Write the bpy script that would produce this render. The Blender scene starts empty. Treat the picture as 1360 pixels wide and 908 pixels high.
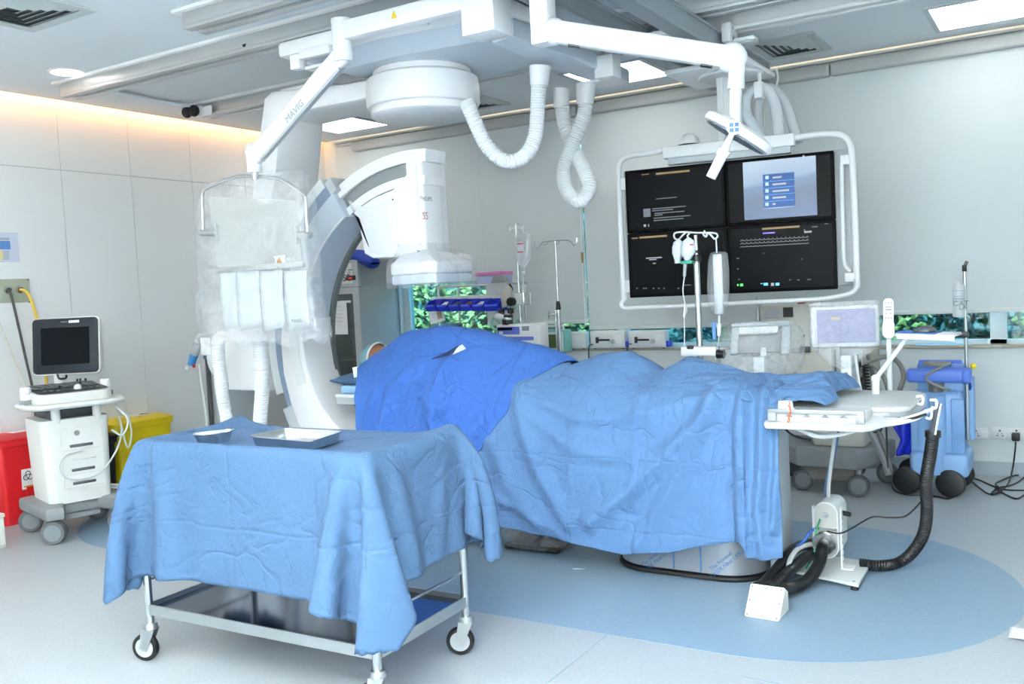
import bpy, bmesh, math, random
import numpy as np
from mathutils import Vector, Matrix, noise as mnoise

random.seed(7)
SC = bpy.context.scene
COL = SC.collection
PI = math.pi
R = math.radians

# ------------------------------------------------------------------ camera
YAW, PITCH, ROLL, FPX, CH = R(31.5767), R(3.34937), R(-2.84851), 1216.26, 1.45
_f = Vector((-math.sin(YAW) * math.cos(PITCH), math.cos(YAW) * math.cos(PITCH), -math.sin(PITCH)))
_r0 = Vector((math.cos(YAW), math.sin(YAW), 0))
_u0 = _r0.cross(_f)
_r = _r0 * math.cos(ROLL) + _u0 * math.sin(ROLL)
_u = -_r0 * math.sin(ROLL) + _u0 * math.cos(ROLL)
CAMP = Vector((0, 0, CH))
cam = bpy.data.cameras.new('camera')
camo = bpy.data.objects.new('camera', cam)
COL.objects.link(camo)
cam.sensor_fit = 'HORIZONTAL'
cam.sensor_width = 36.0
cam.lens = 36.0 * FPX / 1360.0
cam.clip_start = 0.05
cam.clip_end = 200
camo.matrix_world = Matrix(((_r.x, _u.x, -_f.x, CAMP.x), (_r.y, _u.y, -_f.y, CAMP.y), (_r.z, _u.z, -_f.z, CAMP.z), (0, 0, 0, 1)))
SC.camera = camo


def ray(x, y):
    return _r * ((x - 680) / FPX) - _u * ((y - 454) / FPX) + _f


def P(x, y, X=None, Y=None, Z=None, D=None):
    """photo pixel -> point on the plane X=, Y= or Z= (or at depth D)"""
    d = ray(x, y)
    if X is not None: t = X / d.x
    elif Y is not None: t = Y / d.y
    elif Z is not None: t = (Z - CH) / d.z
    else: t = D
    return CAMP + d * t


# ------------------------------------------------------------------ world, light, exposure
w = bpy.data.worlds.new('world')
SC.world = w
w.use_nodes = True
nt = w.node_tree
bg = nt.nodes['Background']
sky = nt.nodes.new('ShaderNodeTexSky')
sky.sky_type = 'NISHITA'
sky.sun_disc = False
sky.sun_elevation = R(58)
sky.sun_rotation = R(200)
nt.links.new(sky.outputs[0], bg.inputs[0])
bg.inputs[1].default_value = 0.8
sun = bpy.data.lights.new('sun', 'SUN')
sun.energy = 6.0
sun.angle = R(0.6)
suno = bpy.data.objects.new('sun', sun)
COL.objects.link(suno)
suno.rotation_euler = (R(28), 0, R(-12))
SC.view_settings.view_transform = 'Standard'
SC.view_settings.look = 'None'
SC.view_settings.gamma = 1.0
SC.view_settings.use_curve_mapping = False
SC.view_settings.exposure = 1.0
PANEL_E = 3.0      # luminance of the ceiling light panels
COVE_E = 9.0
fl_ = bpy.data.lights.new('photographers_flash', 'POINT')   # the flash on the camera that took the photograph
fl_.energy = 52
fl_.color = (1.0, .985, .96)
fl_.shadow_soft_size = .06
flo = bpy.data.objects.new('photographers_flash', fl_)
COL.objects.link(flo)
flo.location = (-.10, -.05, 1.68)
fb_ = bpy.data.lights.new('bounce_fill', 'SPOT')           # added fill spot turned up and back, bounced off ceiling and wall
fb_.energy = 1600
fb_.spot_size = R(150)
fb_.spot_blend = .6
fb_.color = (1.0, .97, .93)
fb_.shadow_soft_size = .08
fbo = bpy.data.objects.new('bounce_fill', fb_)
COL.objects.link(fbo)
fbo.location = (-.2, -.2, 1.75)
fbo.rotation_euler = (R(205), 0, R(-50))

# ------------------------------------------------------------------ materials
def lin(h):
    h = h.lstrip('#')
    v = [int(h[i:i + 2], 16) / 255 for i in (0, 2, 4)]
    return tuple((c / 12.92 if c <= .04045 else ((c + .055) / 1.055) ** 2.4) for c in v) + (1,)


MATS = {}


def mat(name, col, rough=.5, metal=0, spec=.5, emis=0, ecol=None, var=0.0, vscale=8, bump=0, bscale=60, trans=0, alpha=1, coat=0):
    if name in MATS: return MATS[name]
    m = bpy.data.materials.new(name)
    m.use_nodes = True
    t = m.node_tree
    b = t.nodes['Principled BSDF']
    c = lin(col)
    b.inputs['Base Color'].default_value = c
    b.inputs['Roughness'].default_value = rough
    b.inputs['Metallic'].default_value = metal
    b.inputs['Specular IOR Level'].default_value = spec
    b.inputs['Coat Weight'].default_value = coat
    b.inputs['Alpha'].default_value = alpha
    b.inputs['Transmission Weight'].default_value = trans
    if emis:
        b.inputs['Emission Color'].default_value = lin(ecol or col)
        b.inputs['Emission Strength'].default_value = emis
    if var or bump:
        tc = t.nodes.new('ShaderNodeTexCoord')
        n = t.nodes.new('ShaderNodeTexNoise')
        n.inputs['Scale'].default_value = vscale
        n.inputs['Detail'].default_value = 5
        t.links.new(tc.outputs['Object'], n.inputs['Vector'])
        if var:
            mx = t.nodes.new('ShaderNodeMix')
            mx.data_type = 'RGBA'
            mx.inputs[6].default_value = tuple(v * (1 - var) for v in c[:3]) + (1,)
            mx.inputs[7].default_value = tuple(min(1, v * (1 + var)) for v in c[:3]) + (1,)
            t.links.new(n.outputs[0], mx.inputs[0])
            t.links.new(mx.outputs[2], b.inputs['Base Color'])
        if bump:
            n2 = t.nodes.new('ShaderNodeTexNoise')
            n2.inputs['Scale'].default_value = bscale
            n2.inputs['Detail'].default_value = 4
            t.links.new(tc.outputs['Object'], n2.inputs['Vector'])
            bp = t.nodes.new('ShaderNodeBump')
            bp.inputs['Strength'].default_value = bump
            bp.inputs['Distance'].default_value = .01
            t.links.new(n2.outputs[0], bp.inputs['Height'])
            t.links.new(bp.outputs[0], b.inputs['Normal'])
    MATS[name] = m
    return m


def cloth_mat(name, col, crease=.5, stain=0):
    """cotton drape: creased bump, laundry press folds, faint weave variation"""
    m = bpy.data.materials.new(name)
    m.use_nodes = True
    t = m.node_tree
    L = t.links.new
    b = t.nodes['Principled BSDF']
    b.inputs['Roughness'].default_value = .9
    b.inputs['Specular IOR Level'].default_value = .15
    b.inputs['Sheen Weight'].default_value = .03
    c = lin(col)
    tc = t.nodes.new('ShaderNodeTexCoord')
    n = t.nodes.new('ShaderNodeTexNoise')
    n.inputs['Scale'].default_value = 3.5
    n.inputs['Detail'].default_value = 6
    L(tc.outputs['Object'], n.inputs['Vector'])
    mx = t.nodes.new('ShaderNodeMix')
    mx.data_type = 'RGBA'
    mx.inputs[6].default_value = tuple(v * .88 for v in c[:3]) + (1,)
    mx.inputs[7].default_value = tuple(min(1, v * 1.1) for v in c[:3]) + (1,)
    L(n.outputs[0], mx.inputs[0])
    L(mx.outputs[2], b.inputs['Base Color'])
    def absn(scale, dist, off, sc):
        mp = t.nodes.new('ShaderNodeMapping')
        mp.inputs['Location'].default_value = (off, off * .7, off * 1.3)
        mp.inputs['Scale'].default_value = sc
        L(tc.outputs['Object'], mp.inputs['Vector'])
        q = t.nodes.new('ShaderNodeTexNoise')
        q.inputs['Scale'].default_value = scale
        q.inputs['Detail'].default_value = 2.5
        q.inputs['Distortion'].default_value = dist
        L(mp.outputs[0], q.inputs['Vector'])
        a = t.nodes.new('ShaderNodeMath'); a.operation = 'SUBTRACT'; a.inputs[1].default_value = .5
        L(q.outputs[0], a.inputs[0])
        c2 = t.nodes.new('ShaderNodeMath'); c2.operation = 'ABSOLUTE'
        L(a.outputs[0], c2.inputs[0])
        c3 = t.nodes.new('ShaderNodeMath'); c3.operation = 'MINIMUM'; c3.inputs[1].default_value = .03
        L(c2.outputs[0], c3.inputs[0])
        return c3.outputs[0]

    def press(axis, period, ph):
        # laundry press fold: a fine crease at regular spacing
        sp = t.nodes.new('ShaderNodeSeparateXYZ')
        L(tc.outputs['Object'], sp.inputs[0])
        w1 = t.nodes.new('ShaderNodeMath'); w1.operation = 'MULTIPLY_ADD'
        L(n.outputs[0], w1.inputs[0]); w1.inputs[1].default_value = .05; L(sp.outputs[axis], w1.inputs[2])
        a = t.nodes.new('ShaderNodeMath'); a.operation = 'ADD'; a.inputs[1].default_value = ph
        L(w1.outputs[0], a.inputs[0])
        pp = t.nodes.new('ShaderNodeMath'); pp.operation = 'PINGPONG'; pp.inputs[1].default_value = period
        L(a.outputs[0], pp.inputs[0])
        mn = t.nodes.new('ShaderNodeMath'); mn.operation = 'MINIMUM'; mn.inputs[1].default_value = .010
        L(pp.outputs[0], mn.inputs[0])
        k = t.nodes.new('ShaderNodeMath'); k.operation = 'MULTIPLY'; k.inputs[1].default_value = 2.5
        L(mn.outputs[0], k.inputs[0])
        return k.outputs[0]

    def add(a, c2):
        q = t.nodes.new('ShaderNodeMath'); q.operation = 'ADD'
        L(a, q.inputs[0]); L(c2, q.inputs[1])
        return q.outputs[0]
    def mul(a, k, c2=None):
        q = t.nodes.new('ShaderNodeMath'); q.operation = 'MULTIPLY'
        L(a, q.inputs[0])
        if c2 is None: q.inputs[1].default_value = k
        else: L(c2, q.inputs[1])
        return q.outputs[0]

    def gate(scale, off):
        mp = t.nodes.new('ShaderNodeMapping'); mp.inputs['Location'].default_value = (off, off, off)
        L(tc.outputs['Object'], mp.inputs['Vector'])
        q = t.nodes.new('ShaderNodeTexNoise'); q.inputs['Scale'].default_value = scale; q.inputs['Detail'].default_value = 2
        L(mp.outputs[0], q.inputs['Vector'])
        r2 = t.nodes.new('ShaderNodeMapRange'); r2.inputs[1].default_value = .42; r2.inputs[2].default_value = .60
        L(q.outputs[0], r2.inputs[0])
        return r2.outputs[0]
    sf = t.nodes.new('ShaderNodeTexNoise'); sf.inputs['Scale'].default_value = 5.0; sf.inputs['Detail'].default_value = 3; sf.inputs['Distortion'].default_value = .4
    L(tc.outputs['Object'], sf.inputs['Vector'])
    hgt = mul(sf.outputs[0], .011)
    hgt = add(hgt, mul(absn(2.6, .5, 1.0, (1, 1, 1.5)), .16))
    hgt = add(hgt, mul(mul(absn(5.5, .5, 4.0, (1.6, 1, .7)), .11), 0, gate(3.0, 2.0)))
    hgt = add(hgt, mul(mul(absn(11, .9, 9.0, (1, 1, 1)), .06), 0, gate(4.5, 6.0)))
    hgt = add(hgt, mul(mul(absn(20, 1.2, 3.0, (1, 1, 1.6)), .022), 0, gate(6.0, 8.0)))
    hgt = add(hgt, mul(add(press(2, .17, .05), press(0, .21, .03)), .14))
    bp = t.nodes.new('ShaderNodeBump')
    bp.inputs['Strength'].default_value = crease
    bp.inputs['Distance'].default_value = 1.0
    L(hgt, bp.inputs['Height'])
    L(bp.outputs[0], b.inputs['Normal'])
    MATS[name] = m
    return m


def floor_mat(name, col, fleck):
    m = bpy.data.materials.new(name)
    m.use_nodes = True
    t = m.node_tree
    L = t.links.new
    b = t.nodes['Principled BSDF']
    b.inputs['Roughness'].default_value = .38
    b.inputs['Specular IOR Level'].default_value = .35
    tc = t.nodes.new('ShaderNodeTexCoord')
    mp = t.nodes.new('ShaderNodeMapping')
    mp.inputs['Scale'].default_value = (1.0, 2.6, 1)
    L(tc.outputs['Object'], mp.inputs['Vector'])
    n = t.nodes.new('ShaderNodeTexNoise')
    n.inputs['Scale'].default_value = 45
    n.inputs['Detail'].default_value = 6
    n.inputs['Roughness'].default_value = .75
    L(mp.outputs[0], n.inputs['Vector'])
    r = t.nodes.new('ShaderNodeValToRGB')
    r.color_ramp.elements[0].position = .36
    r.color_ramp.elements[1].position = .62
    r.color_ramp.elements[0].color = lin(fleck)
    r.color_ramp.elements[1].color = lin(col)
    L(n.outputs[0], r.inputs[0])
    L(r.outputs[0], b.inputs['Base Color'])
    MATS[name] = m
    return m


def glassy(name, tint, gloss_rough=.05, fac=.12, bump=0, bscale=25, whit=0, wcol='#ffffff', sheen_lines=False):
    """thin clear sheet: transparent with a share of gloss and (optionally) milky haze, crinkled"""
    m = bpy.data.materials.new(name)
    m.use_nodes = True
    t = m.node_tree
    L = t.links.new
    t.nodes.remove(t.nodes['Principled BSDF'])
    out = t.nodes['Material Output']
    tr = t.nodes.new('ShaderNodeBsdfTransparent')
    tr.inputs[0].default_value = lin(tint)
    gl = t.nodes.new('ShaderNodeBsdfGlossy')
    gl.inputs['Roughness'].default_value = gloss_rough
    df = t.nodes.new('ShaderNodeBsdfDiffuse')
    df.inputs[0].default_value = lin(wcol)
    m1 = t.nodes.new('ShaderNodeMixShader')
    m1.inputs[0].default_value = fac
    L(tr.outputs[0], m1.inputs[1])
    L(gl.outputs[0], m1.inputs[2])
    m2 = t.nodes.new('ShaderNodeMixShader')
    m2.inputs[0].default_value = whit
    L(m1.outputs[0], m2.inputs[1])
    L(df.outputs[0], m2.inputs[2])
    if bump:
        tc = t.nodes.new('ShaderNodeTexCoord')
        n = t.nodes.new('ShaderNodeTexNoise')
        n.inputs['Scale'].default_value = bscale
        n.inputs['Detail'].default_value = 5
        n.inputs['Distortion'].default_value = 1.5
        L(tc.outputs['Object'], n.inputs['Vector'])
        bp = t.nodes.new('ShaderNodeBump')
        bp.inputs['Strength'].default_value = bump
        bp.inputs['Distance'].default_value = .02
        L(n.outputs[0], bp.inputs['Height'])
        L(bp.outputs[0], gl.inputs['Normal'])
        L(bp.outputs[0], df.inputs['Normal'])
        # milky streaks where the film folds over itself
        v = t.nodes.new('ShaderNodeTexNoise')
        v.inputs['Scale'].default_value = bscale * .6
        v.inputs['Detail'].default_value = 6
        v.inputs['Distortion'].default_value = 2.5
        L(tc.outputs['Object'], v.inputs['Vector'])
        r = t.nodes.new('ShaderNodeMapRange')
        r.inputs[1].default_value = .42
        r.inputs[2].default_value = .72
        r.inputs[3].default_value = whit * .5
        r.inputs[4].default_value = min(1, whit * 2.2)
        L(v.outputs[0], r.inputs[0])
        L(r.outputs[0], m2.inputs[0])
    L(m2.outputs[0], out.inputs[0])
    MATS[name] = m
    return m


WHITE = mat('white_enamel', '#eef1f3', .38, var=.02)
WHITE2 = mat('white_plastic', '#e4e9ea', .45, var=.02)
OFFW = mat('off_white_plastic', '#d9dfdf', .5, var=.03)
BEIGE = mat('beige_plastic', '#cfd0c6', .55, var=.03)
GREYP = mat('grey_plastic', '#8d9396', .5, var=.05)
LGREY = mat('light_grey_plastic', '#b9c0c4', .5, var=.04)
DGREY = mat('dark_grey_plastic', '#4b5156', .45, var=.06)
BLACK = mat('black_plastic', '#14171a', .42, var=.1)
BLACKR = mat('black_rubber', '#101214', .6, var=.1, bump=.1)
STEEL = mat('stainless_steel', '#c9ccce', .24, 1, var=.06, vscale=14)
BSTEEL = mat('brushed_steel', '#bfc3c4', .36, 1, var=.08, vscale=20)
ALU = mat('anodised_aluminium', '#c3c8ca', .42, .75, var=.04)
CHROME = mat('chrome', '#d8dadb', .12, 1)
NAVY = mat('navy_blue_cloth', '#1d3f9e', .85, var=.15)
BLUEP = mat('blue_plastic', '#1f33c4', .4, var=.06)
SUCB = mat('pale_blue_plastic', '#8ab4e4', .4, var=.03)
SUCD = mat('medium_blue_plastic', '#4f74cd', .4, var=.04)
RED = mat('red_plastic', '#c8161d', .4, var=.06)
YELLOW = mat('yellow_plastic', '#e8cf12', .4, var=.05)
PAPER = mat('paper', '#eef1f4', .8)
SCREEN = mat('dark_screen', '#05080b', .3, spec=.05)
SCRF = mat('monitor_bezel', '#080a0c', .5, spec=.08)
WALL = mat('wall_panel_laminate', '#eef3f4', .45, var=.012, vscale=2)
WALLB = mat('painted_wall', '#dde6e8', .6, var=.015, vscale=2)
CEIL = mat('ceiling_paint', '#e6edf2', .7, var=.01, vscale=2)
JOINT = mat('panel_joint_shadow_gap', '#8f9896', .8)
BLIND = mat('grey_roller_blind_fabric', '#d2dcde', .8, var=.02, vscale=3, bump=.08, bscale=240)
GLASS = glassy('window_glass', '#b9dcdc', .02, .10)
FILM = glassy('clear_plastic_film', '#fcfdfe', .14, .09, bump=.6, bscale=11, whit=.11, wcol='#fbfdff')
FILM2 = glassy('clear_crinkled_film', '#f8fafb', .14, .10, bump=.8, bscale=26, whit=.12, wcol='#f8fbfd')
ACRYL = glassy('clear_acrylic', '#eef1ef', .06, .10, whit=.35, wcol='#e9ebe8')
FLUID = glassy('clear_fluid_bag', '#f2f6f9', .08, .12, whit=.42, wcol='#fafdff')
CLOTH = cloth_mat('light_blue_drape_cotton', '#4a6788', .75)
CLOTHP = cloth_mat('light_blue_drape_cotton_worn', '#587aa3', .75)
CLOTHD = cloth_mat('deep_blue_drape_cotton', '#3f68b0', .85)


# ------------------------------------------------------------------ mesh helpers
class B:
    """collects shapes into one bmesh"""

    def __init__(s):
        s.bm = bmesh.new()

    def box(s, c, size, rot=None, bev=0.0, seg=2):
        M = Matrix.Translation(Vector(c)) @ (rot.to_4x4() if rot else Matrix.Identity(4))
        r = bmesh.ops.create_cube(s.bm, size=1, matrix=M @ Matrix.Diagonal((size[0], size[1], size[2], 1)))
        if bev:
            es = {e for v in r['verts'] for e in v.link_edges}
            bmesh.ops.bevel(s.bm, geom=list(es), offset=bev, segments=seg, profile=.5, affect='EDGES')
        return s

    def bb(s, x0, x1, y0, y1, z0, z1, bev=0.0, seg=2):
        return s.box(((x0 + x1) / 2, (y0 + y1) / 2, (z0 + z1) / 2), (abs(x1 - x0), abs(y1 - y0), abs(z1 - z0)), None, bev, seg)

    def cyl(s, p0, p1, r, r2=None, n=20):
        p0, p1 = Vector(p0), Vector(p1)
        d = p1 - p0
        q = Vector((0, 0, 1)).rotation_difference(d.normalized())
        M = Matrix.Translation((p0 + p1) / 2) @ q.to_matrix().to_4x4()
        bmesh.ops.create_cone(s.bm, cap_ends=True, cap_tris=False, segments=n, radius1=r, radius2=r if r2 is None else r2, depth=d.length, matrix=M)
        return s

    def sphere(s, c, r, sc=(1, 1, 1), rot=None, n=16):
        M = Matrix.Translation(Vector(c)) @ (rot.to_4x4() if rot else Matrix.Identity(4)) @ Matrix.Diagonal((sc[0], sc[1], sc[2], 1))
        bmesh.ops.create_uvsphere(s.bm, u_segments=n, v_segments=max(6, n // 2), radius=r, matrix=M)
        return s

    def lathe(s, prof, M=Matrix.Identity(4), n=28, cap=True):
        """prof: list of (radius, z)"""
        rings = []
        for (r, z) in prof:
            rings.append([s.bm.verts.new(M @ Vector((r * math.cos(2 * PI * k / n), r * math.sin(2 * PI * k / n), z))) for k in range(n)])
        for a, b_ in zip(rings, rings[1:]):
            for k in range(n):
                s.bm.faces.new((a[k], a[(k + 1) % n], b_[(k + 1) % n], b_[k]))
        for rg, fl in ((rings[0], True), (rings[-1], False)) if cap else ():
            try: s.bm.faces.new(rg[::-1] if fl else rg)
            except ValueError: pass
        return s

    def prism(s, poly, axis, a0, a1, bev=0.0):
        """extrude a 2D polygon along an axis: 'y' uses (x,z), 'z' uses (x,y), 'x' uses (y,z)"""
        def p3(p, a):
            return {'y': (p[0], a, p[1]), 'z': (p[0], p[1], a), 'x': (a, p[0], p[1])}[axis]
        A = [s.bm.verts.new(p3(p, a0)) for p in poly]
        C = [s.bm.verts.new(p3(p, a1)) for p in poly]
        fs = [s.bm.faces.new(A), s.bm.faces.new(C[::-1])]
        n = len(poly)
        for k in range(n):
            fs.append(s.bm.faces.new((A[k], C[k], C[(k + 1) % n], A[(k + 1) % n])))
        bmesh.ops.recalc_face_normals(s.bm, faces=fs)
        if bev:
            es = {e for f in fs[:2] for e in f.edges}
            bmesh.ops.bevel(s.bm, geom=list(es), offset=bev, segments=2, profile=.5, affect='EDGES')
        return s

    def tube(s, pts, r, n=10, smooth=True, res=8, closed=False, corr=0, pitch=.012, flat=None):
        """sweep a circle along points; corr = corrugation share"""
        pts = [Vector(p) for p in pts]
        if smooth: pts = catmull(pts, res, closed)
        if corr:
            pts = resample(pts, pitch / 2)
        fr = frames(pts, closed)
        rings = []
        for i, (p, a, b_) in enumerate(fr):
            rr = r * (1 + (corr if i % 2 else -corr)) if corr else (r(i / max(1, len(fr) - 1)) if callable(r) else r)
            fx, fy = flat or (1, 1)
            rings.append([s.bm.verts.new(p + a * (rr * fx * math.cos(2 * PI * k / n)) + b_ * (rr * fy * math.sin(2 * PI * k / n))) for k in range(n)])
        m = len(rings)
        for i in range(m if closed else m - 1):
            A, C = rings[i], rings[(i + 1) % m]
            for k in range(n):
                s.bm.faces.new((A[k], A[(k + 1) % n], C[(k + 1) % n], C[k]))
        if not closed:
            s.bm.faces.new(rings[0][::-1])
            s.bm.faces.new(rings[-1])
        return s

    def grid(s, rows):
        V = [[s.bm.verts.new(p) for p in r] for r in rows]
        for i in range(len(V) - 1):
            for j in range(len(V[0]) - 1):
                s.bm.faces.new((V[i][j], V[i][j + 1], V[i + 1][j + 1], V[i + 1][j]))
        return s

    def quad(s, a, b_, c, d):
        s.bm.faces.new([s.bm.verts.new(p) for p in (a, b_, c, d)])
        return s


def catmull(pts, res=8, closed=False):
    if len(pts) < 3: return pts
    out = []
    n = len(pts)
    for i in range(n if closed else n - 1):
        if closed:
            p0, p1, p2, p3 = (pts[(i + k) % n] for k in (-1, 0, 1, 2))
        else:
            p1, p2 = pts[i], pts[i + 1]
            p0 = pts[i - 1] if i else p1 * 2 - p2
            p3 = pts[i + 2] if i + 2 < n else p2 * 2 - p1
        for k in range(res):
            t = k / res
            out.append(.5 * ((2 * p1) + (p2 - p0) * t + (2 * p0 - 5 * p1 + 4 * p2 - p3) * t * t + (3 * p1 - p0 - 3 * p2 + p3) * t ** 3))
    if not closed: out.append(pts[-1])
    return out


def resample(pts, step):
    out = [pts[0]]
    acc = 0
    for a, b_ in zip(pts, pts[1:]):
        L = (b_ - a).length
        while acc + L >= step:
            k = (step - acc) / L
            a = a + (b_ - a) * k
            out.append(a.copy())
            L = (b_ - a).length
            acc = 0
        acc += L
    return out


def frames(pts, closed=False):
    n = len(pts)
    T = []
    for i in range(n):
        a = pts[(i - 1) % n] if (closed or i) else pts[0]
        b_ = pts[(i + 1) % n] if (closed or i < n - 1) else pts[-1]
        d = b_ - a
        T.append(d.normalized() if d.length > 1e-9 else Vector((0, 0, 1)))
    up = Vector((0, 0, 1)) if abs(T[0].z) < .9 else Vector((1, 0, 0))
    a = T[0].cross(up).normalized()
    out = []
    for i in range(n):
        a = (a - T[i] * a.dot(T[i]))
        a = a.normalized() if a.length > 1e-6 else T[i].orthogonal().normalized()
        out.append((pts[i], a, T[i].cross(a)))
    return out


def rrect(x0, x1, y0, y1, r, n=5):
    out = []
    for cx, cy, a in ((x1 - r, y1 - r, 0), (x0 + r, y1 - r, 90), (x0 + r, y0 + r, 180), (x1 - r, y0 + r, 270)):
        for k in range(n + 1):
            t = R(a + 90 * k / n)
            out.append((cx + r * math.cos(t), cy + r * math.sin(t)))
    return out


def rz(a): return Matrix.Rotation(a, 3, 'Z')
def ry(a): return Matrix.Rotation(a, 3, 'Y')
def rx(a): return Matrix.Rotation(a, 3, 'X')


USED = {}


def root_of(o):
    while o.parent: o = o.parent
    return o


def obj(name, b, m, parent=None, world=False, smooth=True, solid=0, angle=40):
    """link a builder as one mesh object"""
    bm = b.bm if isinstance(b, B) else b
    if parent is not None and world:
        bm.transform(root_of(parent).matrix_basis.inverted())
    bmesh.ops.recalc_face_normals(bm, faces=bm.faces) if not getattr(b, 'keep', False) else None
    me = bpy.data.meshes.new(name)
    if smooth:
        for f in bm.faces: f.smooth = True
        for e in bm.edges:
            if len(e.link_faces) == 2 and e.calc_face_angle(0) > R(angle): e.smooth = False
    bm.to_mesh(me)
    bm.free()
    me.materials.append(m)
    o = bpy.data.objects.new(name, me)
    COL.objects.link(o)
    if parent is not None: o.parent = parent
    if solid:
        md = o.modifiers.new('thickness', 'SOLIDIFY')
        md.thickness = solid
        md.offset = -1
    return o


def tag(o, label=None, cat=None, group=None, kind=None):
    if label: o['label'] = label
    if cat: o['category'] = cat
    if group: o['group'] = group
    if kind: o['kind'] = kind
    return o


def thing(name, label, cat, loc=(0, 0, 0), rot=0, group=None):
    o = bpy.data.objects.new(name, None)
    COL.objects.link(o)
    o.empty_display_size = .1
    o.matrix_basis = Matrix.Translation(Vector(loc)) @ Matrix.Rotation(rot, 4, 'Z')
    return tag(o, label, cat, group)


def struct(name, b, m, parent=None, **k):
    o = obj(name, b, m, parent, **k)
    if parent is None: o['kind'] = 'structure'
    return o


def copy_tree(o, parent=None):
    c = o.copy()
    COL.objects.link(c)
    c.parent = parent
    for ch in [x for x in bpy.data.objects if x.parent is o]: copy_tree(ch, c)
    return c


def text(name, s, size, M, m, parent, ext=.0006, world=True, align='CENTER'):
    cu = bpy.data.curves.new(name, 'FONT')
    cu.body = s
    cu.size = size
    cu.extrude = ext
    cu.align_x = align
    cu.align_y = 'CENTER'
    cu.resolution_u = 2
    t = bpy.data.objects.new('tmp', cu)
    COL.objects.link(t)
    dg = bpy.context.evaluated_depsgraph_get()
    dg.update()
    me = bpy.data.meshes.new_from_object(t.evaluated_get(dg))
    bpy.data.objects.remove(t)
    me.transform((root_of(parent).matrix_basis.inverted() if world else Matrix.Identity(4)) @ M)
    me.name = name
    me.materials.clear()
    me.materials.append(m)
    o = bpy.data.objects.new(name, me)
    COL.objects.link(o)
    o.parent = parent
    return o


def face_m(origin, right, up):
    """matrix whose x = right, y = up for text and flat prints"""
    r_, u_ = Vector(right).normalized(), Vector(up).normalized()
    n_ = r_.cross(u_)
    o = Vector(origin)
    return Matrix(((r_.x, u_.x, n_.x, o.x), (r_.y, u_.y, n_.y, o.y), (r_.z, u_.z, n_.z, o.z), (0, 0, 0, 1)))


def fb(x0, y0, x1, y1, Y):
    """pixel box on the plane Y -> X0, X1, Z0, Z1"""
    a, c = P(x0, y0, Y=Y), P(x1, y1, Y=Y)
    e, g = P(x0, y1, Y=Y), P(x1, y0, Y=Y)
    return (a.x + e.x) / 2, (c.x + g.x) / 2, (e.z + c.z) / 2, (a.z + g.z) / 2


def fbm(x, y, z, o=4):
    return mnoise.fractal(Vector((x, y, z)), 1.0, 2.0, o)


def ridge(x, y, z):
    v = 0
    a = 1
    f = 1
    for k in range(3):
        v += a * (1 - 2 * abs(mnoise.noise(Vector((x * f, y * f, z * f + 7.3 * k)))))
        a *= .5
        f *= 2.1
    return v / 1.75


# ================================================================== THE ROOM
XL, XR, YF, YB, ZC = -6.46, 2.6, -2.2, 7.04, 3.0
FLOORM = floor_mat('pale_vinyl_floor', '#b3bcc1', '#a6afb5')
INLAY = floor_mat('blue_vinyl_inlay', '#8ca5ba', '#819bb1')
floor = struct('floor', B().bb(XL - .2, XR + .2, YF - .2, YB + .2, -.1, 0), FLOORM, smooth=False)
# blue stadium-shaped inlay under the table
ic, ir = 4.365, 1.02
pl = [(-1.2 + ir * math.cos(R(a)), ic + ir * math.sin(R(a))) for a in range(-90, 91, 5)] + \
     [(-5.0 + ir * math.cos(R(a)), ic + ir * math.sin(R(a))) for a in range(90, 271, 5)]
obj('floor_inlay', B().prism(pl, 'z', -.01, .0012), INLAY, floor, smooth=False)
SEAM = mat('floor_weld_seam', '#95a9b8', .6)
for xs in (-1.66, .1):
    obj('floor_seam', B().bb(xs - .0022, xs + .0022, YF, 6.95, -.002, .0019), SEAM, floor)
obj('floor_seam', B().bb(-1.05, 2.5, 3.17, 3.174, -.002, .0019), SEAM, floor)

# ceiling with a slot along the left wall for the warm cove light
struct('ceiling', B().bb(XL + .10, XR + .2, YF - .2, YB - .06, ZC, ZC + .05), CEIL, smooth=False)
struct('trim_1', B().bb(XL - .2, XR + .2, YF - .2, YB + .3, ZC + .25, ZC + .3), CEIL, smooth=False)
struct('trim_2', B().bb(XL + .10, XL + .12, YF - .2, YB - .04, ZC, ZC + .25), CEIL, smooth=False)
COVE = mat('warm_led_strip', '#ffc88a', emis=COVE_E, ecol='#ffb870')
cl = thing('cove_light', 'warm LED strip hidden in the ceiling slot along the left wall', 'light', (XL + .07, 2.5, ZC + .1))
obj('led_strip', B().bb(XL + .075, XL + .098, YF, YB - .1, ZC + .05, ZC + .075), COVE, cl, world=True)
cl = thing('cove_light', 'thin warm LED strip in the ceiling slot above the window blinds', 'light', (-2, YB - .05, ZC + .1))
obj('led_strip', B().bb(XL + .15, XR, YB - .03, YB - .02, ZC + .03, ZC + .04), mat('pale_led_strip', '#ffe6cc', emis=2.2, ecol='#ffdcb8'), cl, world=True)

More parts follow.
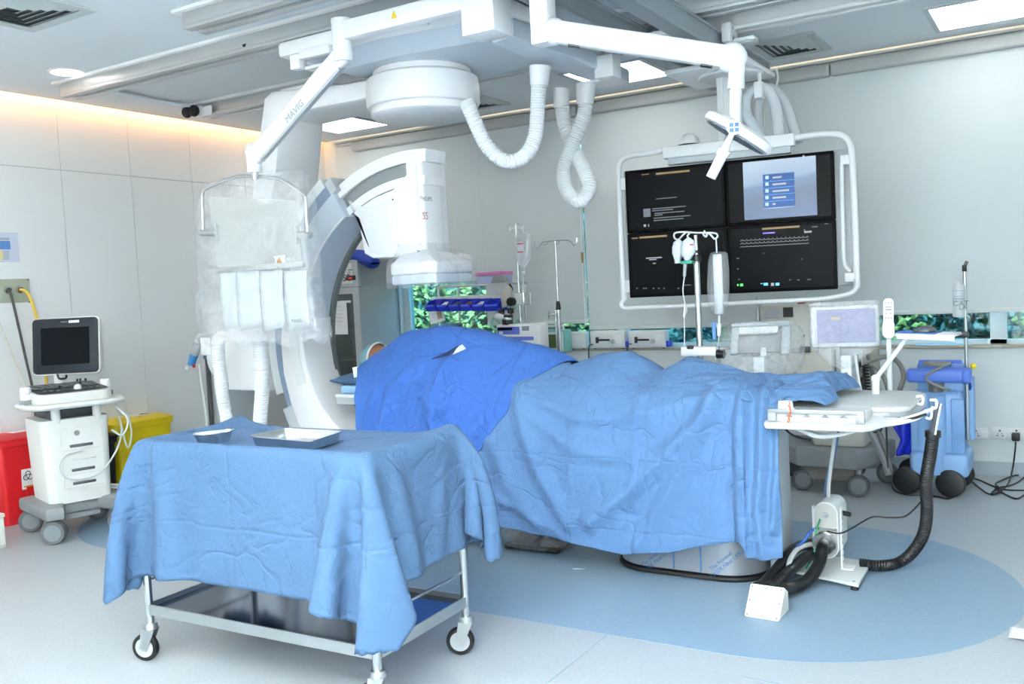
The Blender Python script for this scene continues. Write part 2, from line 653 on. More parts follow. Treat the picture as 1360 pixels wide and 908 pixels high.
# left wall: laminate panels with shadow gaps
wl = struct('wall_left', B().bb(XL - .2, XL, YF - .2, YB + .2, 0, ZC + .3), JOINT, smooth=False)
ys = [4.17 + .6 * k for k in range(-11, 6)]
ys = [y for y in ys if YF < y < YB]
ys = [YF] + ys + [YB]
for a, c in zip(ys, ys[1:]):
    for z0, z1 in ((.1, 2.5), (2.5, ZC + .2)):
        obj('wall_panel', B().bb(XL, XL + .012, a + .002, c - .002, z0 + .002, z1 - .002), WALL, wl, smooth=False)
struct('baseboard_left', B().bb(XL, XL + .016, YF, YB, 0, .095), mat('vinyl_skirting', '#a9b7c1', .5, var=.05), smooth=False)
struct('wall_right', B().bb(XR, XR + .2, YF - .2, YB + .2, 0, ZC + .3), WALLB, smooth=False)
struct('wall_front', B().bb(XL - .2, XR + .2, YF - .2, YF, 0, ZC + .3), WALLB, smooth=False)

# back wall with a ribbon window
WX0 = P(531, 410, Y=YB).x
ZS = .885
bw = B()
bw.bb(XL - .2, XR + .2, YB, YB + .2, 0, ZS)
bw.bb(XL - .2, WX0, YB, YB + .2, ZS, ZC + .3)
bw.bb(WX0, XR + .2, YB, YB + .2, 2.86, ZC + .3)
struct('wall_back', bw, WALLB, smooth=False)
struct('baseboard_back', B().bb(XL, XR, YB - .012, YB, 0, .095), MATS['vinyl_skirting'], smooth=False)
WFR = mat('white_window_frame', '#dcebee', .4)
mull = [WX0, -4.42, -3.28, P(1321, 430, Y=YB + .1).x - 1.45, P(1321, 430, Y=YB + .1).x, .95, XR]
for i, (a, c) in enumerate(zip(mull, mull[1:])):
    wn = struct('window_%d' % (i + 1), B().bb(a, a + .075, YB + .06, YB + .13, ZS + .02, 2.86).bb(c - .025, c, YB + .06, YB + .13, ZS + .02, 2.86)
                .bb(a, c, YB + .06, YB + .13, ZS + .005, ZS + .05).bb(a, c, YB + .06, YB + .13, 2.8, 2.86), WFR, smooth=False)
    obj('window_pane', B().bb(a + .04, c - .02, YB + .09, YB + .095, ZS + .02, 2.83), GLASS, wn, smooth=False)
struct('trim_3', B().bb(WX0 - .03, XR, YB - .045, YB + .19, ZS, ZS + .018, bev=.003), mat('stone_sill', '#a99f8b', .45, var=.1, vscale=30), smooth=False)

# cornice and roller blinds
struct('trim_4', B().bb(XL + .2, XR, YB - .05, YB, ZC - .03, ZC - .012).bb(XL + .2, XR, YB - .02, YB, ZC - .06, ZC - .03), mat('cornice_paint', '#c9d1d4', .5), smooth=False)
BLD = [(P(473, 240, Y=YB - .03).x, P(640.7, 300, Y=YB - .03).x, 1.66, 'short grey roller blind at the left, pulled up behind the detector head'),
       (P(641, 300, Y=YB - .03).x, P(780.2, 420, Y=YB - .03).x, None, 'narrow grey roller blind behind the two IV stands'),
       (P(782, 420, Y=YB - .03).x, P(1104.95, 150, Y=YB - .03).x, None, 'grey roller blind hanging behind the bank of monitors'),
       (P(1105, 150, Y=YB - .03).x, XR - .02, None, 'wide grey roller blind at the right above the suction unit')]
zb = [P(600, 375, Y=YB - .03).z, P(745, 430, Y=YB - .03).z, P(870, 436, Y=YB - .03).z, P(1274, 416, Y=YB - .03).z]
HEM = mat('blind_hem_bar', '#d5dddc', .5)
VAL = mat('blind_cassette', '#b9bdbc', .5, var=.02)
for (a, c, _, lb), z0 in zip(BLD, zb):
    rb = thing('roller_blind', lb, 'blind', ((a + c) / 2, YB - .02, z0), group='grey roller blinds on the window wall')
    obj('blind_fabric', B().bb(a, c, YB - .028, YB - .024, z0 + .02, 2.9), BLIND, rb, world=True, smooth=False)
    obj('hem_bar', B().bb(a, c, YB - .034, YB - .018, z0, z0 + .03, bev=.004), HEM, rb, world=True)
    obj('cassette', B().bb(a + .002, c - .002, YB - .085, YB - .001, 2.865, 2.955, bev=.02, seg=3), VAL, rb, world=True)

# pull cord with its wooden toggle, in the slit between two blinds
pc = thing('blind_cord', 'thin beaded blind cord with a tan toggle hanging in the gap between blinds', 'cord', P(780, 430, Y=YB - .04))
q0, q1 = P(763, 150, Y=YB - .06), P(779, 432, Y=YB - .06)
q1.x = q0.x = (q0.x + q1.x) / 2
obj('cord', B().cyl(q0, q1, .004, n=6), WHITE2, pc, world=True)
t0 = P(774, 335, Y=YB - .06); t1 = P(774.6, 349, Y=YB - .06)
t0.x = t1.x = q0.x
obj('toggle', B().cyl(t0, t1, .012, .008, n=10), mat('tan_wood', '#a8803f', .5), pc, world=True)


# ------------------------------------------------------------------ ceiling lights and vents
LAMP = mat('lit_diffuser', '#ffffff', emis=PANEL_E, ecol='#fffaf5')
LFR = mat('panel_frame', '#c2ccd0', .5)


def panel_light(cx, cy, label, s=.6, long=1):
    t = thing('ceiling_light', label, 'light', (cx, cy, ZC), group='square ceiling light panels')
    h = s / 2
    g = h * long
    f = B()
    for a, c, d, e in ((-g - .03, g + .03, -h - .03, -h), (-g - .03, g + .03, h, h + .03), (-g - .03, -g, -h, h), (g, g + .03, -h, h)):
        f.bb(a, c, d, e, -.012, 0)
    obj('frame', f, LFR, t, smooth=False)
    obj('diffuser', B().bb(-g, g, -h, h, -.006, -.001), LAMP, t, smooth=False)


panel_light(-5.6, 6.36, 'glowing square ceiling panel left of the round drum, near the left corner')
panel_light(-2.86, 6.34, 'glowing square ceiling panel above the monitor bank')
panel_light(-.42, 6.42, 'glowing square ceiling panel at the upper right corner of the picture')
panel_light(-2.0, .2, 'added square fill panel out of view above the photographer')  # this panel and the next three are unseen, added to brighten the room
panel_light(1.5, 4.7, 'added square fill panel out of view to the right, level with the table')
panel_light(-5.1, 1.9, 'added square fill panel out of view to the left, near the ultrasound machine')  # added to lift the left wall
panel_light(1.5, 2.9, 'added square fill panel out of view to the right, level with the trolley')


def vent(x0, x1, y0, y1, label):
    cx, cy = (x0 + x1) / 2, (y0 + y1) / 2
    t = thing('ceiling_vent', label, 'vent', (cx, cy, ZC), group='square air diffusers in the ceiling')
    hx, hy = (x1 - x0) / 2, (y1 - y0) / 2
    VM = mat('vent_paint', '#bfc8c9', .5)
    obj('backing', B().bb(-hx + .02, hx - .02, -hy + .02, hy - .02, -.003, -.001), mat('vent_dark', '#596268', .8), t, smooth=False)
    f = B()
    for k in range(1):
        for a, c, d, e in ((-hx, hx, -hy, -hy + .045), (-hx, hx, hy - .045, hy), (-hx, -hx + .045, -hy + .045, hy - .045), (hx - .045, hx, -hy + .045, hy - .045)):
            f.bb(a, c, d, e, -.014, 0)
    obj('frame', f, VM, t, smooth=False)
    for k in range(5):
        o0 = .055 + k * .042
        ax, ay = hx - o0, hy - o0
        if min(ax, ay) < .02: break
        lv = B()
        # sloped ring louvre
        o = [(-ax, -ay), (ax, -ay), (ax, ay), (-ax, ay)]
        i_ = [(-ax + .03, -ay + .03), (ax - .03, -ay + .03), (ax - .03, ay - .03), (-ax + .03, ay - .03)]
        for q in range(4):
            r_ = (q + 1) % 4
            if min(ax, ay) < .035: break
            lv.quad((*o[q], -.004), (*o[r_], -.004), (*i_[r_], -.016), (*i_[q], -.016))
            lv.quad((*o[q], -.002), (*i_[q], -.014), (*i_[r_], -.014), (*o[r_], -.002))
        if lv.bm.faces: obj('louvre', lv, VM, t, smooth=False)
        else: lv.bm.free()


vent(-1.84, -1.4, 6.15, 6.7, 'square air diffuser in the ceiling at the right, past the monitor bridge')
vent(-4.56, -4.0, 6.08, 6.68, 'square air diffuser in the ceiling behind the round drum')
vent(-4.87, -4.3, 2.47, 3.05, 'square air diffuser cut by the upper left corner of the picture')
dl = thing('downlight', 'round recessed downlight glowing above the ultrasound machine', 'light', (-5.57, 3.7, ZC))
obj('diffuser', B().lathe([(.0, -.004), (.1, -.004), (.1, -.001), (0, -.001)], n=32), LAMP, dl)
obj('ring', B().lathe([(.1, -.001), (.1, -.008), (.115, -.006), (.118, -.001)], n=32), WHITE, dl)

# ================================================================== CEILING RAILS
def rail(label, y, x0, x1, h=.115, ALU=ALU):
    t = thing('ceiling_rail', label, 'rail', ((x0 + x1) / 2, y, ZC), group='aluminium ceiling rails')
    obj('mounting_flange', B().bb(x0 - .05, x1, y - .085, y + .085, ZC - .02, ZC - .001, bev=.003), WHITE, t, world=True)
    obj('rail_body', B().bb(x0, x1, y - .055, y + .055, ZC - h + .02, ZC - .02, bev=.003), ALU, t, world=True)
    obj('running_track', B().bb(x0 + .03, x1, y - .075, y - .02, ZC - h, ZC - h + .022, bev=.004).bb(x0 + .03, x1, y + .02, y + .075, ZC - h, ZC - h + .022, bev=.004), ALU, t, world=True)
    return t


r1 = rail('long aluminium ceiling rail ending above the ultrasound machine', 3.87, -5.84, .4)
tp = P(322, 62, Y=3.80)
obj('arrow_mark', B().prism([(-.016, .018), (.016, .018), (0, -.018)], 'y', -.001, .001), BLACK, r1).location = (tp.x - r1.location.x, -.057, tp.z - ZC)
rail('upper aluminium ceiling rail cut by the top edge of the picture', 3.38, -3.98, 2.2)
r3 = rail('short far ceiling rail with black rubber end stops left of the column', 4.95, -5.76, .4)
obj('end_stop_bracket', B().bb(-5.72, -5.56, 4.86, 4.868, 2.88, 2.95), WHITE, r3, world=True)
for dx in (0, .09):
    obj('rubber_stop', B().sphere((-5.72 - dx * .9, 4.83, 2.925), .045, (1, .8, 1)), BLACKR, r3, world=True)
r4 = rail('white ceiling rail running to the right edge above the monitor bridge', 5.35, -3.9, 2.2, .13, WHITE2)

# conduit on the ceiling left of the rail
tag(obj('cable_conduit', B().tube([(-5.75, 4.0, 2.975), (-5.8, 4.35, 2.975), (-5.82, 4.75, 2.975), (-5.72, 4.93, 2.965)], .03, n=8, flat=(1, .6)), CEIL), 'flat white cable conduit curving across the ceiling beyond the long rail', 'conduit')

# ================================================================== X-RAY C-ARM
CY = 4.4
ca = thing('x_ray_c_arm', 'white ceiling-hung X-ray C-arm with wrapped detector over the draped table', 'x-ray machine', (-3.23, CY, ZC - .12))
GLOW = mat('c_arm_white', '#f3f5f7', .32, var=.01)
GCOOL = mat('c_arm_pale_blue_grey', '#ccd8e4', .35, var=.01)  # bluish shading of the white shell put into the colour
GTRK = mat('c_arm_grey_track', '#8b9294', .3, .3)
GEDG = mat('c_arm_dark_edge', '#6b7474', .5)
GBAND = mat('c_arm_grey_band', '#7f92aa', .4)
# carriage between the two rails
cb = B()
cb.bb(-3.78, -2.35, 3.80, 5.02, 2.80, 2.885, bev=.02)
obj('carriage', cb, GLOW, ca, world=True)
cu = B()
pts = [(-3.72, 3.92), (-3.1, 3.88), (-2.42, 3.95), (-2.36, 4.3), (-2.4, 4.85), (-3.2, 4.95), (-3.72, 4.8)]
A = [cu.bm.verts.new((x, y, 2.80)) for x, y in pts]
C_ = [cu.bm.verts.new((-3.15 + (x + 3.15) * .72, 4.4 + (y - 4.4) * .74, 2.735)) for x, y in pts]
for k in range(len(pts)):
    cu.bm.faces.new((A[k], A[(k + 1) % 7], C_[(k + 1) % 7], C_[k]))
cu.bm.faces.new(C_)
cu.bm.faces.new(A[::-1])
obj('carriage_cover', cu, GCOOL, ca, world=True, angle=15)
# bracket sticking out at the left of the carriage
lb = B()
bx0 = P(392, 62, Y=3.85).x
lb.bb(bx0, bx0 + .07, 3.80, 3.86, 2.72, 2.80, bev=.006)
lb.bb(bx0 + .07, -3.4, 3.80, 3.84, 2.765, 2.82, bev=.005)
lb.bb(bx0 + .07, -3.4, 3.84, 3.95, 2.715, 2.735, bev=.005)
obj('carriage_bracket', lb, GLOW, ca, world=True)
lp = P(552, 28, Y=3.72)
obj('latch_plate', B().box((lp.x, 3.78, lp.z), (.07, .02, .018), rot=ry(R(8)), bev=.004), GLOW, ca, world=True)
# rotating drum
DC = Matrix.Translation((-3.23, CY, 0))
obj('collar', B().lathe([(.285, 2.745), (.285, 2.70), (.28, 2.70)], DC, 40), GLOW, ca, world=True)
obj('drum', B().lathe([(.30, 2.70), (.325, 2.685), (.332, 2.64), (.332, 2.545), (.325, 2.53), (.30, 2.525)], DC, 48), GLOW, ca, world=True)
obj('bearing_cover', B().lathe([(.305, 2.525), (.31, 2.515), (.31, 2.485), (.295, 2.475), (.0, 2.472)], DC, 48), GLOW, ca, world=True)
# L-shaped arm and column
poly = [(-3.2, 2.695), (-3.7, 2.71), (-4.26, 2.755), (-4.33, 2.72), (-4.42, 2.4), (-4.50, 2.1), (-4.80, 1.75), (-4.84, .86), (-4.50, .86), (-4.46, 1.2), (-4.48, 1.65),
        (-4.30, 2.1), (-4.25, 2.3), (-4.19, 2.585), (-3.88, 2.592), (-3.5, 2.59), (-3.2, 2.56)]
obj('suspension_column', B().prism(poly, 'y', 4.2, 4.6, bev=.03), GLOW, ca, world=True)
obj('column_top_cover', B().bb(-4.22, -3.85, 4.24, 4.56, 2.72, 2.765, bev=.01), GLOW, ca, world=True)
# swivel motor at the isocentre height, on the back of the column
MX = Matrix.Translation((0, CY, 1.08)) @ Matrix.Rotation(R(90), 4, 'Y')
obj('swivel_motor', B().lathe([(.0, -5.06), (.15, -5.06), (.19, -5.03), (.2, -4.95), (.2, -4.80), (.17, -4.78)], MX, 32), WHITE2, ca, world=True)
obj('motor_cover_plate', B().bb(-5.055, -4.96, 4.185, 4.21, 1.1, 1.22, bev=.006), WHITE2, ca, world=True)
# C arc: centre and radii in the XZ plane
cx_, cz_ = -3.25, 1.17


def arc_poly(r0, r1, a0, a1, n=28):
    o = [(cx_ + r1 * math.cos(R(a0 + (a1 - a0) * k / n)), cz_ + r1 * math.sin(R(a0 + (a1 - a0) * k / n))) for k in range(n + 1)]
    i_ = [(cx_ + r0 * math.cos(R(a0 + (a1 - a0) * k / n)), cz_ + r0 * math.sin(R(a0 + (a1 - a0) * k / n))) for k in range(n, -1, -1)]
    return o + i_


def arcB(r0, r1, a0, a1, y0, y1, n=28, b=None):
    b = b or B()
    A = []
    for y in (y0, y1):
        for r_ in (r0, r1):
            A.append([b.bm.verts.new((cx_ + r_ * math.cos(R(a0 + (a1 - a0) * k / n)), y, cz_ + r_ * math.sin(R(a0 + (a1 - a0) * k / n)))) for k in range(n + 1)])
    for k in range(n):
        b.bm.faces.new((A[0][k], A[0][k + 1], A[1][k + 1], A[1][k]))
        b.bm.faces.new((A[2][k], A[3][k], A[3][k + 1], A[2][k + 1]))
        b.bm.faces.new((A[1][k], A[1][k + 1], A[3][k + 1], A[3][k]))
        b.bm.faces.new((A[0][k], A[2][k], A[2][k + 1], A[0][k + 1]))
    for k in (0, n):
        f = (A[0][k], A[1][k], A[3][k], A[2][k])
        b.bm.faces.new(f if k == 0 else f[::-1])
    return b


carc = obj('c_arc', arcB(1.035, 1.105, 84, 283, 4.265, 4.46, 60, arcB(.905, .955, 84, 283, 4.265, 4.46, 60)), GLOW, ca, world=True)
obj('arc_track', arcB(.955, 1.035, 86, 281, 4.29, 4.435, 60), GTRK, carc, world=True)
sl = obj('sleeve', arcB(.895, 1.07, 122, 174, 4.225, 4.49, 30), GCOOL, ca, world=True)
obj('sleeve_band', arcB(1.07, 1.145, 122, 201, 4.235, 4.48, 30), GBAND, sl, world=True)
obj('sleeve_end', arcB(1.07, 1.16, 120, 123, 4.225, 4.49, 3), LGREY, sl, world=True)
obj('sleeve_rear_cover', arcB(1.145, 1.215, 124, 196, 4.24, 4.48, 24), OFFW, sl, world=True)
obj('sleeve_inner_edge', arcB(.875, .90, 122, 196, 4.465, 4.505, 30), GEDG, sl, world=True)
obj('sleeve_highlight_rib', arcB(.897, .907, 123, 172, 4.220, 4.228, 26), GLOW, sl, world=True)
hb = B()
hb.sphere((-4.02, 4.42, 2.03), .16, (1, .8, 1))
obj('sleeve_hump', hb, GLOW, sl, world=True)
# lower end of the C with the tube housing below the table
LV = [(170, .885, 1.075), (180, .885, 1.085), (190, .88, 1.095), (200, .87, 1.10), (208, .855, 1.105), (216, .83, 1.11), (224, .805, 1.11), (234, .79, 1.10), (246, .80, 1.08), (260, .84, 1.06)]
outl = [(cx_ + r1 * math.cos(R(a)), cz_ + r1 * math.sin(R(a))) for a, r0, r1 in LV] + [(cx_ + r0 * math.cos(R(a)), cz_ + r0 * math.sin(R(a))) for a, r0, r1 in LV[::-1]]
obj('lower_arc_cover', B().prism(outl, 'y', 4.215, 4.50, bev=.02), GLOW, ca, world=True)
obj('sleeve_lower_block', arcB(1.09, 1.19, 201, 214, 4.23, 4.48, 8), LGREY, ca, world=True)
lpn = [(cx_ + r_ * math.cos(R(a)), cz_ + r_ * math.sin(R(a))) for a, r_ in ((176, .92), (186, .92), (196, .91), (196, .99), (186, 1.0), (176, 1.0))]
obj('service_panel', B().prism(lpn, 'y', 4.211, 4.216), WHITE2, ca, world=True)
tb = B().sphere((-3.74, 4.33, .60), .085, (1, 1, 1.2), n=20)
obj('tube_cover_knob', tb, OFFW, ca, world=True)
obj('x_ray_tube_housing', B().bb(-3.52, -3.0, 4.2, 4.6, .22, .5, bev=.05, seg=3), GLOW, ca, world=True)
# detector carriage at the upper end of the C
XD = -3.20
h0 = P(475, 291, Y=4.25); h1 = P(460, 266, Y=4.25)
ydet = P(581, 280, X=XD).y
side = [(h1.x, h1.z)] + [(cx_ + .90 * math.cos(R(a)), cz_ + .90 * math.sin(R(a))) for a in (118, 108, 98)] + [(XD, 2.19), (XD, 1.665), (-3.34, 1.66), (-3.56, 1.67), (-3.62, 1.70), (h0.x, h0.z)]
dh = obj('detector_arm', B().prism(side, 'y', 4.245, 4.55, bev=.018), GLOW, ca, world=True)
obj('cover_panel', B().prism([(h1.x + .06, h1.z - .04), (-3.50, 1.97), (-3.42, 2.01), (-3.36, 2.03), (-3.35, 1.68), (-3.52, 1.69), (-3.57, 1.72), (h0.x + .05, h0.z)], 'y', 4.238, 4.247, bev=.002), WHITE, dh, world=True)
for sx, sz in ((-3.37, 2.0), (-3.21, 1.69)):
    obj('screw', B().cyl((sx, 4.236, sz), (sx, 4.25, sz), .006, n=8), DGREY, dh, world=True)
obj('detector_tower', B().bb(XD - .12, XD + .03, 4.262, ydet + .02, 1.60, 2.12, bev=.025, seg=3).bb(XD - .12, XD - .01, 4.29, ydet - .06, 2.10, 2.22, bev=.02, seg=3), GLOW, ca, world=True)
obj('arc_end_cap', B().bb(-3.295, XD + .028, 4.262, 4.47, 2.0, 2.272, bev=.03, seg=3), GLOW, ca, world=True)
TXT = mat('grey_print', '#9aa4ac', .6)
PINK = mat('faint_red_print', '#dc9aa2', .6)
tw = P(566, 264, X=XD + .033)
text('maker_name', 'PHILIPS', .036, face_m(tw, (0, 1, 0), (0, 0, 1)), TXT, ca)
cr = P(565, 287, X=XD + .033)
text('red_emblem', 'S5', .06, face_m(cr, (0, 1, 0), (0, 0, 1)), PINK, ca)
# flat detector and its clear plastic cover
dn = P(580, 373, Y=4.13)
dx0, dx1, dy0, dy1 = P(514, 365, Y=4.13).x, dn.x, 4.13, P(633, 369, X=dn.x).y
obj('flat_detector', B().bb(dx0 + .012, dx1 - .012, dy0 + .012, dy1 - .012, 1.555, 1.63, bev=.018, seg=3), GLOW, ca, world=True)
obj('detector_face', B().bb(dx0 + .016, dx1 - .016, dy0 + .016, dy1 - .016, 1.50, 1.556, bev=.012), GCOOL, ca, world=True)
nk = B()
lo = [(dx0 + .03, dy0 + .03), (dx1 - .03, dy0 + .03), (dx1 - .03, dy1 - .03), (dx0 + .03, dy1 - .03)]
hi = [(XD - .12, 4.27), (XD + .02, 4.27), (XD + .02, ydet), (XD - .12, ydet)]
A = [nk.bm.verts.new((*p, 1.63)) for p in lo]
C_ = [nk.bm.verts.new((*p, 1.70)) for p in hi]
for k in range(4): nk.bm.faces.new((A[k], A[(k + 1) % 4], C_[(k + 1) % 4], C_[k]))
nk.bm.faces.new(C_[::-1]); nk.bm.faces.new(A)
obj('detector_neck', nk, GLOW, ca, world=True)
bag = B()
rows = []
levels = [(-.006, 1.48), (.018, 1.485), (.02, 1.56), (.012, 1.63), (-.02, 1.67), (-.055, 1.705), (-.08, 1.735)]
for off, z in levels:
    ring = rrect(dx0 - off, dx1 + off, dy0 - off, dy1 + off, .05, 6) if off > -.05 else rrect(XD - .16, XD + .05, 4.225, ydet + .04, .03, 6)
    rows.append([(x + .012 * fbm(x * 14, y * 14, z * 14), y + .012 * fbm(y * 14, z * 14, x * 14 + 3), z + .01 * fbm(x * 11, y * 11, 5)) for x, y in ring] )
for r_ in rows: r_.append(r_[0])
bag.grid(rows)
obj('plastic_cover', bag, FILM, ca, world=True)
# cable boom reaching back from the carriage, with its corrugated hoses
obj('cable_boom', B().prism([(-2.52, 4.05), (-2.36, 4.0), (-2.34, 4.5), (-2.38, 5.45), (-2.52, 5.45), (-2.56, 4.6)], 'z', 2.70, 2.80, bev=.02), GCOOL, ca, world=True)
HOSE = mat('white_corrugated_hose', '#e9edf0', .5)


def hose(name, pix, r, parent, mt=HOSE, corr=.05, pitch=.014, n=16):
    pts = [P(x, y, Y=Y) for x, y, Y in pix]
    return obj(name, B().tube(pts, r, n=n, res=10, corr=corr, pitch=pitch), mt, parent, world=True)


hose('corrugated_hose', [(619, 133, 4.35), (630, 160, 4.38), (648, 195, 4.42), (672, 214, 4.46), (697, 207, 4.5), (711, 180, 4.52), (714, 140, 4.52), (716, 100, 4.52)], .042, ca)
hose('corrugated_hose', [(777, 122, 5.2), (776, 150, 5.2), (764, 185, 5.18), (750, 220, 5.14), (752, 250, 5.1), (769, 267, 5.08), (783, 250, 5.1), (776, 225, 5.14), (760, 195, 5.24), (749, 160, 5.26), (745, 125, 5.26)], .045, ca)
for (x, y, Y, rr) in ((716, 100, 4.52, .056), (777, 124, 5.2, .06), (745, 130, 5.26, .052)):
    a, c = P(x, y + 14, Y=Y), P(x + 1, y - 12, Y=Y)
    obj('hose_cuff', B().cyl(a, c, rr * .9, rr * 1.06, n=20), GLOW, ca, world=True)
obj('hose_plate', B().bb(-2.6, -2.35, 5.16, 5.36, 2.685, 2.7), GLOW, ca, world=True)
bxp = P(807, 90, Y=5.0)
obj('limit_switch_box', B().box((bxp.x, 5.0, bxp.z), (.12, .12, .13), bev=.006).box((bxp.x + .02, 5.03, bxp.z + .1), (.07, .07, .14), bev=.004), GLOW, ca, world=True)

# pair of corrugated hoses hanging in front of the column (cable feed of the C-arm swivel)
hose('corrugated_hose', [(289, 452, 3.95), (291, 480, 3.95), (294, 515, 3.95), (299, 545, 3.95), (304, 572, 3.95)], .040, ca)
hose('corrugated_hose', [(345, 452, 3.97), (348, 490, 3.97), (348, 520, 3.97), (346, 548, 3.97), (344, 575, 3.97)], .043, ca)

# ================================================================== LEAD GLASS SHIELD ON ITS CEILING ARM
SH = thing('radiation_shield', 'lead acrylic radiation shield wrapped in clear plastic, hanging from a white arm', 'shield', (-2.36, 3.62, ZC))
PW = WHITE
a0 = P(612, 20, Y=3.58); a1 = P(657, 52, Y=3.58)
obj('ceiling_post', B().bb(a0.x, a1.x, 3.58, 3.74, P(633, 44, Y=3.58).z, ZC, bev=.006), PW, SH, world=True)
e0, e1 = P(455, 40, Y=3.66), P(612, 2, Y=3.62)
armz = e0.z - .01
beam = B()
d = Vector((a0.x + .06, 3.66, armz + .0)) - Vector((e0.x, 3.66, armz))
beam.box(((a0.x + .06 + e0.x) / 2, 3.66, armz), (abs(a0.x + .06 - e0.x), .075, .095), bev=.012)
arm1 = obj('horizontal_arm', beam, PW, SH, world=True)
el = P(455, 60, Y=3.66)
obj('elbow', B().cyl((el.x, 3.66, armz + .065), (el.x, 3.66, armz - .15), .052, n=24), PW, SH, world=True)
wp = P(522, 19, Y=3.615)
YTRI = mat('warning_yellow', '#e8c53a', .6)
obj('warning_triangle', B().prism([(wp.x - .018, wp.z - .018), (wp.x + .018, wp.z - .018), (wp.x, wp.z + .02)], 'y', 3.6195, 3.6225), YTRI, SH, world=True)
s0, s1 = Vector((el.x - .01, 3.66, armz - .12)), P(342, 205, Y=3.74)
dv = s1 - s0
q = Vector((1, 0, 0)).rotation_difference(dv.normalized()).to_matrix()
obj('spring_arm', B().box((s0 + s1) / 2, (dv.length + .06, .085, .095), rot=q, bev=.02, seg=3), PW, SH, world=True)
obj('spring_arm_underside', B().box((s0 + s1) / 2 - Vector((0, -1, 0)).cross((dv * -1).normalized()).normalized() * .047, (dv.length - .06, .06, .012), rot=q), LGREY, SH, world=True)
mv = P(391, 148, Y=3.652)
_rt = (dv * -1).normalized()
_up = Vector((0, -1, 0)).cross(_rt).normalized()
mv.y = 3.652
text('maker_mark', 'MAVIG', .055, face_m(mv, _rt, _up), mat('dark_grey_print', '#a9afb8', .6), SH)
sp = P(338, 222, Y=3.74)
obj('swivel_head', B().cyl(sp + Vector((0, 0, .06)), sp - Vector((0, 0, .03)), .042, n=20).sphere(sp + Vector((0, 0, .09)), .05), PW, SH, world=True)
obj('swivel_pin', B().cyl(sp - Vector((0, 0, .03)), sp - Vector((0, 0, .07)), .02, n=12), STEEL, SH, world=True)
SY = 3.76
hoop = [P(x, y, Y=SY) for x, y in ((270, 313), (269, 280), (269, 258), (276, 249), (310, 236), (330, 234), (365, 236), (385, 245), (402, 257), (406, 266), (407, 290), (409, 313))]
obj('hoop', B().tube(hoop, .011, n=10, res=5), STEEL, SH, world=True)
for x0, x1, y in ((268, 290, 309), (396, 412, 312)):
    a, c = P(x0, y, Y=SY), P(x1, y, Y=SY)
    obj('pivot_bolt', B().cyl(a, c, .02, n=16), BSTEEL, SH, world=True)
    cc = c if x0 < 300 else a
    obj('pivot_plate', B().box((cc.x, SY, cc.z), (.012, .04, .1), bev=.003), LGREY, SH, world=True)
g = [P(x, y, Y=SY) for x, y in ((278, 261), (393, 266), (403, 355), (290, 356))]
ap = B().prism([(p.x, p.z) for p in g], 'y', SY - .008, SY + .008)
obj('acrylic_pane', ap, ACRYL, SH, world=True, smooth=False)
c0, c1 = P(289, 356, Y=SY), P(404, 354, Y=SY)
obj('clamp_strip', B().box(((c0.x + c1.x) / 2, SY, (c0.z + c1.z) / 2), ((c1 - c0).length, .03, .03), bev=.003), BSTEEL, SH, world=True)
for k in range(5):
    p_ = c0.lerp(c1, .04 + .23 * k)
    obj('rivet', B().cyl((p_.x, SY - .018, p_.z), (p_.x, SY - .012, p_.z), .006, n=8), CHROME, SH, world=True)
st = P(371, 345, Y=SY - .012)
obj('warning_sticker', B().box((st.x, SY - .010, st.z), (.088, .003, .048)), PAPER, SH, world=True)
obj('sticker_triangle', B().prism([(st.x - .02, st.z - .018), (st.x + .02, st.z - .018), (st.x, st.z + .018)], 'y', SY - .0135, SY - .011), mat('orange_print', '#d99b3f', .6), SH, world=True)
text('sticker_marks', '( i', .04, face_m((st.x - .028, SY - .013, st.z), (1, 0, 0), (0, 0, 1)), DGREY, SH)
text('pane_mark', 'MAVIG', .022, face_m((st.x + .085, SY - .0105, st.z), (1, 0, 0), (0, 0, 1)), WHITE, SH)
# lead rubber curtain lamellae
CUR = mat('pale_grey_lead_curtain', '#d6dee1', .55, var=.04)
xs = [(292, 314), (315, 346), (347, 377), (378, 408)]
for i, (xa, xb) in enumerate(xs):
    a, c, e, f_ = P(xa, 360, Y=SY), P(xb, 359, Y=SY), P(xb + 3, 434, Y=SY), P(xa + 5, 440, Y=SY)
    rows = []
    for k in range(9):
        t_ = k / 8
        l, r_ = a.lerp(f_, t_), c.lerp(e, t_)
        rows.append([(l.x + (r_.x - l.x) * s_ / 6, SY - .004 * i % .009 - .006 * math.sin(s_ * 1.1 + k * .5), l.z + (r_.z - l.z) * s_ / 6) for s_ in range(7)])
    o = obj('curtain_strip', B().grid(rows), CUR, SH, world=True, solid=.004)
text('curtain_mark', 'MAVIG', .026, face_m(P(394, 426, Y=SY - .02), (1, 0, 0), (0, 0, 1)), DGREY, SH)
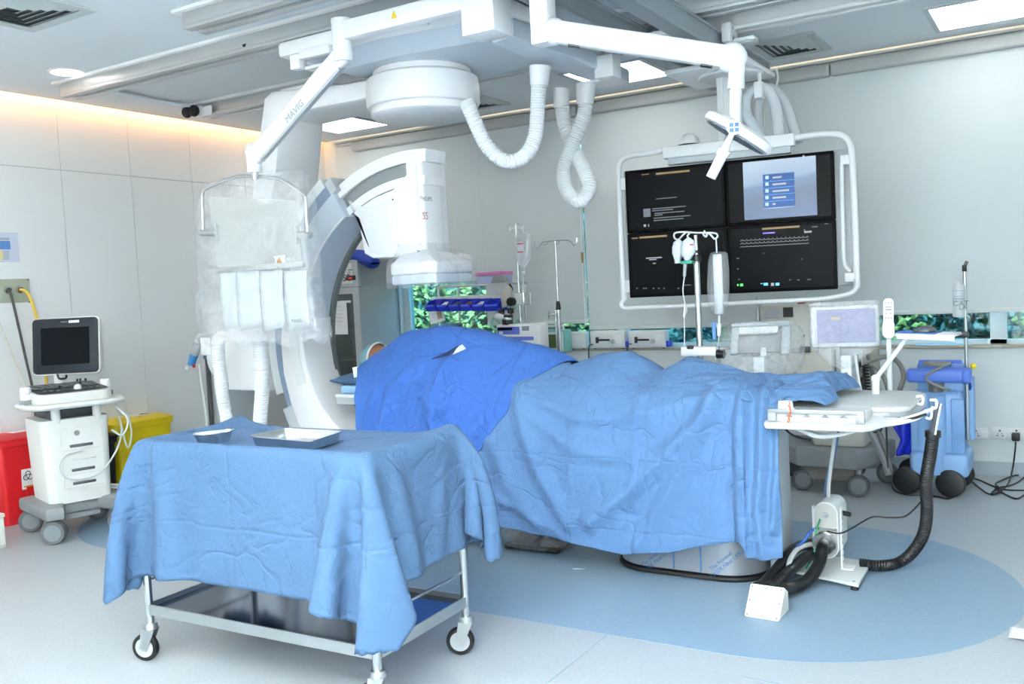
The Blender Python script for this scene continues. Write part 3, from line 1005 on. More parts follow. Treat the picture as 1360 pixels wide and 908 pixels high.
# clear plastic bag over the whole shield
prof = [(237, 300, 376), (244, 282, 396), (256, 270, 404), (290, 268, 410), (330, 268, 413), (370, 271, 418), (400, 268, 422), (425, 271, 426), (440, 274, 428), (456, 278, 429)]
rows = []
for i, (y, xa, xb) in enumerate(prof):
    a, c = P(xa - 2, y, Y=SY), P(xb + 2, y, Y=SY)
    depth = .05 + .05 * min(1, i / 3)
    ring = []
    n_ = 40
    for k in range(n_ + 1):
        t_ = 2 * PI * k / n_
        ex = math.copysign(abs(math.cos(t_)) ** .55, math.cos(t_))
        ey = math.copysign(abs(math.sin(t_)) ** .55, math.sin(t_))
        x_ = (a.x + c.x) / 2 + ex * (c.x - a.x) / 2
        y_ = SY + ey * depth
        nzv = .016 * fbm(x_ * 9, math.sin(t_) * 2, a.z * 5) + .01 * ridge(x_ * 11 + 2, math.sin(t_), a.z * 3)
        zz = (a.z if i < len(prof) - 1 else a.z + .025 * math.sin(k * .9) + (xb - 278) * 0)
        ring.append((x_ + nzv * .6, y_ + nzv, zz))
    ring[-1] = ring[0]
    rows.append(ring)
# subdivide the rows
rows2 = []
for r_a, r_b in zip(rows, rows[1:]):
    for s_ in range(4):
        t_ = s_ / 4
        rr = []
        for p_, q_ in zip(r_a, r_b):
            v = Vector(p_).lerp(Vector(q_), t_)
            v.y += .008 * ridge(v.x * 8, v.y * 4, v.z * 8)
            rr.append(v)
        rr[-1] = rr[0]
        rows2.append(rr)
rows2.append([Vector(p_) for p_ in rows[-1]])
obj('plastic_bag', B().grid(rows2), FILM, SH, world=True)

# ================================================================== EXAMINATION LAMP ON ITS CEILING ARM
LA = thing('examination_lamp', 'small white examination lamp on a long ceiling arm in front of the monitors', 'lamp', (-1.98, 3.62, ZC))
p0 = P(722, 40, Y=3.62)
obj('ceiling_post', B().bb(p0.x - .045, p0.x + .045, 3.575, 3.665, P(722, 45, Y=3.62).z - .05, ZC, bev=.01), PW, LA, world=True)
j0, j1 = P(735, 42, Y=3.62), P(972, 77, Y=3.92)
dv = j1 - j0
q = Vector((1, 0, 0)).rotation_difference(dv.normalized()).to_matrix()
obj('spring_arm', B().box((j0 + j1) / 2, (dv.length + .08, .075, .095), rot=q, bev=.018, seg=3), PW, LA, world=True)
obj('arm_joint', B().sphere(j1, .066, (1, 1, 1), n=20), PW, LA, world=True)
obj('arm_joint', B().sphere(j0, .06, n=20), PW, LA, world=True)
for jj, s_ in ((j0, .1), (j1, -.1)):
    obj('joint_gap', B().box(jj + q @ Vector((s_, 0, -.046)), (.05, .05, .012), rot=q), DGREY, LA, world=True)
v0, v1 = P(979, 84, Y=3.92), P(975, 165, Y=3.92)
vm = v0.lerp(v1, .42)
obj('drop_tube', B().cyl(v0, vm, .034, n=20).cyl(vm, v1, .026, n=20), PW, LA, world=True)
# lamp head: a tilted flat disc with a dark rim underside
lc = P(981, 176, Y=3.90)
la, lbp = P(943, 156, Y=3.94), P(1018, 195, Y=3.86)
ax = (lbp - la).normalized()
up = Vector((0, .25, 1)).normalized()
nrm = (up - ax * up.dot(ax)).normalized()
T = Matrix((ax, nrm.cross(ax), nrm)).transposed().to_4x4()
T.translation = lc
rad = (lbp - la).length / 2
obj('lamp_head', B().lathe([(rad * .2, .035), (rad * .75, .03), (rad * .97, .014), (rad, -.004), (rad * .97, -.018), (rad * .86, -.022)], T, 36), PW, LA, world=True)
obj('lamp_face', B().lathe([(.0, -.021), (rad * .86, -.021), (rad * .86, -.027), (0, -.027)], T, 36), mat('lamp_face_dark', '#6d7884', .3), LA, world=True)
hb_ = P(975, 169, Y=3.74)
fwd = (CAMP - hb_).normalized()
obj('hub', B().cyl(hb_ + fwd * .02, hb_ - fwd * .08, .03, n=24), PW, LA, world=True)
rt = Vector((0, 0, 1)).cross(fwd).normalized()
upv = fwd.cross(rt)
for sx in (-1, 1):
    for sy in (-1, 1):
        c = hb_ + fwd * .0206 + rt * (.0105 * sx) + upv * (.0105 * sy)
        obj('hub_emblem', B().box(c, (.016, .002, .016), rot=Matrix((rt, fwd, upv)).transposed(), bev=.0008), mat('emblem_blue', '#4a78b8', .5), LA, world=True)
hA, hB, hC = P(972, 178, Y=3.74), P(962, 200, Y=3.74), P(944, 236, Y=3.72)
obj('handle_neck', B().cyl(hA, hB, .012, .016, n=14), PW, LA, world=True)
obj('handle', B().cyl(hB, hB.lerp(hC, .2), .029, .027, n=20).cyl(hB.lerp(hC, .2), hC, .022, .021, n=20), PW, LA, world=True)

# ================================================================== MONITOR BANK ON ITS CEILING BRIDGE
MB_ = thing('monitor_bank', 'white-framed bank of four flat screens hanging from a ceiling bridge', 'monitors', (-1.84, 5.72, 2.74))
for x in (-2.02, -1.71):
    obj('bridge_rail', B().bb(x - .06, x, 2.7, 6.22, 2.75, 2.86, bev=.004).bb(x - .085, x + .012, 2.7, 6.22, 2.735, 2.752, bev=.003).bb(x - .085, x + .012, 2.7, 6.22, 2.845, 2.86, bev=.003), mat('bridge_grey_metal', '#9aa4aa', .5, .2), MB_, world=True)
obj('bridge_end_plate', B().bb(-2.1, -1.7, 6.2, 6.215, 2.745, 2.85), ALU, MB_, world=True)
obj('bridge_hanger', B().bb(-1.695, -1.64, 5.2, 5.34, 2.79, 2.9, bev=.01).bb(-1.64, -1.52, 5.24, 5.34, 2.79, 2.81, bev=.006), WHITE, MB_, world=True)
for y_, z_ in ((5.24, 2.87), (5.3, 2.87), (5.24, 2.815)):
    obj('hanger_bolt', B().cyl((-1.64, y_, z_), (-1.632, y_, z_), .012, n=10), CHROME, MB_, world=True)
obj('limit_stop', B().cyl((-1.56, 5.29, 2.775), (-1.56, 5.29, 2.795), .05, n=20), LGREY, MB_, world=True)
obj('cross_light_bar', B().bb(-2.0, -1.77, 4.75, 5.12, 2.775, 2.80, bev=.004), WHITE, MB_, world=True)
fl = P(970, 100, Z=2.70)
DCm = Matrix.Translation((fl.x, fl.y, 0))
obj('trolley_plate', B().bb(-2.12, -1.6, fl.y - .28, fl.y + .3, 2.705, 2.735, bev=.008), WHITE, MB_, world=True)
obj('trolley_flange', B().lathe([(.0, 2.705), (.19, 2.705), (.2, 2.695), (.19, 2.685), (.0, 2.683)], DCm, 36), WHITE2, MB_, world=True)
cb = B().bb(fl.x - .075, fl.x + .075, fl.y - .06, fl.y + .06, 2.25, 2.69, bev=.012)
for k in (-.035, 0, .035):
    cb.bb(fl.x + k - .006, fl.x + k + .006, fl.y - .065, fl.y - .055, 2.25, 2.69)
obj('column', cb, WHITE2, MB_, world=True)
# plane of the screens
mR = Vector((math.cos(R(8)), math.sin(R(8)), 0))
mC = P(970, 300, Y=5.56)
FM = face_m(mC, mR, (0, 0, 1))
FMi = FM.inverted()
mN = FM.to_3x3() @ Vector((0, 0, 1))


def PP(x, y, w_=0.0, Mx=None):
    """pixel -> (u, v) on a plane frame, offset w_ towards the viewer"""
    Mx = Mx or FM
    n_ = Mx.to_3x3() @ Vector((0, 0, 1))
    o_ = Mx.translation + n_ * w_
    d_ = ray(x, y)
    t_ = (o_ - CAMP).dot(n_) / d_.dot(n_)
    q_ = Mx.inverted() @ (CAMP + d_ * t_)
    return q_.x, q_.y


def ubox(b, x0, y0, x1, y1, w0, w1, Mx=None, bev=0):
    """box on the plane frame from two pixel corners"""
    a, c, e, g_ = PP(x0, y0, w1, Mx), PP(x1, y1, w1, Mx), PP(x0, y1, w1, Mx), PP(x1, y0, w1, Mx)
    u0, u1 = (a[0] + e[0]) / 2, (c[0] + g_[0]) / 2
    v0, v1 = (c[1] + e[1]) / 2, (a[1] + g_[1]) / 2
    b.bb(u0, u1, v0, v1, w0, w1, bev=bev)
    return u0, u1, v0, v1


def uobj(name, b, m, parent, Mx=None, **k):
    b.bm.transform(Mx or FM)
    return obj(name, b, m, parent, world=True, **k)


tl, tr, br, bl = PP(829, 226), PP(1107, 200), PP(1113, 383), PP(836, 397)
mu0, mu1 = (tl[0] + bl[0]) / 2, (tr[0] + br[0]) / 2
mv0, mv1 = (bl[1] + br[1]) / 2, (tl[1] + tr[1]) / 2
mum, mvm = PP(965, 300)[0], PP(965, 301)[1]
ub = lambda u0, u1, v0, v1, w0, w1, bev=0: B().bb(u0, u1, v0, v1, w0, w1, bev=bev)
uobj('back_panel', ub(mu0 - .03, mu1 + .10, mv0 + .02, mv1 + .01, -.10, -.075, .01), LGREY, MB_)
mons = {}
for i, (u0, u1, v0, v1) in enumerate(((mu0, mum, mvm, mv1), (mum, mu1, mvm, mv1), (mu0, mum, mv0, mvm), (mum, mu1, mv0, mvm))):
    mo = uobj('monitor', ub(u0 + .002, u1 - .002, v0 + .002, v1 - .002, -.07, 0, .006), SCRF, MB_)
    uobj('screen', ub(u0 + .022, u1 - .022, v0 + .022, v1 - .022, 0, .0025), SCREEN, mo)
    mons[i] = mo
E1 = mat('screen_white_text', '#8a9096', emis=.2, ecol='#c8ccd0')
E2 = mat('screen_dim_text', '#5a6168', emis=.12, ecol='#8a9098')
E3 = mat('screen_orange_bar', '#8a7048', emis=.12, ecol='#b8945a')
E5 = mat('screen_green', '#49c25a', emis=.8, ecol='#49c25a')
E6 = mat('screen_cyan', '#5aa8d8', emis=.7, ecol='#5aa8d8')
E7 = mat('screen_violet', '#6f5fe0', emis=.8, ecol='#6f5fe0')
E8 = mat('screen_menu', '#1d4580', emis=.2, ecol='#23508f')
# desktop picture: a blue gradient wave (flat print on a lit screen)
dm = bpy.data.materials.new('screen_blue_desktop')
dm.use_nodes = True
t = dm.node_tree
tc = t.nodes.new('ShaderNodeTexCoord')
se = t.nodes.new('ShaderNodeSeparateXYZ')
t.links.new(tc.outputs['Generated'], se.inputs[0])
cr_ = t.nodes.new('ShaderNodeValToRGB')
el_ = cr_.color_ramp.elements
el_[0].position = 0; el_[0].color = lin('#2a5a9e')
el_[1].position = 1; el_[1].color = lin('#b6cfe8')
e_ = el_.new(.38); e_.color = lin('#2c5588')
e_ = el_.new(.60); e_.color = lin('#4a78ac')
e_ = el_.new(.68); e_.color = lin('#86a9d0')
wv = t.nodes.new('ShaderNodeMath'); wv.operation = 'MULTIPLY_ADD'
t.links.new(se.outputs[0], wv.inputs[0]); wv.inputs[1].default_value = -.16
t.links.new(se.outputs[2], wv.inputs[2])
ad_ = t.nodes.new('ShaderNodeMath'); ad_.operation = 'ADD'; ad_.inputs[1].default_value = .08
t.links.new(wv.outputs[0], ad_.inputs[0])
t.links.new(ad_.outputs[0], cr_.inputs[0])
pb = t.nodes['Principled BSDF']
pb.inputs['Base Color'].default_value = (.02, .02, .02, 1)
pb.inputs['Roughness'].default_value = .3
t.links.new(cr_.outputs[0], pb.inputs['Emission Color'])
pb.inputs['Emission Strength'].default_value = .4
b = B(); ubox(b, 987.5, 211, 1084.5, 289, .0026, .0032)
uobj('desktop_picture', b, dm, mons[1])
b = B(); ubox(b, 1013.5, 230, 1055.5, 274, .0033, .0037)
uobj('menu_panel', b, E8, mons[1])
b = B(); c_ = B(); d_ = B()
for k, wd in enumerate((12, 18, 22, 18, 4)):
    yy = 235.5 + k * 8.9
    ubox(b, 1026, yy - 1.4, 1026 + wd, yy + 1.0, .0038, .0041)
    ubox(c_, 1016.5, yy - 2.0, 1020.8, yy + 2.2, .0038, .0041)
    ubox(d_, 1014.5, yy + 4.2, 1055, yy + 4.5, .0038, .0041)
uobj('menu_text', b, E1, mons[1])
uobj('menu_icons', c_, mat('screen_icon_blue', '#9cc0ea', emis=.3, ecol='#9cc0ea'), mons[1])
uobj('menu_lines', d_, E6, mons[1])
b = B(); ubox(b, 1066, 206, 1068.5, 209, .0033, .0038); uobj('cursor', b, E1, mons[1])
b = B(); ubox(b, 871, 227.5, 916, 230, .0026, .003); ubox(b, 852, 231, 862, 232, .0026, .003); uobj('title_bar', b, E3, mons[0])
b = B()
for xa, xb, yy in ((871, 899, 263), (866, 911, 275.6), (866, 894, 279), (869, 909, 282), (869, 880, 285.5), (868, 917, 288), (868, 908, 291.5)):
    ubox(b, xa, yy - .7, xb, yy + .5, .0026, .003)
uobj('message_text', b, E2, mons[0])
b = B(); ubox(b, 854.5, 277, 864, 288, .0026, .003); uobj('message_icon', b, E2, mons[0])
b = B(); ubox(b, 855, 298, 858, 301, .0026, .003); ubox(b, 861, 297.5, 862, 301, .0026, .003); uobj('status_marks', b, E1, mons[0])
b = B(); ubox(b, 849, 313, 886, 315.5, .0026, .003); ubox(b, 839, 315.5, 847, 317, .0026, .003); uobj('title_bar', b, E3, mons[2])
b = B(); ubox(b, 858, 341.5, 879, 343, .0026, .003); ubox(b, 862, 344, 872, 345.2, .0026, .003); ubox(b, 867, 349, 871, 350.3, .0026, .003); uobj('message_text', b, E1, mons[2])
b = B()
for x in (845, 854, 857, 867, 874, 881, 900, 906): ubox(b, x, 382, x + 2, 383.5, .0026, .003)
ubox(b, 908, 378, 918, 379, .0026, .003)
uobj('status_marks', b, E2, mons[2])
b = B(); ubox(b, 1012, 301, 1062, 303.5, .0026, .003); uobj('title_bar', b, E3, mons[3])
b = B(); ubox(b, 1013, 308.5, 1029, 310, .0026, .003); uobj('patient_line', b, E7, mons[3])
for k in range(3):
    pts = []
    y0_ = 319.8 + k * 4.1
    for s_ in range(96):
        x_ = 983 + s_ * .96
        yb = y0_ - (x_ - 983) * .055 - (2.0 if s_ % 6 == 3 and k < 2 else (.8 if s_ % 6 == 3 else 0))
        u_, v_ = PP(x_, yb, .0028)
        pts.append((u_, v_, .0032))
    uobj('ecg_trace', B().tube(pts, .0014, n=4, smooth=False), E1, mons[3])
b = B(); ubox(b, 1068, 306.5, 1078, 309, .0026, .003); ubox(b, 1068, 304.5, 1069, 306.5, .0026, .003); uobj('readout', b, E1, mons[3])
b = B()
for xa, xb, yy in ((1078, 1086, 301), (1095, 1100, 297), (978, 982, 343), (979, 981, 357), (980, 983, 371), (1048, 1051, 371.5), (1059, 1062, 371.5), (1072, 1077, 371), (1013, 1015, 336), (1064, 1066, 344)): ubox(b, xa, yy - .6, xb, yy + .6, .0026, .003)
uobj('status_marks', b, E2, mons[3])
b = B(); ubox(b, 983, 376.5, 987, 380, .0026, .003); ubox(b, 979, 377, 981, 379.5, .0026, .003); uobj('green_marker', b, E5, mons[3])
b = B(); ubox(b, 1014, 375.5, 1020, 379, .0026, .003); ubox(b, 1010, 376, 1013, 377, .0026, .003); ubox(b, 1030, 375.5, 1035, 379, .0026, .003); uobj('blue_icons', b, E6, mons[3])
b = B(); ubox(b, 1024, 375.5, 1028, 379.5, .0026, .003); uobj('readout', b, E1, mons[3])


def tubepx(pix, r, w_=0.0, Mx=None, res=6, n=12, smooth=True):
    pts = [(*PP(x, y, w_, Mx), w_) for x, y in pix]
    return B().tube(pts, r, n=n, res=res, smooth=smooth)


FR = WHITE
uobj('frame_tube', tubepx([(890, 198), (862, 203), (838, 206.5), (826, 212), (821, 224), (822, 245), (825, 320), (828, 385), (829, 398)], .019, -.02), FR, MB_)
uobj('frame_tube', tubepx([(829, 396), (825, 404), (830, 409), (845, 408.5), (900, 406.5), (1000, 401.5), (1080, 397.5), (1110, 394), (1130, 389), (1138, 381), (1138, 370)], .014, 0.01), FR, MB_)
uobj('frame_tube', tubepx([(1138, 382), (1137, 340), (1134, 260), (1131, 205), (1128, 190), (1120, 181), (1108, 178), (1085, 179), (1048, 184)], .019, -.02), FR, MB_)
b = B(); ubox(b, 879, 186, 1055, 202, -.06, .02, bev=.008); hd = uobj('header_box', b, FR, MB_)
b = B(); ubox(b, 886, 202, 1050, 211, -.06, .005, bev=.004); uobj('header_lower', b, LGREY, MB_)
for (x, y0_, y1_) in ((826, 236, 252), (830, 372, 388), (1119, 205, 218), (1125, 362, 374)):
    b = B(); ubox(b, x - 3, y0_, x + 12 if x < 1000 else x + 14, y1_, -.05, -.01, bev=.003); uobj('side_bracket', b, FR, MB_)
uobj('side_handle', tubepx([(1118, 215), (1118, 228), (1119, 290), (1121, 345), (1127, 358), (1131, 360)], .012, -.02), FR, MB_)
dc = P(915, 192, Y=5.62)
obj('dome', B().lathe([(.0, .07), (.03, .066), (.055, .045), (.068, .012), (.068, .0)], Matrix.Translation(dc), 28), WHITE, MB_, world=True)
obj('dome_ring', B().lathe([(.069, 0), (.069, -.012), (.0, -.012)], Matrix.Translation(dc), 28), BLACK, MB_, world=True)
CV = mat('grey_white_cable_hose', '#d3dadf', .5)
obj('cable_hose', B().tube([P(x, y, Y=Y) for x, y, Y in ((1012, 186, 5.62), (1001, 168, 5.64), (991, 150, 5.66), (993, 128, 5.68), (1008, 117, 5.7), (1022, 122, 5.7), (1031, 145, 5.68), (1034, 186, 5.66))], .033, n=14), CV, MB_, world=True)
obj('cable_hose', B().tube([P(x, y, Y=Y) for x, y, Y in ((1060, 190, 5.8), (1052, 165, 5.8), (1042, 135, 5.82), (1025, 118, 5.84), (1012, 124, 5.84), (1006, 150, 5.82), (1010, 186, 5.8))], .03, n=14), CV, MB_, world=True)
hk = P(1009, 118, Y=5.68)
obj('hose_clamp', B().box(hk + Vector((0, 0, -.01)), (.05, .09, .1), bev=.006).cyl(hk, hk + Vector((0, 0, .12)), .012, n=8), WHITE, MB_, world=True)
obj('thin_cable', B().tube([P(x, y, Y=5.9) for x, y in ((1031, 90), (1033, 105), (1029, 118), (1020, 122), (1016, 145), (1015, 175))], .006, n=6), WHITE2, MB_, world=True)

# ================================================================== CLOTH SOLVER (position based, deterministic)
def drape_sim(nx, ny, x0, x1, y0, y1, top, collide, steps=150, iters=14, seed=1, wob=.004):
    rng = np.random.default_rng(seed)
    gx, gy = np.meshgrid(np.linspace(x0, x1, nx), np.linspace(y0, y1, ny), indexing='ij')
    p = np.stack([gx, gy, np.full_like(gx, top)], -1)
    lf = rng.normal(size=(nx // 6 + 3, ny // 6 + 3))
    fx = np.linspace(0, lf.shape[0] - 1.001, nx); fy = np.linspace(0, lf.shape[1] - 1.001, ny)
    ix, iy = fx.astype(int), fy.astype(int)
    tx, ty = (fx - ix)[:, None], (fy - iy)[None]
    nzf = lf[ix][:, iy] * (1 - tx) * (1 - ty) + lf[ix + 1][:, iy] * tx * (1 - ty) + lf[ix][:, iy + 1] * (1 - tx) * ty + lf[ix + 1][:, iy + 1] * tx * ty
    p[..., 2] += wob * nzf
    prev = p.copy()
    hx, hy = (x1 - x0) / (nx - 1), (y1 - y0) / (ny - 1)
    dg = math.hypot(hx, hy)
    cons = []
    S = slice
    for par in (0, 1):
        cons.append(((S(par, nx - 1, 2), S(None)), (S(par + 1, nx, 2), S(None)), hx, 1.0))
        cons.append(((S(None), S(par, ny - 1, 2)), (S(None), S(par + 1, ny, 2)), hy, 1.0))
    for par in (0, 1):
        cons.append(((S(par, nx - 1, 2), S(0, ny - 1)), (S(par + 1, nx, 2), S(1, ny)), dg, .35))
        cons.append(((S(par, nx - 1, 2), S(1, ny)), (S(par + 1, nx, 2), S(0, ny - 1)), dg, .35))
    for par in (0, 1, 2, 3):
        cons.append(((S(par, nx - 2, 4), S(None)), (S(par + 2, nx, 4), S(None)), 2 * hx, .22))
        cons.append(((S(None), S(par, ny - 2, 4)), (S(None), S(par + 2, ny, 4)), 2 * hy, .22))
    dt2 = (1 / 45) ** 2
    for st in range(steps):
        v = (p - prev) * .97
        prev = p.copy()
        p = p + v
        p[..., 2] -= 2.4 * dt2
        for _ in range(iters):
            for a, c, L, k in cons:
                A, C = p[a], p[c]
                m = min(A.shape[0], C.shape[0]); m2 = min(A.shape[1], C.shape[1])
                A = A[:m, :m2]; C = C[:m, :m2]
                d = C - A
                l = np.linalg.norm(d, axis=-1, keepdims=True) + 1e-9
                corr = d * (.5 * k * (l - L) / l)
                p[a][:m, :m2] += corr
                p[c][:m, :m2] -= corr
            collide(p, prev)
    return p


def cloth_obj(name, arr, m, loc=None, rot=0, thick=.0025, chamfer=0):
    nx, ny = arr.shape[:2]
    me = bpy.data.meshes.new(name)
    V = arr.reshape(-1, 3)
    cut = lambda i, j: chamfer and (min(i, nx - 2 - i) + min(j, ny - 2 - j) < chamfer)
    F = [(i * ny + j, (i + 1) * ny + j, (i + 1) * ny + j + 1, i * ny + j + 1) for i in range(nx - 1) for j in range(ny - 1) if not cut(i, j)]
    me.from_pydata(V.tolist(), [], F)
    me.polygons.foreach_set('use_smooth', [True] * len(F))
    me.materials.append(m)
    o = bpy.data.objects.new(name, me)
    COL.objects.link(o)
    if loc is not None: o.matrix_basis = Matrix.Translation(Vector(loc)) @ Matrix.Rotation(rot, 4, 'Z')
    md = o.modifiers.new('smooth', 'SUBSURF')
    md.levels = md.render_levels = 1
    md2 = o.modifiers.new('thickness', 'SOLIDIFY')
    md2.thickness = thick
    md2.offset = 0
    return o


# ================================================================== INSTRUMENT TROLLEY
ta, tb_ = 1.175, .565
tN, tL = Vector((-2.065, 2.367, 0)), Vector((-3.24, 2.334, 0))
trot = math.atan2(tN.y - tL.y, tN.x - tL.x)
tcen = (tL + tN) / 2 + Vector((-math.sin(trot), math.cos(trot), 0)) * tb_ / 2
TR = thing('instrument_trolley', 'stainless steel instrument trolley on four castors under the light blue cover', 'trolley', tcen, trot)
hx_, hy_ = ta / 2, tb_ / 2
caster_dirs = {(-1, -1): 200, (1, -1): 200, (1, 1): 205, (-1, 1): 170}
for sx in (-1, 1):
    for sy in (-1, 1):
        x, y = sx * hx_, sy * hy_
        lg = obj('leg', B().cyl((x, y, .145), (x, y, .874), .0165, n=18), STEEL, TR)
        ct = obj('castor', B().cyl((x, y, .135), (x, y, .158), .030, .026, n=20), BSTEEL, TR)
        a = R(caster_dirs[(sx, sy)])
        dd = Vector((math.cos(a), math.sin(a), 0))
        nn = Vector((-dd.y, dd.x, 0))
        wc = Vector((x, y, .056)) + dd * .028
        fk = B()
        for s_ in (-1, 1):
            o_ = nn * (.021 * s_)
            pts = [Vector((x, y, .137)) - dd * .028 + o_, Vector((x, y, .137)) + dd * .03 + o_, wc + dd * .016 + o_, wc - dd * .014 - Vector((0, 0, .014)) + o_]
            th = nn * .0025
            A = [fk.bm.verts.new(p_ + th) for p_ in pts]; C = [fk.bm.verts.new(p_ - th) for p_ in pts]
            fk.bm.faces.new(A); fk.bm.faces.new(C[::-1])
            for k in range(4): fk.bm.faces.new((A[k], C[k], C[(k + 1) % 4], A[(k + 1) % 4]))
        obj('fork', fk, BSTEEL, ct)
        Mw = Matrix.Translation(wc) @ Vector((0, 0, 1)).rotation_difference(nn).to_matrix().to_4x4()
        obj('tyre', B().lathe([(.040, -.015), (.052, -.014), (.056, -.008), (.056, .008), (.052, .014), (.040, .015)], Mw, 28, cap=False), BLACKR, ct)
        obj('wheel_hub', B().lathe([(.0, -.019), (.012, -.019), (.013, -.013), (.040, -.012), (.040, .012), (.013, .013), (.012, .019), (0, .019)], Mw, 24), LGREY, ct)
        if (sx, sy) == (1, -1):
            obj('brake_pedal', B().box(wc + Vector((-.06, -.02, .035)), (.09, .03, .008), rot=rz(R(20)), bev=.002), STEEL, ct)
SHELF = mat('polished_shelf_steel', '#6a7684', .12, 1, var=.06)
obj('lower_shelf', B().bb(-hx_ - .005, hx_ + .005, -hy_ - .005, hy_ + .005, .212, .218), SHELF, TR)
sk = B()
for y_ in (-hy_, hy_): sk.bb(-hx_ + .012, hx_ - .012, y_ - .012 if y_ < 0 else y_ + .004, y_ - .004 if y_ < 0 else y_ + .012, .196, .238)
for x_ in (-hx_, hx_): sk.bb(x_ - .012 if x_ < 0 else x_ + .004, x_ - .004 if x_ < 0 else x_ + .012, -hy_ + .012, hy_ - .012, .196, .238)
obj('shelf_skirt', sk, BSTEEL, TR)
obj('guard_rod', B().cyl((hx_, -hy_, .335), (hx_, hy_, .335), .006, n=10), STEEL, TR)
obj('guard_rod', B().cyl((-hx_, -hy_, .335), (-hx_, hy_, .335), .006, n=10), STEEL, TR)
obj('top_tray', B().bb(-hx_, hx_, -hy_, hy_, .872, .88), BSTEEL, TR)
tr_ = B()
for a, c, d, e in ((-hx_, hx_, -hy_ - .004, -hy_ + .006), (-hx_ - .004, -hx_ + .006, -hy_, hy_), (hx_ - .006, hx_ + .004, -hy_, hy_)): tr_.bb(a, c, d, e, .872, .905)
obj('top_rim', tr_, BSTEEL, TR)


def cart_collide(p, prev):
    X, Y, Z = p[..., 0], p[..., 1], p[..., 2]
    ox, oy = hx_ + .02, hy_ + .02
    rim = np.clip((np.abs(X) - (hx_ - .07)) / .05, 0, 1)
    rimf = np.clip((-Y - (hy_ - .06)) / .04, 0, 1)
    post = np.exp(-((np.abs(X) - hx_ + .01) ** 2 + (Y - hy_ + .03) ** 2) / .006) * .022
    zt = .886 + .026 * np.maximum(rim, rimf * .95) + post
    inside = (np.abs(X) < ox) & (np.abs(Y) < oy) & (Z < zt)
    dxm, dym = ox - np.abs(X), oy - np.abs(Y)
    topm = inside & ((zt - Z) < np.minimum(dxm, dym) + .012)
    Z[topm] = zt[topm]
    X[topm] = prev[..., 0][topm] + (X - prev[..., 0])[topm] * .02
    Y[topm] = prev[..., 1][topm] + (Y - prev[..., 1])[topm] * .02
    sd = inside & ~topm
    sx = sd & (dxm < dym); sy = sd & ~(dxm < dym)
    X[sx] = np.sign(X[sx]) * ox
    Y[sy] = np.sign(Y[sy]) * oy


arr = drape_sim(80, 58, -hx_ - .43, hx_ + .48, -hy_ - .545, hy_ + .40, .93, cart_collide, steps=130, iters=22, seed=4, wob=.008)
cc = cloth_obj('trolley_drape', arr, CLOTH, tcen, trot, chamfer=6)
tag(cc, 'light blue cotton cover hanging in folds over the instrument trolley', 'drape')

# steel instrument tray and kidney dish on the trolley
zr = .936
rim = [P(x, y, Z=zr) for x, y in ((330, 579), (381, 568), (456, 572), (413, 586))]
ctr = sum(rim, Vector()) / 4
TY = thing('instrument_tray', 'rectangular stainless steel instrument tray lying on the trolley cover', 'tray', (ctr.x, ctr.y, .896))
ty = B()
lv = [(1.0, zr), (1.03, zr + .002), (1.03, zr - .002), (.985, zr - .003), (.93, .902), (.92, .899)]
ins = [(.975, zr), (.915, .904), (.0, .904)]


def quadring(k, z, b_, cr=.12):
    out = []
    n_ = 4
    for i in range(4):
        p, pr, nx_ = rim[i], rim[i - 1], rim[(i + 1) % 4]
        for s_ in range(n_ + 1):
            t_ = s_ / n_
            a_ = p.lerp(pr, cr); c_2 = p.lerp(nx_, cr)
            v = a_.lerp(p, t_).lerp(p.lerp(c_2, t_), t_)
            out.append(b_.bm.verts.new((ctr.x + (v.x - ctr.x) * k, ctr.y + (v.y - ctr.y) * k, z)))
    return out


rings = [quadring(k, z, ty) for k, z in [(.915, .904), (.975, zr), (1.03, zr + .0015), (1.03, zr - .002), (.985, zr - .003), (.925, .899)]]
for a, c in zip(rings, rings[1:]):
    for k in range(len(a)): ty.bm.faces.new((a[k], a[(k + 1) % len(a)], c[(k + 1) % len(a)], c[k]))
ty.bm.faces.new(rings[0]); ty.bm.faces.new(rings[-1][::-1])
obj('tray_shell', ty, STEEL, TY, world=True, angle=25)

zk = .942
k0, k1 = P(256, 577, Z=zk), P(313, 570.5, Z=zk)
kc = (k0 + k1) / 2
kang = math.atan2(k1.y - k0.y, k1.x - k0.x)
KD = thing('kidney_dish', 'small stainless steel kidney dish on the trolley cover beside the tray', 'dish', (kc.x, kc.y, .896), kang)
kl = (k1 - k0).length / 2
kb = B()


def bean(k, z, b_):
    out = []
    for i in range(32):
        t_ = 2 * PI * i / 32
        x = kl * math.cos(t_) * k
        y = (.062 * math.sin(t_) + .030 * (1 - (math.cos(t_)) ** 2) - .03 * 1.0 * (1 - math.cos(t_) ** 2) * (1 if math.sin(t_) > 0 else -.0)) * k
        y += -.035 * (1 - math.cos(t_) ** 2) + .0
        out.append(b_.bm.verts.new((x, y + .03, z - .896)))
    return out


rings = [bean(k, z, kb) for k, z in ((.72, .903), (.94, zk - .002), (1.0, zk), (1.0, zk - .003), (.93, zk - .005), (.72, .899))]
for a, c in zip(rings, rings[1:]):
    for k in range(32): kb.bm.faces.new((a[k], a[(k + 1) % 32], c[(k + 1) % 32], c[k]))
kb.bm.faces.new(rings[0]); kb.bm.faces.new(rings[-1][::-1])
obj('dish_shell', kb, STEEL, KD, angle=30)

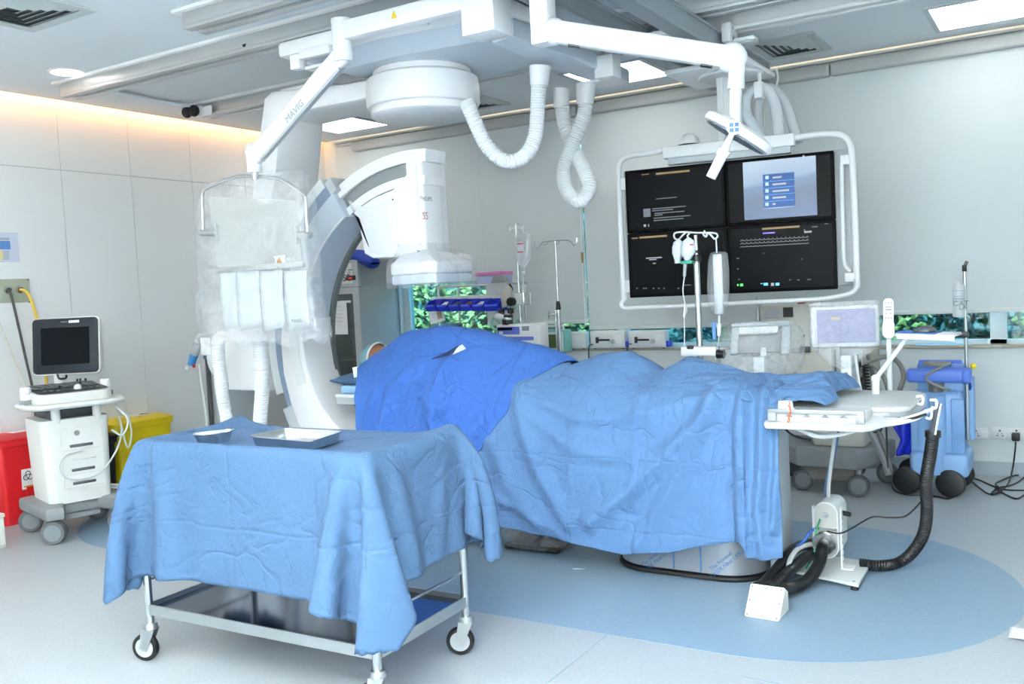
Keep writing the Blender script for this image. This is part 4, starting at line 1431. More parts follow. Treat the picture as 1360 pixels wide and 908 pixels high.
# ================================================================== PATIENT TABLE
ZT = .86
PT = thing('patient_table', 'white floating-top catheter lab table on a steel-clad pedestal under blue drapes', 'table', (-1.65, 4.4, 0))
ped = rrect(-2.04, -1.27, 4.17, 4.66, .2, 8)
FILMST = mat('film_wrapped_steel', '#aab0b6', .32, .55, var=.05)
obj('pedestal', B().prism(ped, 'z', .03, .235), FILMST, PT, world=True)
obj('pedestal_seal', B().prism(rrect(-2.055, -1.255, 4.155, 4.675, .21, 8), 'z', 0, .022, bev=.006), BLACKR, PT, world=True)
obj('pedestal_cover', B().prism(rrect(-2.02, -1.29, 4.19, 4.64, .19, 8), 'z', .235, .42, bev=.02), OFFW, PT, world=True)
obj('lift_column', B().bb(-1.95, -1.35, 4.22, 4.58, .42, .79, bev=.03), OFFW, PT, world=True)
obj('end_column', B().bb(-1.25, -1.195, 4.28, 4.5, .0, .76, bev=.015), LGREY, PT, world=True)
BPRT = mat('blue_film_print', '#4a7fb8', .6)
for x_ in (P(895, 750, Y=4.169).x, P(931, 750, Y=4.169).x):
    obj('film_stripe', B().bb(x_ - .004, x_ + .004, 4.1675, 4.1695, .035, .232), BPRT, PT, world=True)
for (x_, y_) in ((868, 743), (960, 748)):
    c_ = P(x_, y_, Y=4.168)
    text('film_print', 'The Novacel\nfor LASER Fiber LASER', .028, face_m(c_, (1, 0, .9), (-.9, 0, 1)), BPRT, PT, ext=.0004)
# floating top
tp = [(-3.84, 4.16), (-1.2, 4.15), (-.70, 4.15), (-.64, 4.17), (-.60, 4.22), (-.60, 4.68), (-.64, 4.745), (-.70, 4.765), (-3.84, 4.76)]
obj('table_top', B().prism(tp, 'z', ZT - .022, ZT, bev=.006), mat('table_top_white', '#d3d8d8', .4), PT, world=True)
obj('table_top_edge', B().prism([(x, y if y > 4.4 else y + .008) for x, y in tp], 'z', ZT - .06, ZT - .022), ALU, PT, world=True)
obj('under_frame', B().bb(-3.2, -.66, 4.2, 4.7, ZT - .085, ZT - .06), LGREY, PT, world=True)
# control module along the near side
cmp_ = [(-1.15, 3.92), (-1.13, 3.87), (-.73, 3.87), (-.70, 3.91), (-.655, 4.08), (-.63, 4.14), (-1.15, 4.14)]
obj('control_module', B().prism(cmp_, 'z', ZT - .064, ZT - .036, bev=.01), WHITE2, PT, world=True)
obj('control_panel_top', B().bb(-1.12, -.74, 3.915, 4.13, ZT - .036, ZT + .002, bev=.005), WHITE2, PT, world=True)
y0_ = 3.905
RAILM = mat('matt_rail_metal', '#a3a8aa', .4, .3)
obj('accessory_rail', B().bb(-1.125, -.73, y0_ - .014, y0_ + .004, ZT + .002, ZT + .020, bev=.003), RAILM, PT, world=True)
for x_ in (-1.125, -.765):
    obj('rail_end', B().bb(x_, x_ + .035, y0_ - .012, y0_ + .008, ZT - .034, ZT + .004, bev=.003), RAILM, PT, world=True)
for k in range(4):
    x_ = -1.04 + k * .075
    obj('rail_arrow', B().prism([(x_ - .018, ZT - .014), (x_ + .018, ZT - .014), (x_, ZT - .002)], 'y', y0_ + .004, y0_ + .0105), GREYP, PT, world=True)
kn = P(1043, 529, Y=4.0)
obj('control_knob', B().cyl((kn.x, 4.0, ZT), (kn.x, 4.0, ZT + .042), .034, .03, n=24), WHITE, PT, world=True)
obj('switch_cap', B().bb(-1.055, -1.03, 3.97, 4.0, ZT, ZT + .015, bev=.004), WHITE, PT, world=True)
obj('rubber_band', B().tube([P(x, y, Y=3.885) for x, y in ((1048, 533), (1050, 545), (1047, 552), (1049, 558), (1046, 560), (1050, 548), (1047, 537))], .0022, n=5), mat('orange_rubber', '#d05a2a', .6), PT, world=True)
obj('table_mark', B().bb(-.70, -.635, 4.152, 4.157, ZT - .044, ZT - .038), DGREY, PT, world=True)
for (x_, y_) in ((1222, 532), (1240, 537), (1233, 551)):
    c_ = P(x_, y_, Y=4.2)
    obj('cable_hook', B().tube([c_ + Vector((-.015, 0, .018)), c_ + Vector((.008, 0, .018)), c_ + Vector((.012, 0, 0)), c_ + Vector((.006, 0, -.015)), c_ + Vector((-.01, 0, -.012))], .006, n=8), WHITE, PT, world=True)
# cables slung under the foot end
for pix, r_, m_ in (([(1046, 562, 4.0), (1080, 578, 4.0), (1110, 578, 4.0), (1150, 568, 4.02), (1190, 562, 4.05), (1215, 556, 4.1), (1232, 546, 4.15)], .009, WHITE2),
                    ([(1040, 560, 4.02), (1090, 571, 4.02), (1140, 566, 4.04), (1180, 560, 4.05), (1212, 553, 4.1), (1238, 543, 4.15)], .008, OFFW),
                    ([(1036, 559, 4.05), (1100, 562, 4.05), (1160, 561, 4.05), (1205, 557, 4.08), (1230, 550, 4.12)], .006, BLACK),
                    ([(1040, 567, 4.12), (1052, 577, 4.12), (1066, 582, 4.12), (1078, 584, 4.12)], .005, BLACK),
                    ([(1077, 571, 4.15), (1083, 566, 4.15), (1095, 570, 4.15), (1112, 567, 4.15)], .004, BLACK)):
    obj('table_cable', B().tube([P(x, y, Y=Y) for x, y, Y in pix], r_, n=8), m_, PT, world=True)
# mattress and pillow at the head end
obj('mattress', B().bb(-3.82, -1.35, 4.18, 4.74, ZT, ZT + .05, bev=.02, seg=3), mat('mattress_cover', '#8fb6dc', .8, var=.05), PT, world=True)

# pillow under a pale blue cloth at the head end, with a white box on it
pc_ = P(463, 509, Y=4.3)
pw = B()
rows = []
for i in range(13):
    u_ = i / 12 * 2 - 1
    rr = []
    for j in range(17):
        t_ = 2 * PI * j / 16
        h_ = max(0, 1 - u_ * u_ * .9) ** .5
        rr.append((pc_.x + .1 + u_ * .18, 4.42 + .24 * math.cos(t_) * (.8 + .2 * h_), ZT + .075 + .045 * h_ * math.sin(t_) + .006 * fbm(u_ * 4, t_, 3)))
    rows.append(rr)
pw.grid(rows)
pw.bm.faces.new(pw.bm.verts[:16]) if False else None
tag(obj('head_pillow', pw, CLOTH), 'pale blue pillow under the patient\'s head at the table end', 'pillow')
wb = P(467, 495, Y=4.16)
tag(obj('white_box', B().box((wb.x, 4.26, wb.z - .01), (.1, .06, .085), rot=ry(R(-8)) @ rz(R(15)), bev=.004), PAPER), 'small white box leaning on the pillow left of the patient\'s cap', 'box')

# ================================================================== PATIENT (only the capped head shows past the drape)
hd_ = P(501, 479, Y=4.5)
SKIN = mat('skin', '#9a6a4c', .55, var=.05)
me = bpy.data.meshes.new('person')
J = [((-2.55, 4.46, .98), .10), ((-2.80, 4.46, .99), .11), ((-3.10, 4.47, 1.03), .14), ((-3.36, 4.48, 1.03), .12), ((-3.50, 4.49, 1.03), .055), ((hd_.x + .09, 4.5, hd_.z - .01), .085), ((hd_.x, 4.5, hd_.z), .125), ((hd_.x - .06, 4.5, hd_.z), .11),
     ((-2.42, 4.36, .955), .065), ((-2.0, 4.34, .95), .055), ((-1.62, 4.33, .935), .038), ((-1.60, 4.33, .975), .03),
     ((-2.42, 4.56, .955), .065), ((-2.0, 4.54, .94), .05), ((-1.62, 4.52, .93), .035), ((-1.60, 4.52, .965), .03),
     ((-3.32, 4.30, 1.0), .065), ((-3.05, 4.24, .97), .05), ((-2.78, 4.24, .95), .038), ((-2.66, 4.25, .95), .03),
     ((-3.32, 4.64, 1.0), .065), ((-3.05, 4.68, .97), .05), ((-2.78, 4.68, .95), .038), ((-2.66, 4.67, .95), .03)]
Ed = [(0, 1), (1, 2), (2, 3), (3, 4), (4, 5), (5, 6), (6, 7), (0, 8), (8, 9), (9, 10), (10, 11), (0, 12), (12, 13), (13, 14), (14, 15), (3, 16), (16, 17), (17, 18), (18, 19), (3, 20), (20, 21), (21, 22), (22, 23)]
me.from_pydata([j[0] for j in J], Ed, [])
po = bpy.data.objects.new('person', me)
COL.objects.link(po)
sk_ = po.modifiers.new('skin', 'SKIN')
sk_.use_smooth_shade = True
for i, (_, r_) in enumerate(J): me.skin_vertices[0].data[i].radius = (r_, r_)
me.skin_vertices[0].data[0].use_root = True
sb = po.modifiers.new('sub', 'SUBSURF'); sb.levels = sb.render_levels = 2
me.materials.append(SKIN)
tag(po, 'person lying under the blue drapes, only the head in a green cap showing', 'person')
CAPM = cloth_mat('green_blue_cap', '#7ba0a8', .7)
cp = B()
rows = []
for i in range(11):
    a = R(-100 + 105 * (i / 10))
    rr = []
    for j in range(25):
        t_ = 2 * PI * j / 24
        rad_ = .112 * math.cos(a) if i > 1 else .112 * math.cos(a) + .0
        rad_ = .115 * math.sin(R(6 + 88 * i / 10))
        puff = .008 * ridge(math.cos(t_) * 3, math.sin(t_) * 3, i * .4)
        rr.append((hd_.x - .13 * math.cos(R(4 + 88 * i / 10)) + .015, 4.5 + (rad_ + puff) * math.cos(t_), hd_.z + (rad_ + puff) * .98 * math.sin(t_)))
    rr[-1] = rr[0]
    rows.append(rr)
cp.grid(rows)
obj('surgical_cap', cp, CAPM, po)
obj('cap_elastic', B().tube([(hd_.x + .015, 4.5 + .117 * math.cos(2 * PI * k / 20), hd_.z + .115 * math.sin(2 * PI * k / 20)) for k in range(20)], .006, n=6, closed=True, res=2), PAPER, po)

# ================================================================== DRAPES OVER THE PATIENT
silh = [(478, 530), (482, 500), (510, 465), (545, 440), (590, 432), (640, 437), (690, 452), (740, 463), (765, 478), (800, 466), (838, 461), (862, 473), (885, 487), (918, 467), (965, 480), (1000, 491), (1050, 500)]
sX = []; sZ = []
for x, y in silh:
    q_ = P(x, y, Y=4.4)
    sX.append(q_.x); sZ.append(q_.z)
sX[0] = -4.2; sZ[0] = .95; sZ[1] = 1.0
hemp = [(-4.2, .25), (-2.95, .23), (-2.77, .225), (-2.47, .21), (-2.25, .19), (-1.87, .14), (-1.62, .18), (-1.42, .24), (-1.275, .27), (-1.255, .205), (-1.16, .20), (-1.05, .22)]
SK = [0, .16, .23, .36, .45, .55, .62, .66, .80, 1.0]


def section(X):
    zc = float(np.interp(X, sX, sZ)) - .032
    hz = float(np.interp(X, [h[0] for h in hemp], [h[1] for h in hemp]))
    ze = .885 + max(0, zc - 1.1) * .35
    ky = [4.88, 4.84, 4.76, 4.50, 4.36, 4.20, 4.08, 4.035, 4.005, 3.965]
    kz = [.5, .84, .89, zc - .05, zc - .006, ze + (zc - ze) * .5, ze + .005, ze - .055, (ze + hz) / 2 + .12, hz]
    return ky, kz


def cr1(t, ks, vs):
    i = max(0, min(len(ks) - 2, int(np.searchsorted(ks, t) - 1)))
    h = ks[i + 1] - ks[i]
    u = (t - ks[i]) / h
    m0 = (vs[i + 1] - vs[i - 1]) / (ks[i + 1] - ks[i - 1]) if i > 0 else (vs[1] - vs[0]) / h
    m1 = (vs[i + 2] - vs[i]) / (ks[i + 2] - ks[i]) if i + 2 < len(ks) else (vs[i + 1] - vs[i]) / h
    return (2 * u ** 3 - 3 * u * u + 1) * vs[i] + (u ** 3 - 2 * u * u + u) * h * m0 + (-2 * u ** 3 + 3 * u * u) * vs[i + 1] + (u ** 3 - u * u) * h * m1


def front(pix): return [(P(x, y, Y=4.0).x, P(x, y, Y=4.0).z) for x, y in pix]


FOLDS = [  # (pixels along the fold, height, width)
    (front([(965, 521), (930, 560), (890, 605), (840, 649), (790, 690)]), .030, .045),
    (front([(950, 530), (925, 590), (900, 640), (872, 690), (850, 720)]), .022, .040),
    (front([(982, 520), (986, 580), (990, 660), (994, 735)]), .034, .035),
    (front([(1010, 530), (1016, 600), (1012, 680), (1020, 735)]), .030, .03),
    (front([(1034, 545), (1036, 620), (1030, 700)]), .026, .022),
    (front([(684, 525), (700, 580), (725, 635), (760, 690)]), .024, .045),
    (front([(700, 530), (760, 555), (820, 558), (880, 545), (935, 535)]), .016, .030),
    (front([(690, 545), (770, 600), (850, 612), (905, 585)]), .012, .035),
    (front([(655, 590), (680, 640), (720, 690)]), .018, .05),
    (front([(640, 650), (690, 670), (750, 705)]), .012, .03),
    (front([(785, 500), (770, 560), (760, 640)]), .010, .03),
    (front([(845, 510), (843, 590), (846, 670)]), .008, .02)]
DFOLDS = [
    (front([(575, 495), (578, 530), (585, 570), (600, 610)]), .030, .05),
    (front([(530, 500), (520, 530), (512, 570), (506, 610)]), .028, .04),
    (front([(500, 520), (492, 560), (488, 600)]), .020, .03),
    (front([(545, 520), (570, 535), (590, 545)]), .014, .03),
    (front([(600, 520), (595, 540), (582, 560), (600, 585)]), .016, .03),
    (front([(660, 545), (635, 570), (615, 590)]), .012, .03)]


def seg_d(px, pz, line):
    best = 9
    for (x0, z0), (x1, z1) in zip(line, line[1:]):
        dx, dz = x1 - x0, z1 - z0
        t = max(0, min(1, ((px - x0) * dx + (pz - z0) * dz) / (dx * dx + dz * dz + 1e-9)))
        best = min(best, math.hypot(px - x0 - dx * t, pz - z0 - dz * t))
    return best


def drape(name, m, xl, xr, nu, nv, s0, s1, folds, off, seed, extra=None):
    pos = np.zeros((nu, nv, 3))
    disp = np.zeros((nu, nv))
    for j in range(nv):
        s = s0 + (s1 - s0) * j / (nv - 1)
        a, c = xl(s), xr(s)
        for i in range(nu):
            X = a + (c - a) * i / (nu - 1)
            ky, kz = section(X)
            Y, Z = cr1(s, SK, ky), cr1(s, SK, kz)
            pos[i, j] = (X, Y, Z)
            hang = max(0, min(1, (s - .62) / .12))
            v = .013 * fbm(X * 2.6 + seed, s * 5, 1.3, 2) + .007 * ridge(X * 5 + seed, s * 9 + X * 2, 2.2) + .004 * ridge(X * 11 + s * 6, s * 16 - X * 5, seed)
            if s > .40:
                for line, h, wd in folds:
                    d_ = seg_d(X, Z, line)
                    if d_ < wd * 2.5: v += 1.5 * h * math.exp(-(d_ / wd) ** 2) * min(1, (s - .40) / .16)
            v += hang * .010 * math.sin(X * 21 + 2.4 * math.sin(X * 6 + s * 2)) * (s - .6) * 2
            if extra: v += extra(X, s)
            disp[i, j] = v + off
    du = np.gradient(pos, axis=0); dv_ = np.gradient(pos, axis=1)
    n = np.cross(du, dv_)
    n /= np.linalg.norm(n, axis=-1, keepdims=True) + 1e-9
    if n[nu // 2, nv // 2, 2] < 0: n = -n
    sgn = np.where((n[..., 2] < 0) & (pos[..., 1] > 4.3), -1, 1)
    pos = pos + n * disp[..., None]
    return cloth_obj(name, pos, m, thick=.003)


lt = drape('patient_drape', CLOTHP, lambda s: -2.95, lambda s: -1.10 + (.08 if s < .56 else max(0, .08 - (s - .56) * 1.2)), 230, 150, .16, 1.0, FOLDS, .008, 3.1)
tag(lt, 'large light blue drape over the patient\'s legs, hanging down the side of the table', 'drape')
dk = drape('patient_drape', CLOTHD,
           lambda s: float(np.interp(s, [0, .3, .42, .52, .62, .7, 1], [-3.45, -3.50, -3.62, -3.70, -3.575, -3.53, -3.50])),
           lambda s: float(np.interp(s, [0, .36, .45, .55, .62, .70, .80, 1], [-2.22, -2.27, -2.32, -2.40, -2.48, -2.52, -2.62, -2.92])), 170, 130, .14, .97, DFOLDS, .026, 9.4)
tag(dk, 'deep blue drape with a slit opening over the patient\'s chest', 'drape')
from mathutils.bvhtree import BVHTree
_m = dk.data
bvd = BVHTree.FromPolygons([v.co for v in _m.vertices], [tuple(p.vertices) for p in _m.polygons])


def hit(bv, x, y, lift=.004):
    d_ = ray(x, y).normalized()
    h_ = bv.ray_cast(CAMP, d_)
    return (h_[0] - d_ * lift) if h_[0] else None


def patch(name, bv, pix_rows, m, parent, lift):
    rows = [[hit(bv, x, y, lift) for x, y in r_] for r_ in pix_rows]
    if any(p_ is None for r_ in rows for p_ in r_): return None
    o = obj(name, B().grid(rows), m, parent, world=True)
    return o


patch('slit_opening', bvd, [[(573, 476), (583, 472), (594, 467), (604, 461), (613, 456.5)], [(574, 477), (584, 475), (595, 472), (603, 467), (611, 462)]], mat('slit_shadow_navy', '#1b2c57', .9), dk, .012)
patch('gauze', bvd, [[(606, 463), (610, 459), (614, 457)], [(601, 471), (610, 467), (619, 463)]], mat('white_gauze', '#dfe3e6', .9), dk, .014)

# crumpled foot end of the light drape lying on the table top
def foot_fn(i, j, nu, nv):
    u_, v_ = i / (nu - 1), j / (nv - 1)
    X = -1.72 + .80 * u_
    Y = 4.12 + .62 * v_ - .06 * u_ * (1 - v_)
    ky, kz = section(min(X, -1.03))
    base = float(np.interp(Y, [4.06, 4.2, 4.36, 4.5, 4.76], [kz[6], kz[5], kz[4], kz[3], kz[2]])) if X < -1.03 else 0
    end = .868 + (.95 - .868) * math.sin(PI * min(1, max(0, v_))) ** .6
    k = max(0, min(1, (X + 1.35) / .35))
    Z = base * (1 - k) + end * k if X < -1.03 else end
    fall = 1 if u_ < .93 else max(.05, (1 - u_) / .07) ** .5
    Z = .866 + (Z - .866) * fall
    grow = min(1, u_ * 2.5)
    Z += grow * fall * (.030 * ridge(u_ * 1.3 + v_ * .8, v_ * 6.5 - u_ * 2.2, .4) + .014 * ridge(u_ * 3 + v_, v_ * 13 - u_ * 4, 4)) + .004
    X += .03 * math.sin(v_ * 9) * u_
    return (X, Y + .012 * fbm(u_ * 5, v_ * 5, 2), max(Z, .866))


nu, nv = 110, 80
ft = cloth_obj('drape_foot_end', np.array([[foot_fn(i, j, nu, nv) for j in range(nv)] for i in range(nu)]), CLOTHP, thick=.003)
ft.parent = lt

# ================================================================== IV STANDS, BAGS
POLE = STEEL
# stand clamped to the table
IV = thing('iv_pole', 'steel IV pole with white hooks clamped to the far side of the table', 'IV pole', (P(927, 470, Y=4.84).x, 4.84, ZT))
a, c = P(925, 312, Y=4.84), P(929, 480, Y=4.84)
a.x = c.x = (a.x + c.x) / 2
mid = a.lerp(c, .22)
obj('pole', B().cyl(mid, (c.x, c.y, ZT - .05), .017, n=16), POLE, IV, world=True)
obj('upper_pole', B().cyl(a, mid, .011, n=14), POLE, IV, world=True)
obj('clamp_collar', B().cyl(a.lerp(c, .12), a.lerp(c, .14), .02, n=14).cyl(a.lerp(c, .155), a.lerp(c, .21), .025, n=16), BLACK, IV, world=True)
obj('height_label', B().box(a.lerp(c, .31) + Vector((0.004, -.0172, 0)), (.016, .002, .11)), PAPER, IV, world=True)
for pix in ([(925, 309), (905, 308), (896, 310), (896, 316), (901, 318), (907, 312), (912, 308)], [(925, 309), (943, 309), (951, 310), (953, 314), (949, 317), (945, 313), (941, 309)], [(916, 309), (913, 314), (918, 318)], [(936, 306), (934, 311), (938, 314), (940, 308)]):
    obj('hook', B().tube([P(x, y, Y=4.84) for x, y in pix], .005, n=8, res=5), WHITE2, IV, world=True)
obj('mount_block', B().box(P(930, 466, Y=4.80), (.2, .07, .05), bev=.006), WHITE, IV, world=True)
k_ = P(957, 470, Y=4.77)
obj('clamp_knob', B().cyl(k_ - Vector((.02, 0, 0)), k_ + Vector((.02, 0, 0)), .024, n=12), BLACK, IV, world=True)
k_ = P(917, 461, Y=4.765)
obj('block_latch', B().box(k_, (.035, .02, .018), bev=.003), BLACK, IV, world=True)


def bag_px(name, label, outline, Y, th, m, group=None, cat='IV bag'):
    """soft bag from its pixel outline (rows of y, xl, xr), bulged"""
    t = thing(name, label, cat, P((outline[0][1] + outline[0][2]) / 2, outline[0][0], Y=Y), group=group)
    rows = []
    for i, (y, xl, xr) in enumerate(outline):
        a, c = P(xl, y, Y=Y), P(xr, y, Y=Y)
        f = math.sin(PI * min(1, (i + .35) / (len(outline) - .3))) ** .5
        rr = []
        for k in range(21):
            t_ = 2 * PI * k / 20
            rr.append(((a.x + c.x) / 2 + math.cos(t_) * (c.x - a.x) / 2, Y + math.sin(t_) * th * f, a.z * .5 + c.z * .5))
        rr[-1] = rr[0]
        rows.append(rr)
    b = B().grid(rows)
    obj('bag_body', b, m, t, world=True)
    return t


b1 = bag_px('iv_bag', 'long clear inflated pressure bag hanging on the right hook of the table IV pole', [(334, 948, 958), (335, 944, 964), (338, 942.5, 966), (345, 941, 967), (360, 940, 968.5), (380, 939, 968.5), (395, 940, 968), (408, 942, 966), (416, 947, 961), (420, 953, 957)], 4.83, .045, glassy('clear_pressure_bag', '#f4f7f9', .07, .14, whit=.10, wcol='#ffffff'))
obj('inner_bag', B().bb(*fb(948, 337, 960, 417, 4.83)[:2], 4.82, 4.84, *fb(948, 337, 960, 417, 4.83)[2:], bev=.009), mat('milky_bag', '#e8eef2', .35), b1, world=True)
obj('hanger', B().cyl(P(951, 317, Y=4.83), P(952, 336, Y=4.83), .004, n=8), WHITE2, b1, world=True)
obj('drip_port', B().cyl(P(955, 418, Y=4.83), P(955, 430, Y=4.83), .006, n=10).cyl(P(955, 430, Y=4.83), P(955, 446, Y=4.83), .014, .01, n=14), WHITE2, b1, world=True)
obj('drip_tube', B().cyl(P(948, 428, Y=4.83), P(949, 450, Y=4.83), .011, n=12), mat('blue_clip', '#5f8fe0', .4), b1, world=True)
obj('line', B().tube([P(x, y, Y=4.83) for x, y in ((955, 445), (954, 455), (951, 465), (950, 478))], .003, n=6), WHITE2, b1, world=True)
b2 = bag_px('iv_bag', 'squat white saline bottle hanging on the left hook of the table IV pole', [(318, 900, 903), (321, 895, 906), (328, 893, 907), (336, 893, 907), (342, 895, 906), (345, 896, 904), (349.5, 896, 904)], 4.83, .025, mat('milky_bottle', '#dfe8ee', .35))
b3 = bag_px('iv_bag', 'white saline bottle with a green collar beside the steel pole', [(316, 912, 916), (320, 907, 922), (328, 905, 924), (336, 905, 923), (342, 908, 919), (346, 910, 916)], 4.80, .03, MATS['milky_bottle'])
gb = fb(905, 346, 921, 350, 4.79)
obj('green_collar', B().bb(gb[0], gb[1], 4.77, 4.83, gb[2], gb[3], bev=.005), mat('green_plastic', '#3f9f86', .4), b3, world=True)
rl = fb(917, 324, 922, 325.5, 4.775)
obj('red_label', B().bb(rl[0], rl[1], 4.764, 4.768, rl[2], rl[3]), RED, b3, world=True)
obj('drip_chamber', B().cyl(P(910, 350, Y=4.79), P(909, 367, Y=4.79), .010, .008, n=12), FLUID, b3, world=True)
obj('line', B().tube([P(x, y, Y=4.79) for x, y in ((909, 367), (907, 385), (909, 400), (912, 412), (909, 422), (909, 440), (909, 462))], .0028, n=6), WHITE2, b3, world=True)
obj('roller_clamp', B().cyl(P(910, 408, Y=4.79), P(908, 421, Y=4.79), .007, n=10), WHITE, b3, world=True)


def floor_stand(label, px_top, px_bot, Y, parts):
    base = P(*px_bot, Y=Y)
    t = thing('iv_stand', label, 'IV stand', (base.x, Y, 0), group='IV stands by the window')
    for k in range(5):
        a = 2 * PI * k / 5 + .3
        lg = obj('leg', B().tube([(base.x, Y, .12), (base.x + .08 * math.cos(a), Y + .08 * math.sin(a), .10), (base.x + .15 * math.cos(a), Y + .15 * math.sin(a), .065)], .012, n=8, res=3), POLE, t, world=True)
        obj('castor', B().sphere((base.x + .15 * math.cos(a), Y + .15 * math.sin(a), .028), .028, (1, 1, 1), n=10), BLACKR, lg, world=True)
    return t, base


S1, bs = floor_stand('steel IV stand carrying a saline bag and the infusion pump', (686, 298), (692, 440), 6.3, 0)
top = P(686, 297, Y=6.3)
obj('pole', B().cyl((bs.x, 6.3, .1), (bs.x, 6.3, 1.2), .013, n=12).cyl((bs.x, 6.3, 1.2), (bs.x, 6.3, top.z), .009, n=12), POLE, S1, world=True)
tz = top.z
for s_ in (-1, 1):
    obj('hook', B().tube([(bs.x, 6.3, tz), (bs.x + .05 * s_, 6.3, tz - .02), (bs.x + .055 * s_, 6.3, tz - .05), (bs.x + .035 * s_, 6.3, tz - .06), (bs.x + .025 * s_, 6.3, tz - .04)], .004, n=6), POLE, S1, world=True)
k_ = P(690, 400, Y=6.27)
obj('clamp_body', B().box((bs.x + .02, 6.27, k_.z + .02), (.07, .05, .09), bev=.006), WHITE2, S1, world=True)
obj('clamp_loop', B().tube([(bs.x + .05, 6.26, k_.z + .06), (bs.x + .12, 6.26, k_.z + .06), (bs.x + .12, 6.26, k_.z - .02), (bs.x + .05, 6.26, k_.z - .02)], .008, n=6, smooth=False), LGREY, S1, world=True)
obj('clamp_knob', B().cyl((bs.x - .03, 6.25, k_.z - .0), (bs.x - .03, 6.20, k_.z - .0), .035, n=8), BLACK, S1, world=True)
b4 = bag_px('iv_bag', 'clear saline bag with red print on the stand above the infusion pump', [(309, 693, 697), (311, 686, 703), (316, 684, 705), (330, 684, 705), (343, 685, 705), (350, 689, 701), (354, 693, 697), (361, 693, 697)], 6.22, .03, FLUID)
for y_ in (323.5, 334.5):
    f_ = fb(687, y_ - .8, 695, y_ + .8, 6.187)
    obj('red_print', B().bb(f_[0], f_[1], 6.186, 6.188, f_[2], f_[3]), mat('red_print_ink', '#c0414f', .6), b4, world=True)
f_ = fb(687, 321, 695, 337, 6.19)
obj('label', B().bb(f_[0], f_[1], 6.189, 6.191, f_[2], f_[3]), PAPER, b4, world=True)
obj('hanger', B().cyl(P(695, 300, Y=6.24), P(695, 311, Y=6.22), .003, n=6), WHITE2, b4, world=True)
obj('spike', B().cyl(P(695, 360, Y=6.22), P(695, 363, Y=6.22), .014, n=10), WHITE2, b4, world=True)
obj('line', B().tube([P(x, y, Y=6.22) for x, y in ((695, 362), (694.5, 385), (696, 405), (695, 428))], .005, n=6), FLUID, b4, world=True)

S2, bs2 = floor_stand('plain steel IV stand with four hooks in front of the narrow blind', (738, 320), (743, 440), 6.46, 0)
top = P(735.5, 320, Y=6.46)
zj = P(739, 408, Y=6.46).z
obj('pole', B().cyl((bs2.x, 6.46, .1), (bs2.x, 6.46, zj), .016, n=12).cyl((bs2.x - .025, 6.46, .12), (bs2.x - .025, 6.46, zj - .02), .008, n=10), POLE, S2, world=True)
obj('upper_pole', B().cyl((bs2.x, 6.46, zj), (bs2.x, 6.46, top.z), .009, n=12), POLE, S2, world=True)
obj('collar', B().cyl((bs2.x, 6.46, zj - .02), (bs2.x, 6.46, zj + .05), .022, .014, n=14), BLACK, S2, world=True)
obj('thumb_screw', B().cyl((bs2.x, 6.46, zj - .04), (bs2.x - .07, 6.43, zj - .06), .006, n=8).box((bs2.x - .075, 6.43, zj - .06), (.008, .03, .06), bev=.003), STEEL, S2, world=True)
for s_ in (-1, 1):
    obj('hook', B().tube([(bs2.x, 6.46, top.z), (bs2.x + .08 * s_, 6.46, top.z), (bs2.x + .13 * s_, 6.46, top.z - .01), (bs2.x + .165 * s_, 6.46, top.z - .045), (bs2.x + .19 * s_, 6.46, top.z - .03), (bs2.x + .195 * s_, 6.46, top.z + .01)], .005, n=8, res=5), POLE, S2, world=True)
    obj('hook', B().tube([(bs2.x + .05 * s_, 6.46, top.z), (bs2.x + .055 * s_, 6.38, top.z - .03), (bs2.x + .06 * s_, 6.36, top.z - .0)], .004, n=6), POLE, S2, world=True)

# infusion pump on the first stand
f_ = fb(659, 430, 716, 453, 6.2)
IP = thing('infusion_pump', 'white and blue infusion pump clamped to the IV stand behind the drape', 'pump', ((f_[0] + f_[1]) / 2, 6.24, f_[2] - .04), R(4))
b = B(); b.bb(f_[0], f_[1], 6.2, 6.36, f_[2] - .08, f_[3], bev=.018, seg=3); obj('pump_body', b, WHITE, IP, world=True)
BLU2 = mat('blue_keypad', '#5b6fc8', .4)
g_ = fb(661, 434, 690, 444, 6.2); obj('keypad', B().bb(g_[0], g_[1], 6.192, 6.201, g_[2], g_[3], bev=.003), BLU2, IP, world=True)
g_ = fb(661, 435, 680, 438.5, 6.19); obj('display', B().bb(g_[0], g_[1], 6.187, 6.193, g_[2], g_[3]), SCREEN, IP, world=True)
g_ = fb(693, 433, 702, 439, 6.19); obj('lcd', B().bb(g_[0], g_[1], 6.192, 6.200, g_[2], g_[3]), mat('lcd_grey', '#8a989c', .3), IP, world=True)
g_ = fb(675, 447, 708, 452, 6.19); obj('lower_panel', B().bb(g_[0], g_[1], 6.192, 6.2, g_[2], g_[3], bev=.003), BLU2, IP, world=True)
g_ = fb(674, 447, 679, 452, 6.19); obj('red_key', B().bb(g_[0], g_[1], 6.189, 6.196, g_[2], g_[3]), RED, IP, world=True)
for k in range(2):
    for l in range(2):
        g_ = fb(663 + k * 2.6, 440 + l * 2, 665 + k * 2.6, 441.6 + l * 2, 6.19)
        obj('key', B().bb(g_[0], g_[1], 6.188, 6.193, g_[2], g_[3]), PAPER, IP, world=True)

